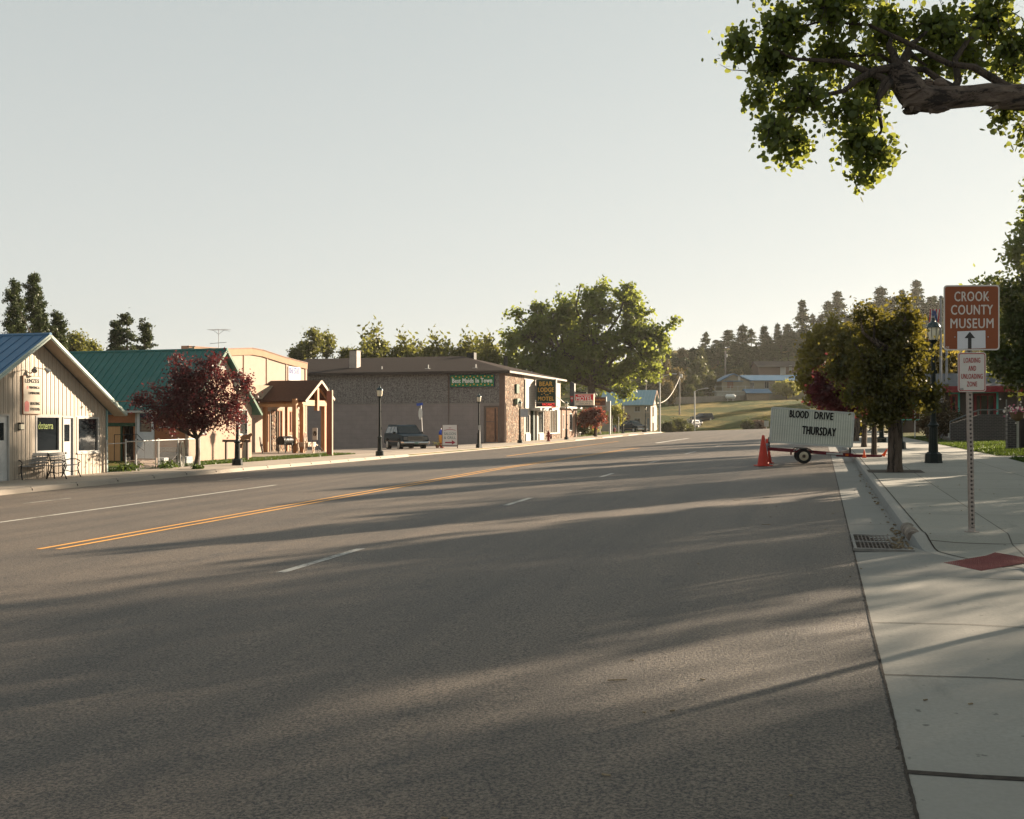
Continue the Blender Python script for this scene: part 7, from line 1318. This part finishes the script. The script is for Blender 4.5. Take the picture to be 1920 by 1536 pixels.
for i, (px, pt, hw_) in enumerate(pines):
    d = 318+rnd.uniform(-12, 22); x, y = W(px, d); z = terrain(x, y); H = ZZ(pt, d)-z; r = hw_*d/FPX*1.3
    if i < 3: protos.append((conifer('pine_tree', lab, 'pine tree', (x, y, z), 11.0, 2.8, 70+i, GPn, n=(21, 18, 24)[i], start=(.22, .34, .12)[i], size=.42, cone_=(.8, .6, .9)[i], lpt=30), (x, y, z)));
    pr = protos[i % 3][0] if i >= 3 else protos[i][0]
    S_ = (r/2.8, r/2.8, H/11.0)
    if i < 3: pr.o.scale = S_
    else: q = dup(pr.o, (x, y, z-.3), rotz=rnd.uniform(0, 6), label=lab, group=GPn, scale=S_)
lab2 = 'dark pine on the shaded hillside below the crest'; G2 = 'pine trees on the hillside below the crest'
for i, (px, pt, d, hw_) in enumerate(((1335,655,300,14),(1352,648,305,14),(1378,640,300,15),(1400,645,296,16),(1418,660,292,12),(1445,650,296,15),(1465,645,300,16),(1485,640,302,15),(1508,640,300,15),(1535,625,305,14),(1560,615,305,15),(1590,610,305,16),(1620,600,305,16),(1385,672,285,13),(1362,680,280,12),(1452,668,285,12),(1478,662,286,12),(1500,655,290,14),(1300,668,300,13), (1650,585,308,15), (1672,580,310,15), (1698,584,308,15), (1722,588,306,15), (1744,592,306,14), (1768,596,304,14), (1634,594,306,14), (1790,592,306,15), (1810,596,306,15), (1705,604,300,14), (1735,610,298,14), (1762,614,298,14), (1313,662,302,12), (1325,672,296,12), (1346,668,296,13), (1405,662,290,13), (1430,668,290,12), (1440,640,304,12), (1520,652,292,13), (1540,640,296,14), (1570,640,296,14), (1600,640,296,14), (1390,650,300,13), (1268,690,280,14),(1285,700,275,13),(1251,700,270,14))):
    x, y = W(px, d); z = terrain(x, y); H = max(6, ZZ(pt, d)-z); dup(protos[i % 3][0].o, (x, y, z-.3), rotz=rnd.uniform(0, 6), label=lab2, group=G2, scale=(hw_*d/FPX/2.8*1.4,)*2+(H/11,))
def bush_proto(name, label, cat, base, r, h, seed, lm, group=None, size=.3, n=60, lpt=45, sp=.35, trunk=.12):
    rs = np.random.RandomState(seed); b = base; lob = [(b[0]+rs.uniform(-.4,.4)*r, b[1]+rs.uniform(-.4,.4)*r, b[2]+h*f, r*.6, r*.6, h*.25) for f in (.35, .5, .6, .72, .8)]
    return tree(name, label, cat, b, lob, n, lpt, sp, size, lm, bark, trunk, (b[0], b[1], b[2]+h*.2), seed, group)
GB = 'leafy trees on the lower hillside'; labb = 'leafy olive green tree on the lower hillside left of the ranch house'
dec = [(1304,700,24,250,686-12),(1270,715,20,240,690),(1330,720,16,245,700),(1255,735,16,228,712),(1290,738,14,232,722),(1345,700,14,258,688),(1243,690,14,250,672),(1380,705,12,262,692),(1318,668,12,285,655),(1282,668,14,290,652),(1252,668,14,290,655),(1300,720,16,240,705),(1232,720,16,235,700),(1400,690,10,275,680),(1425,690,10,280,678),(1225,690,16,255,665),(1345,668,12,300,650),(1205,700,16,240,680),(1195,670,16,270,655)]
pb = None
for i, (px, py, r, d, pt) in enumerate(dec):
    x, y = W(px, d); z = terrain(x, y); H = max(3.5, ZZ(pt, d)-z); rr = r*d/FPX
    if pb is None: pb = bush_proto('hillside_tree', labb, 'tree', (x, y, z), 3.0, 8.0, 91, LB, GB, .42, 110, 45, .55); pb.o.scale = (rr/3, rr/3, H/8); continue
    if i == 1: pb2 = bush_proto('hillside_tree', labb, 'tree', (x, y, z), 3.0, 8.0, 92, leafmat('autumn_hill_leaf', (.055,.045,.015), (.15,.11,.04), .4), GB, .42, 100, 42, .55); pb2.o.scale = (rr/3, rr/3, H/8); continue
    dup((pb if i % 3 else pb2).o, (x, y, z-.2), rotz=rnd.uniform(0, 6), label=labb, group=GB, scale=(rr/3, rr/3, H/8))
for i, (x, y, H, rr) in enumerate(((6,214,8,3),(14,222,9,3.4),(22,212,8,3),(9,238,8,3),(19,244,9,3.5),(30,232,9,3.5),(1,226,7,2.4),(26,250,10,3.6),(36,218,9,3.4))):
    dup((pb if i % 3 else pb2).o, (x, y, terrain(x, y)-.2), rotz=i*.7, label='unseen leafy tree added behind the street trees to shade the slope', group='unseen trees added to shade the slope right of the ranch house', scale=(rr/3, rr/3, H/8))  # extra trees, out of sight, added for their shadows on the hill grass
d = 240; x, y = W(1475, d); z = ZZ(749, d); tree('round_tree', 'round pale yellow green tree in front of the ranch house', 'tree', (x, y, z), [pl(1475,728,20,17,d), pl(1462,727,11,13,d), pl(1488,728,11,14,d)], 160, 60, .35, .3, LY, bark, .15, (x, y, z+1.0), 95, lo=.1)
for px, py, rx, rz_, d, lb_, lm_ in ((1272,799,17,14,168,'large round dark green shrub at the end of the street', LB),(1252,802,14,11,166,'smaller round shrub left of the large one at the street end', LB),(1287,803,9,9,170,'low shrub at the right foot of the large round shrub', LB),(1402,797,10,7,176,'yellow green shrub across the street end left of the reddish bush', LB),(1422,796,12,8,177,'reddish flowering shrub left of the trailer', leafmat('reddish_shrub_leaf', (.08,.05,.035), (.17,.10,.07), .3)),(1434,795,9,9,178,'dark shrub just behind the left edge of the trailer', LB),(1290,801,8,6,172,'tiny shrub beside the white road sign',LB)):
    x, y = W(px, d); z = terrain(x, y); tree('shrub', lb_, 'shrub', (x, y, z), [pl(px,py,rx,rz_,d), pl(px+rx*.4,py+2,rx*.6,rz_*.8,d), pl(px-rx*.4,py+2,rx*.6,rz_*.8,d)], 90, 60, .25, .2, lm_, bark, .06, (x, y, z+.4), int(px), lo=.1)
# yellow shrub left of tan house, green bushes beside brick office
d = 150; x, y = W(1158, d); tree('yellow_shrub', 'tall yellow leaved shrub against the tan house wall', 'shrub', (x, y, zsl(-24, 140)), [pl(1155,772,11,10,d), pl(1160,787,10,8,d), pl(1150,785,8,9,d)], 80, 40, .35, .24, LY, bark, .08, (x, y, .9), 96)
for px, d, rx, rz_, py, lb_ in ((1093,126,9,11,803,'dark green bush beside the brick office corner'), (1105,130,12,9,806,'yellow green bush under the second maroon tree')):
    x, y = W(px, d); tree('bush', lb_, 'shrub', (x, y, zsl(-24, y)), [pl(px,py,rx,rz_,d), pl(px-rx*.3,py-3,rx*.6,rz_*.7,d)], 60, 60, .3, .2, LY if px > 1100 else LB, bark, .05, (x, y, .3), int(px), lo=.1)
# trees behind the motel roof
GT = 'leafy trees rising behind the brown motel roof'; lt_ = 'leafy yellow green tree rising behind the brown motel roof'
for i, (px, pt, rx, d) in enumerate(((690,645,22,135),(712,628,26,140),(745,640,24,138),(775,643,24,142),(805,640,24,136),(840,645,22,140),(868,640,24,138),(900,632,26,142),(925,648,22,136))):
    x, y = W(px, d); z = -1.0; H = ZZ(pt-6, d)-z; rr = rx*d/FPX*1.9
    if i == 0: pt0 = bush_proto('background_tree', lt_, 'tree', (x, y, z), 2.6, 11.0, 97, LSp, GT, .34, 120, 42, .42); pt0.o.scale = (rr/2.6, rr/2.6, H/11); continue
    if i == 1: pt1 = bush_proto('background_tree', lt_, 'tree', (x, y, z), 2.6, 11.0, 98, LSp, GT, .34, 130, 40, .42); pt1.o.scale = (rr/2.6, rr/2.6, H/11); continue
    dup((pt0 if i % 2 else pt1).o, (x, y, z), rotz=rnd.uniform(0, 6), label=lt_, group=GT, scale=(rr/2.6, rr/2.6, H/11))
for k, (px, pt, rx, d, sd) in enumerate(((590,608,17,128,101), (572,640,10,130,102), (613,622,12,132,103), (555,655,8,130,104), (650,655,10,130,105))):
    x, y = W(px, d); z = -1.0; mid = (pt+690)/2; tree('slender_tree', ('tall sparse tree left of the pale motel chimney', 'shorter sparse tree left of the tall sparse one', 'sparse tree right of the tall sparse one', 'wispy low tree over the cream office parapet', 'small sparse tree touching the pale motel chimney')[k], 'tree', (x, y, z), [pl(px,(pt+mid)/2,rx*.7,(mid-pt)/2.3,d), pl(px-rx*.4,mid+5,rx*.6,(mid-pt)/2.3,d), pl(px+rx*.5,mid-8,rx*.5,(mid-pt)/2.4,d)], 44, 40, .42, .26, LSp, bark, .12, (x, y, ZZ(690, d)), sd)
for px, py, rx, rz_, d, sd, lb_ in ((140,645,18,24,100,111,'small round olive tree right of the columnar trees'), (172,655,10,10,104,112,'low treetop showing between the columnar trees and the spruces')):
    x, y = W(px, d); tree('background_tree', lb_, 'tree', (x, y, -.5), [pl(px,py,rx,rz_,d), pl(px+4,py+18,rx*1.1,rz_,d)], 70, 55, .3, .22, LSp, bark, .12, (x, y, ZZ(700, d)), sd)
for k, (px, pt, rx, d) in enumerate(((28,523,16,84), (65,506,17,86), (79,582,13,82), (107,580,16,84))):
    x, y = W(px, d); kk = d/FPX; tree('columnar_tree', ('columnar evergreen at the far left behind the blue roof', 'tallest columnar evergreen behind the blue roof ridge', 'short columnar evergreen at the right foot of the tallest', 'columnar evergreen just right of the blue roof ridge')[k], 'tree', (x, y, -.5), [pl(px,pt+16,rx*.55,16,d), pl(px,pt+40,rx*.85,30,d), pl(px+1,pt+80,rx*.95,40,d), pl(px-1,pt+140,rx,46,d), pl(px,pt+180,rx,50,d)], 420, 75, .12, .12, LJ, barkd, .16, (x, y, 1.5), 120+k, lo=.25)
for k, (px, pt, d, r, sd) in enumerate(((238,590,92,2.3,131), (272,606,95,2.2,132), (218,604,94,1.7,133))):
    x, y = W(px, d); conifer('spruce_tree', ('dark spruce, the tallest of the three behind the green roof', 'ragged dark spruce, rightmost of the three behind the green roof', 'dark spruce, leftmost of the three behind the green roof')[k], 'spruce tree', (x, y, -.5), ZZ(pt, d)+.5, r*1.15, sd, None, 46, -.28 if k != 1 else .12, LP, .2, .17, .8, 40, .42)

# grass blades along the lawns near the pavements (uncountable)
def grass(name, regions, m, h, seed):
    rs = np.random.RandomState(seed); V = []; 
    for (x0, x1, y0, y1, n, zf, yex) in regions:
        X = rs.uniform(x0, x1, n); Y = rs.uniform(y0, y1, n)
        keep = np.array([not any(a < y < b for a, b in yex) for y in Y]); X, Y = X[keep], Y[keep]; Z = np.array([zf(a, b) for a, b in zip(X, Y)]); an = rs.uniform(0, 6.28, len(X)); hh = h*rs.uniform(.5, 1.4, len(X)); w_ = .012+.0004*Y
        dx, dy = np.cos(an)*w_, np.sin(an)*w_; l = rs.normal(size=(len(X), 2))*.4*hh[:, None]
        V.append(np.stack([np.stack([X-dx, Y-dy, Z], 1), np.stack([X+dx, Y+dy, Z], 1), np.stack([X+l[:, 0], Y+l[:, 1], Z+hh], 1)], 1))
    V = np.concatenate(V); N = len(V); me = bpy.data.meshes.new(name); me.vertices.add(N*3); me.vertices.foreach_set('co', V.ravel()); me.loops.add(N*3); me.loops.foreach_set('vertex_index', np.arange(N*3, dtype=np.int32)); me.polygons.add(N); me.polygons.foreach_set('loop_start', np.arange(0, N*3, 3, dtype=np.int32)); me.polygons.foreach_set('loop_total', np.full(N, 3, dtype=np.int32)); me.update(calc_edges=True)
    at = me.attributes.new('leafv', 'FLOAT', 'FACE'); at.data.foreach_set('value', rs.uniform(0, 1, N).astype(np.float32)); me.materials.append(m); o = bpy.data.objects.new(name, me); COL.objects.link(o); o['kind'] = 'stuff'; return o
gb_ = leafmat('grass_blade', (.022,.048,.008), (.060,.095,.018), .35, (.075,.105,.015))
grass('grass', [(5.3,9.5,35.4,72,26000,zsr,()), (5.32,9,24,33.5,12000,zsr,()), (-28.6,-26.64,43,57,9000,zsl,()), (-28.5,-26.64,35,42.5,3500,zsl,()), (-30,-26.64,119,160,6000,zsl,())], gb_, .085, 5)
tf = [(x, 1) for x in (236, 310)]; rs = np.random.RandomState(77)
for k, (px, lb_) in enumerate(((240, 'bright green weed clump at the left fence post'), (314, 'bright green weed clump at the fence right of the planter'), (375, 'small weeds around the maroon tree trunk'))):
    x, y = -26.35, YonX(px, -26.35); z = zsl(-24, y); o = leaf_obj('weed_clump', rs.normal(size=(260, 3))*np.array([.16,.3,.09] if k < 2 else [.09,.12,.05])+np.array([x if k < 2 else -24.72, y if k < 2 else YonX(370, -24.72), z+(.13 if k < 2 else .05)]), .09, gb_, None, (0,0,0), 4, 78+k); tag(o, lb_, 'weeds')
# corner post outside the view whose shadow crosses the road
t = Thing('corner_sign_post', 'street corner sign post just outside the right edge', 'street sign', (3.35, 10.75, zsr(3.35, 10.75))); mb = MB(); mb.tube([(3.35, 10.75, zsr(3.3, 10.7)-.1), (3.35, 10.75, 3.3)], .045, 8); t.part('pole', mb, M['galv']); mb = MB(); mb.box(2.95, 10.74, 3.05, 3.75, 10.76, 3.27); t.part('blade', mb, M['galv'])

# ------------------------------------------------------------------ haze
hz = MB(); hz.box(-690, -140, -4, 690, 990, 68); me_ = mesh_obj('haze', hz, (lambda m: m)(bpy.data.materials.new('haze_air'))); me_['kind'] = 'stuff'
m = me_.data.materials[0]; m.use_nodes = True; tt = m.node_tree; tt.nodes.clear(); pv = nd(tt, 'ShaderNodeVolumePrincipled'); pv.inputs['Color'].default_value = (.95,.93,.86,1); pv.inputs['Density'].default_value = .00013; pv.inputs['Anisotropy'].default_value = .35; oo = nd(tt, 'ShaderNodeOutputMaterial'); tt.links.new(pv.outputs[0], oo.inputs['Volume'])
S.cycles.volume_step_rate = 4; S.cycles.volume_max_steps = 64
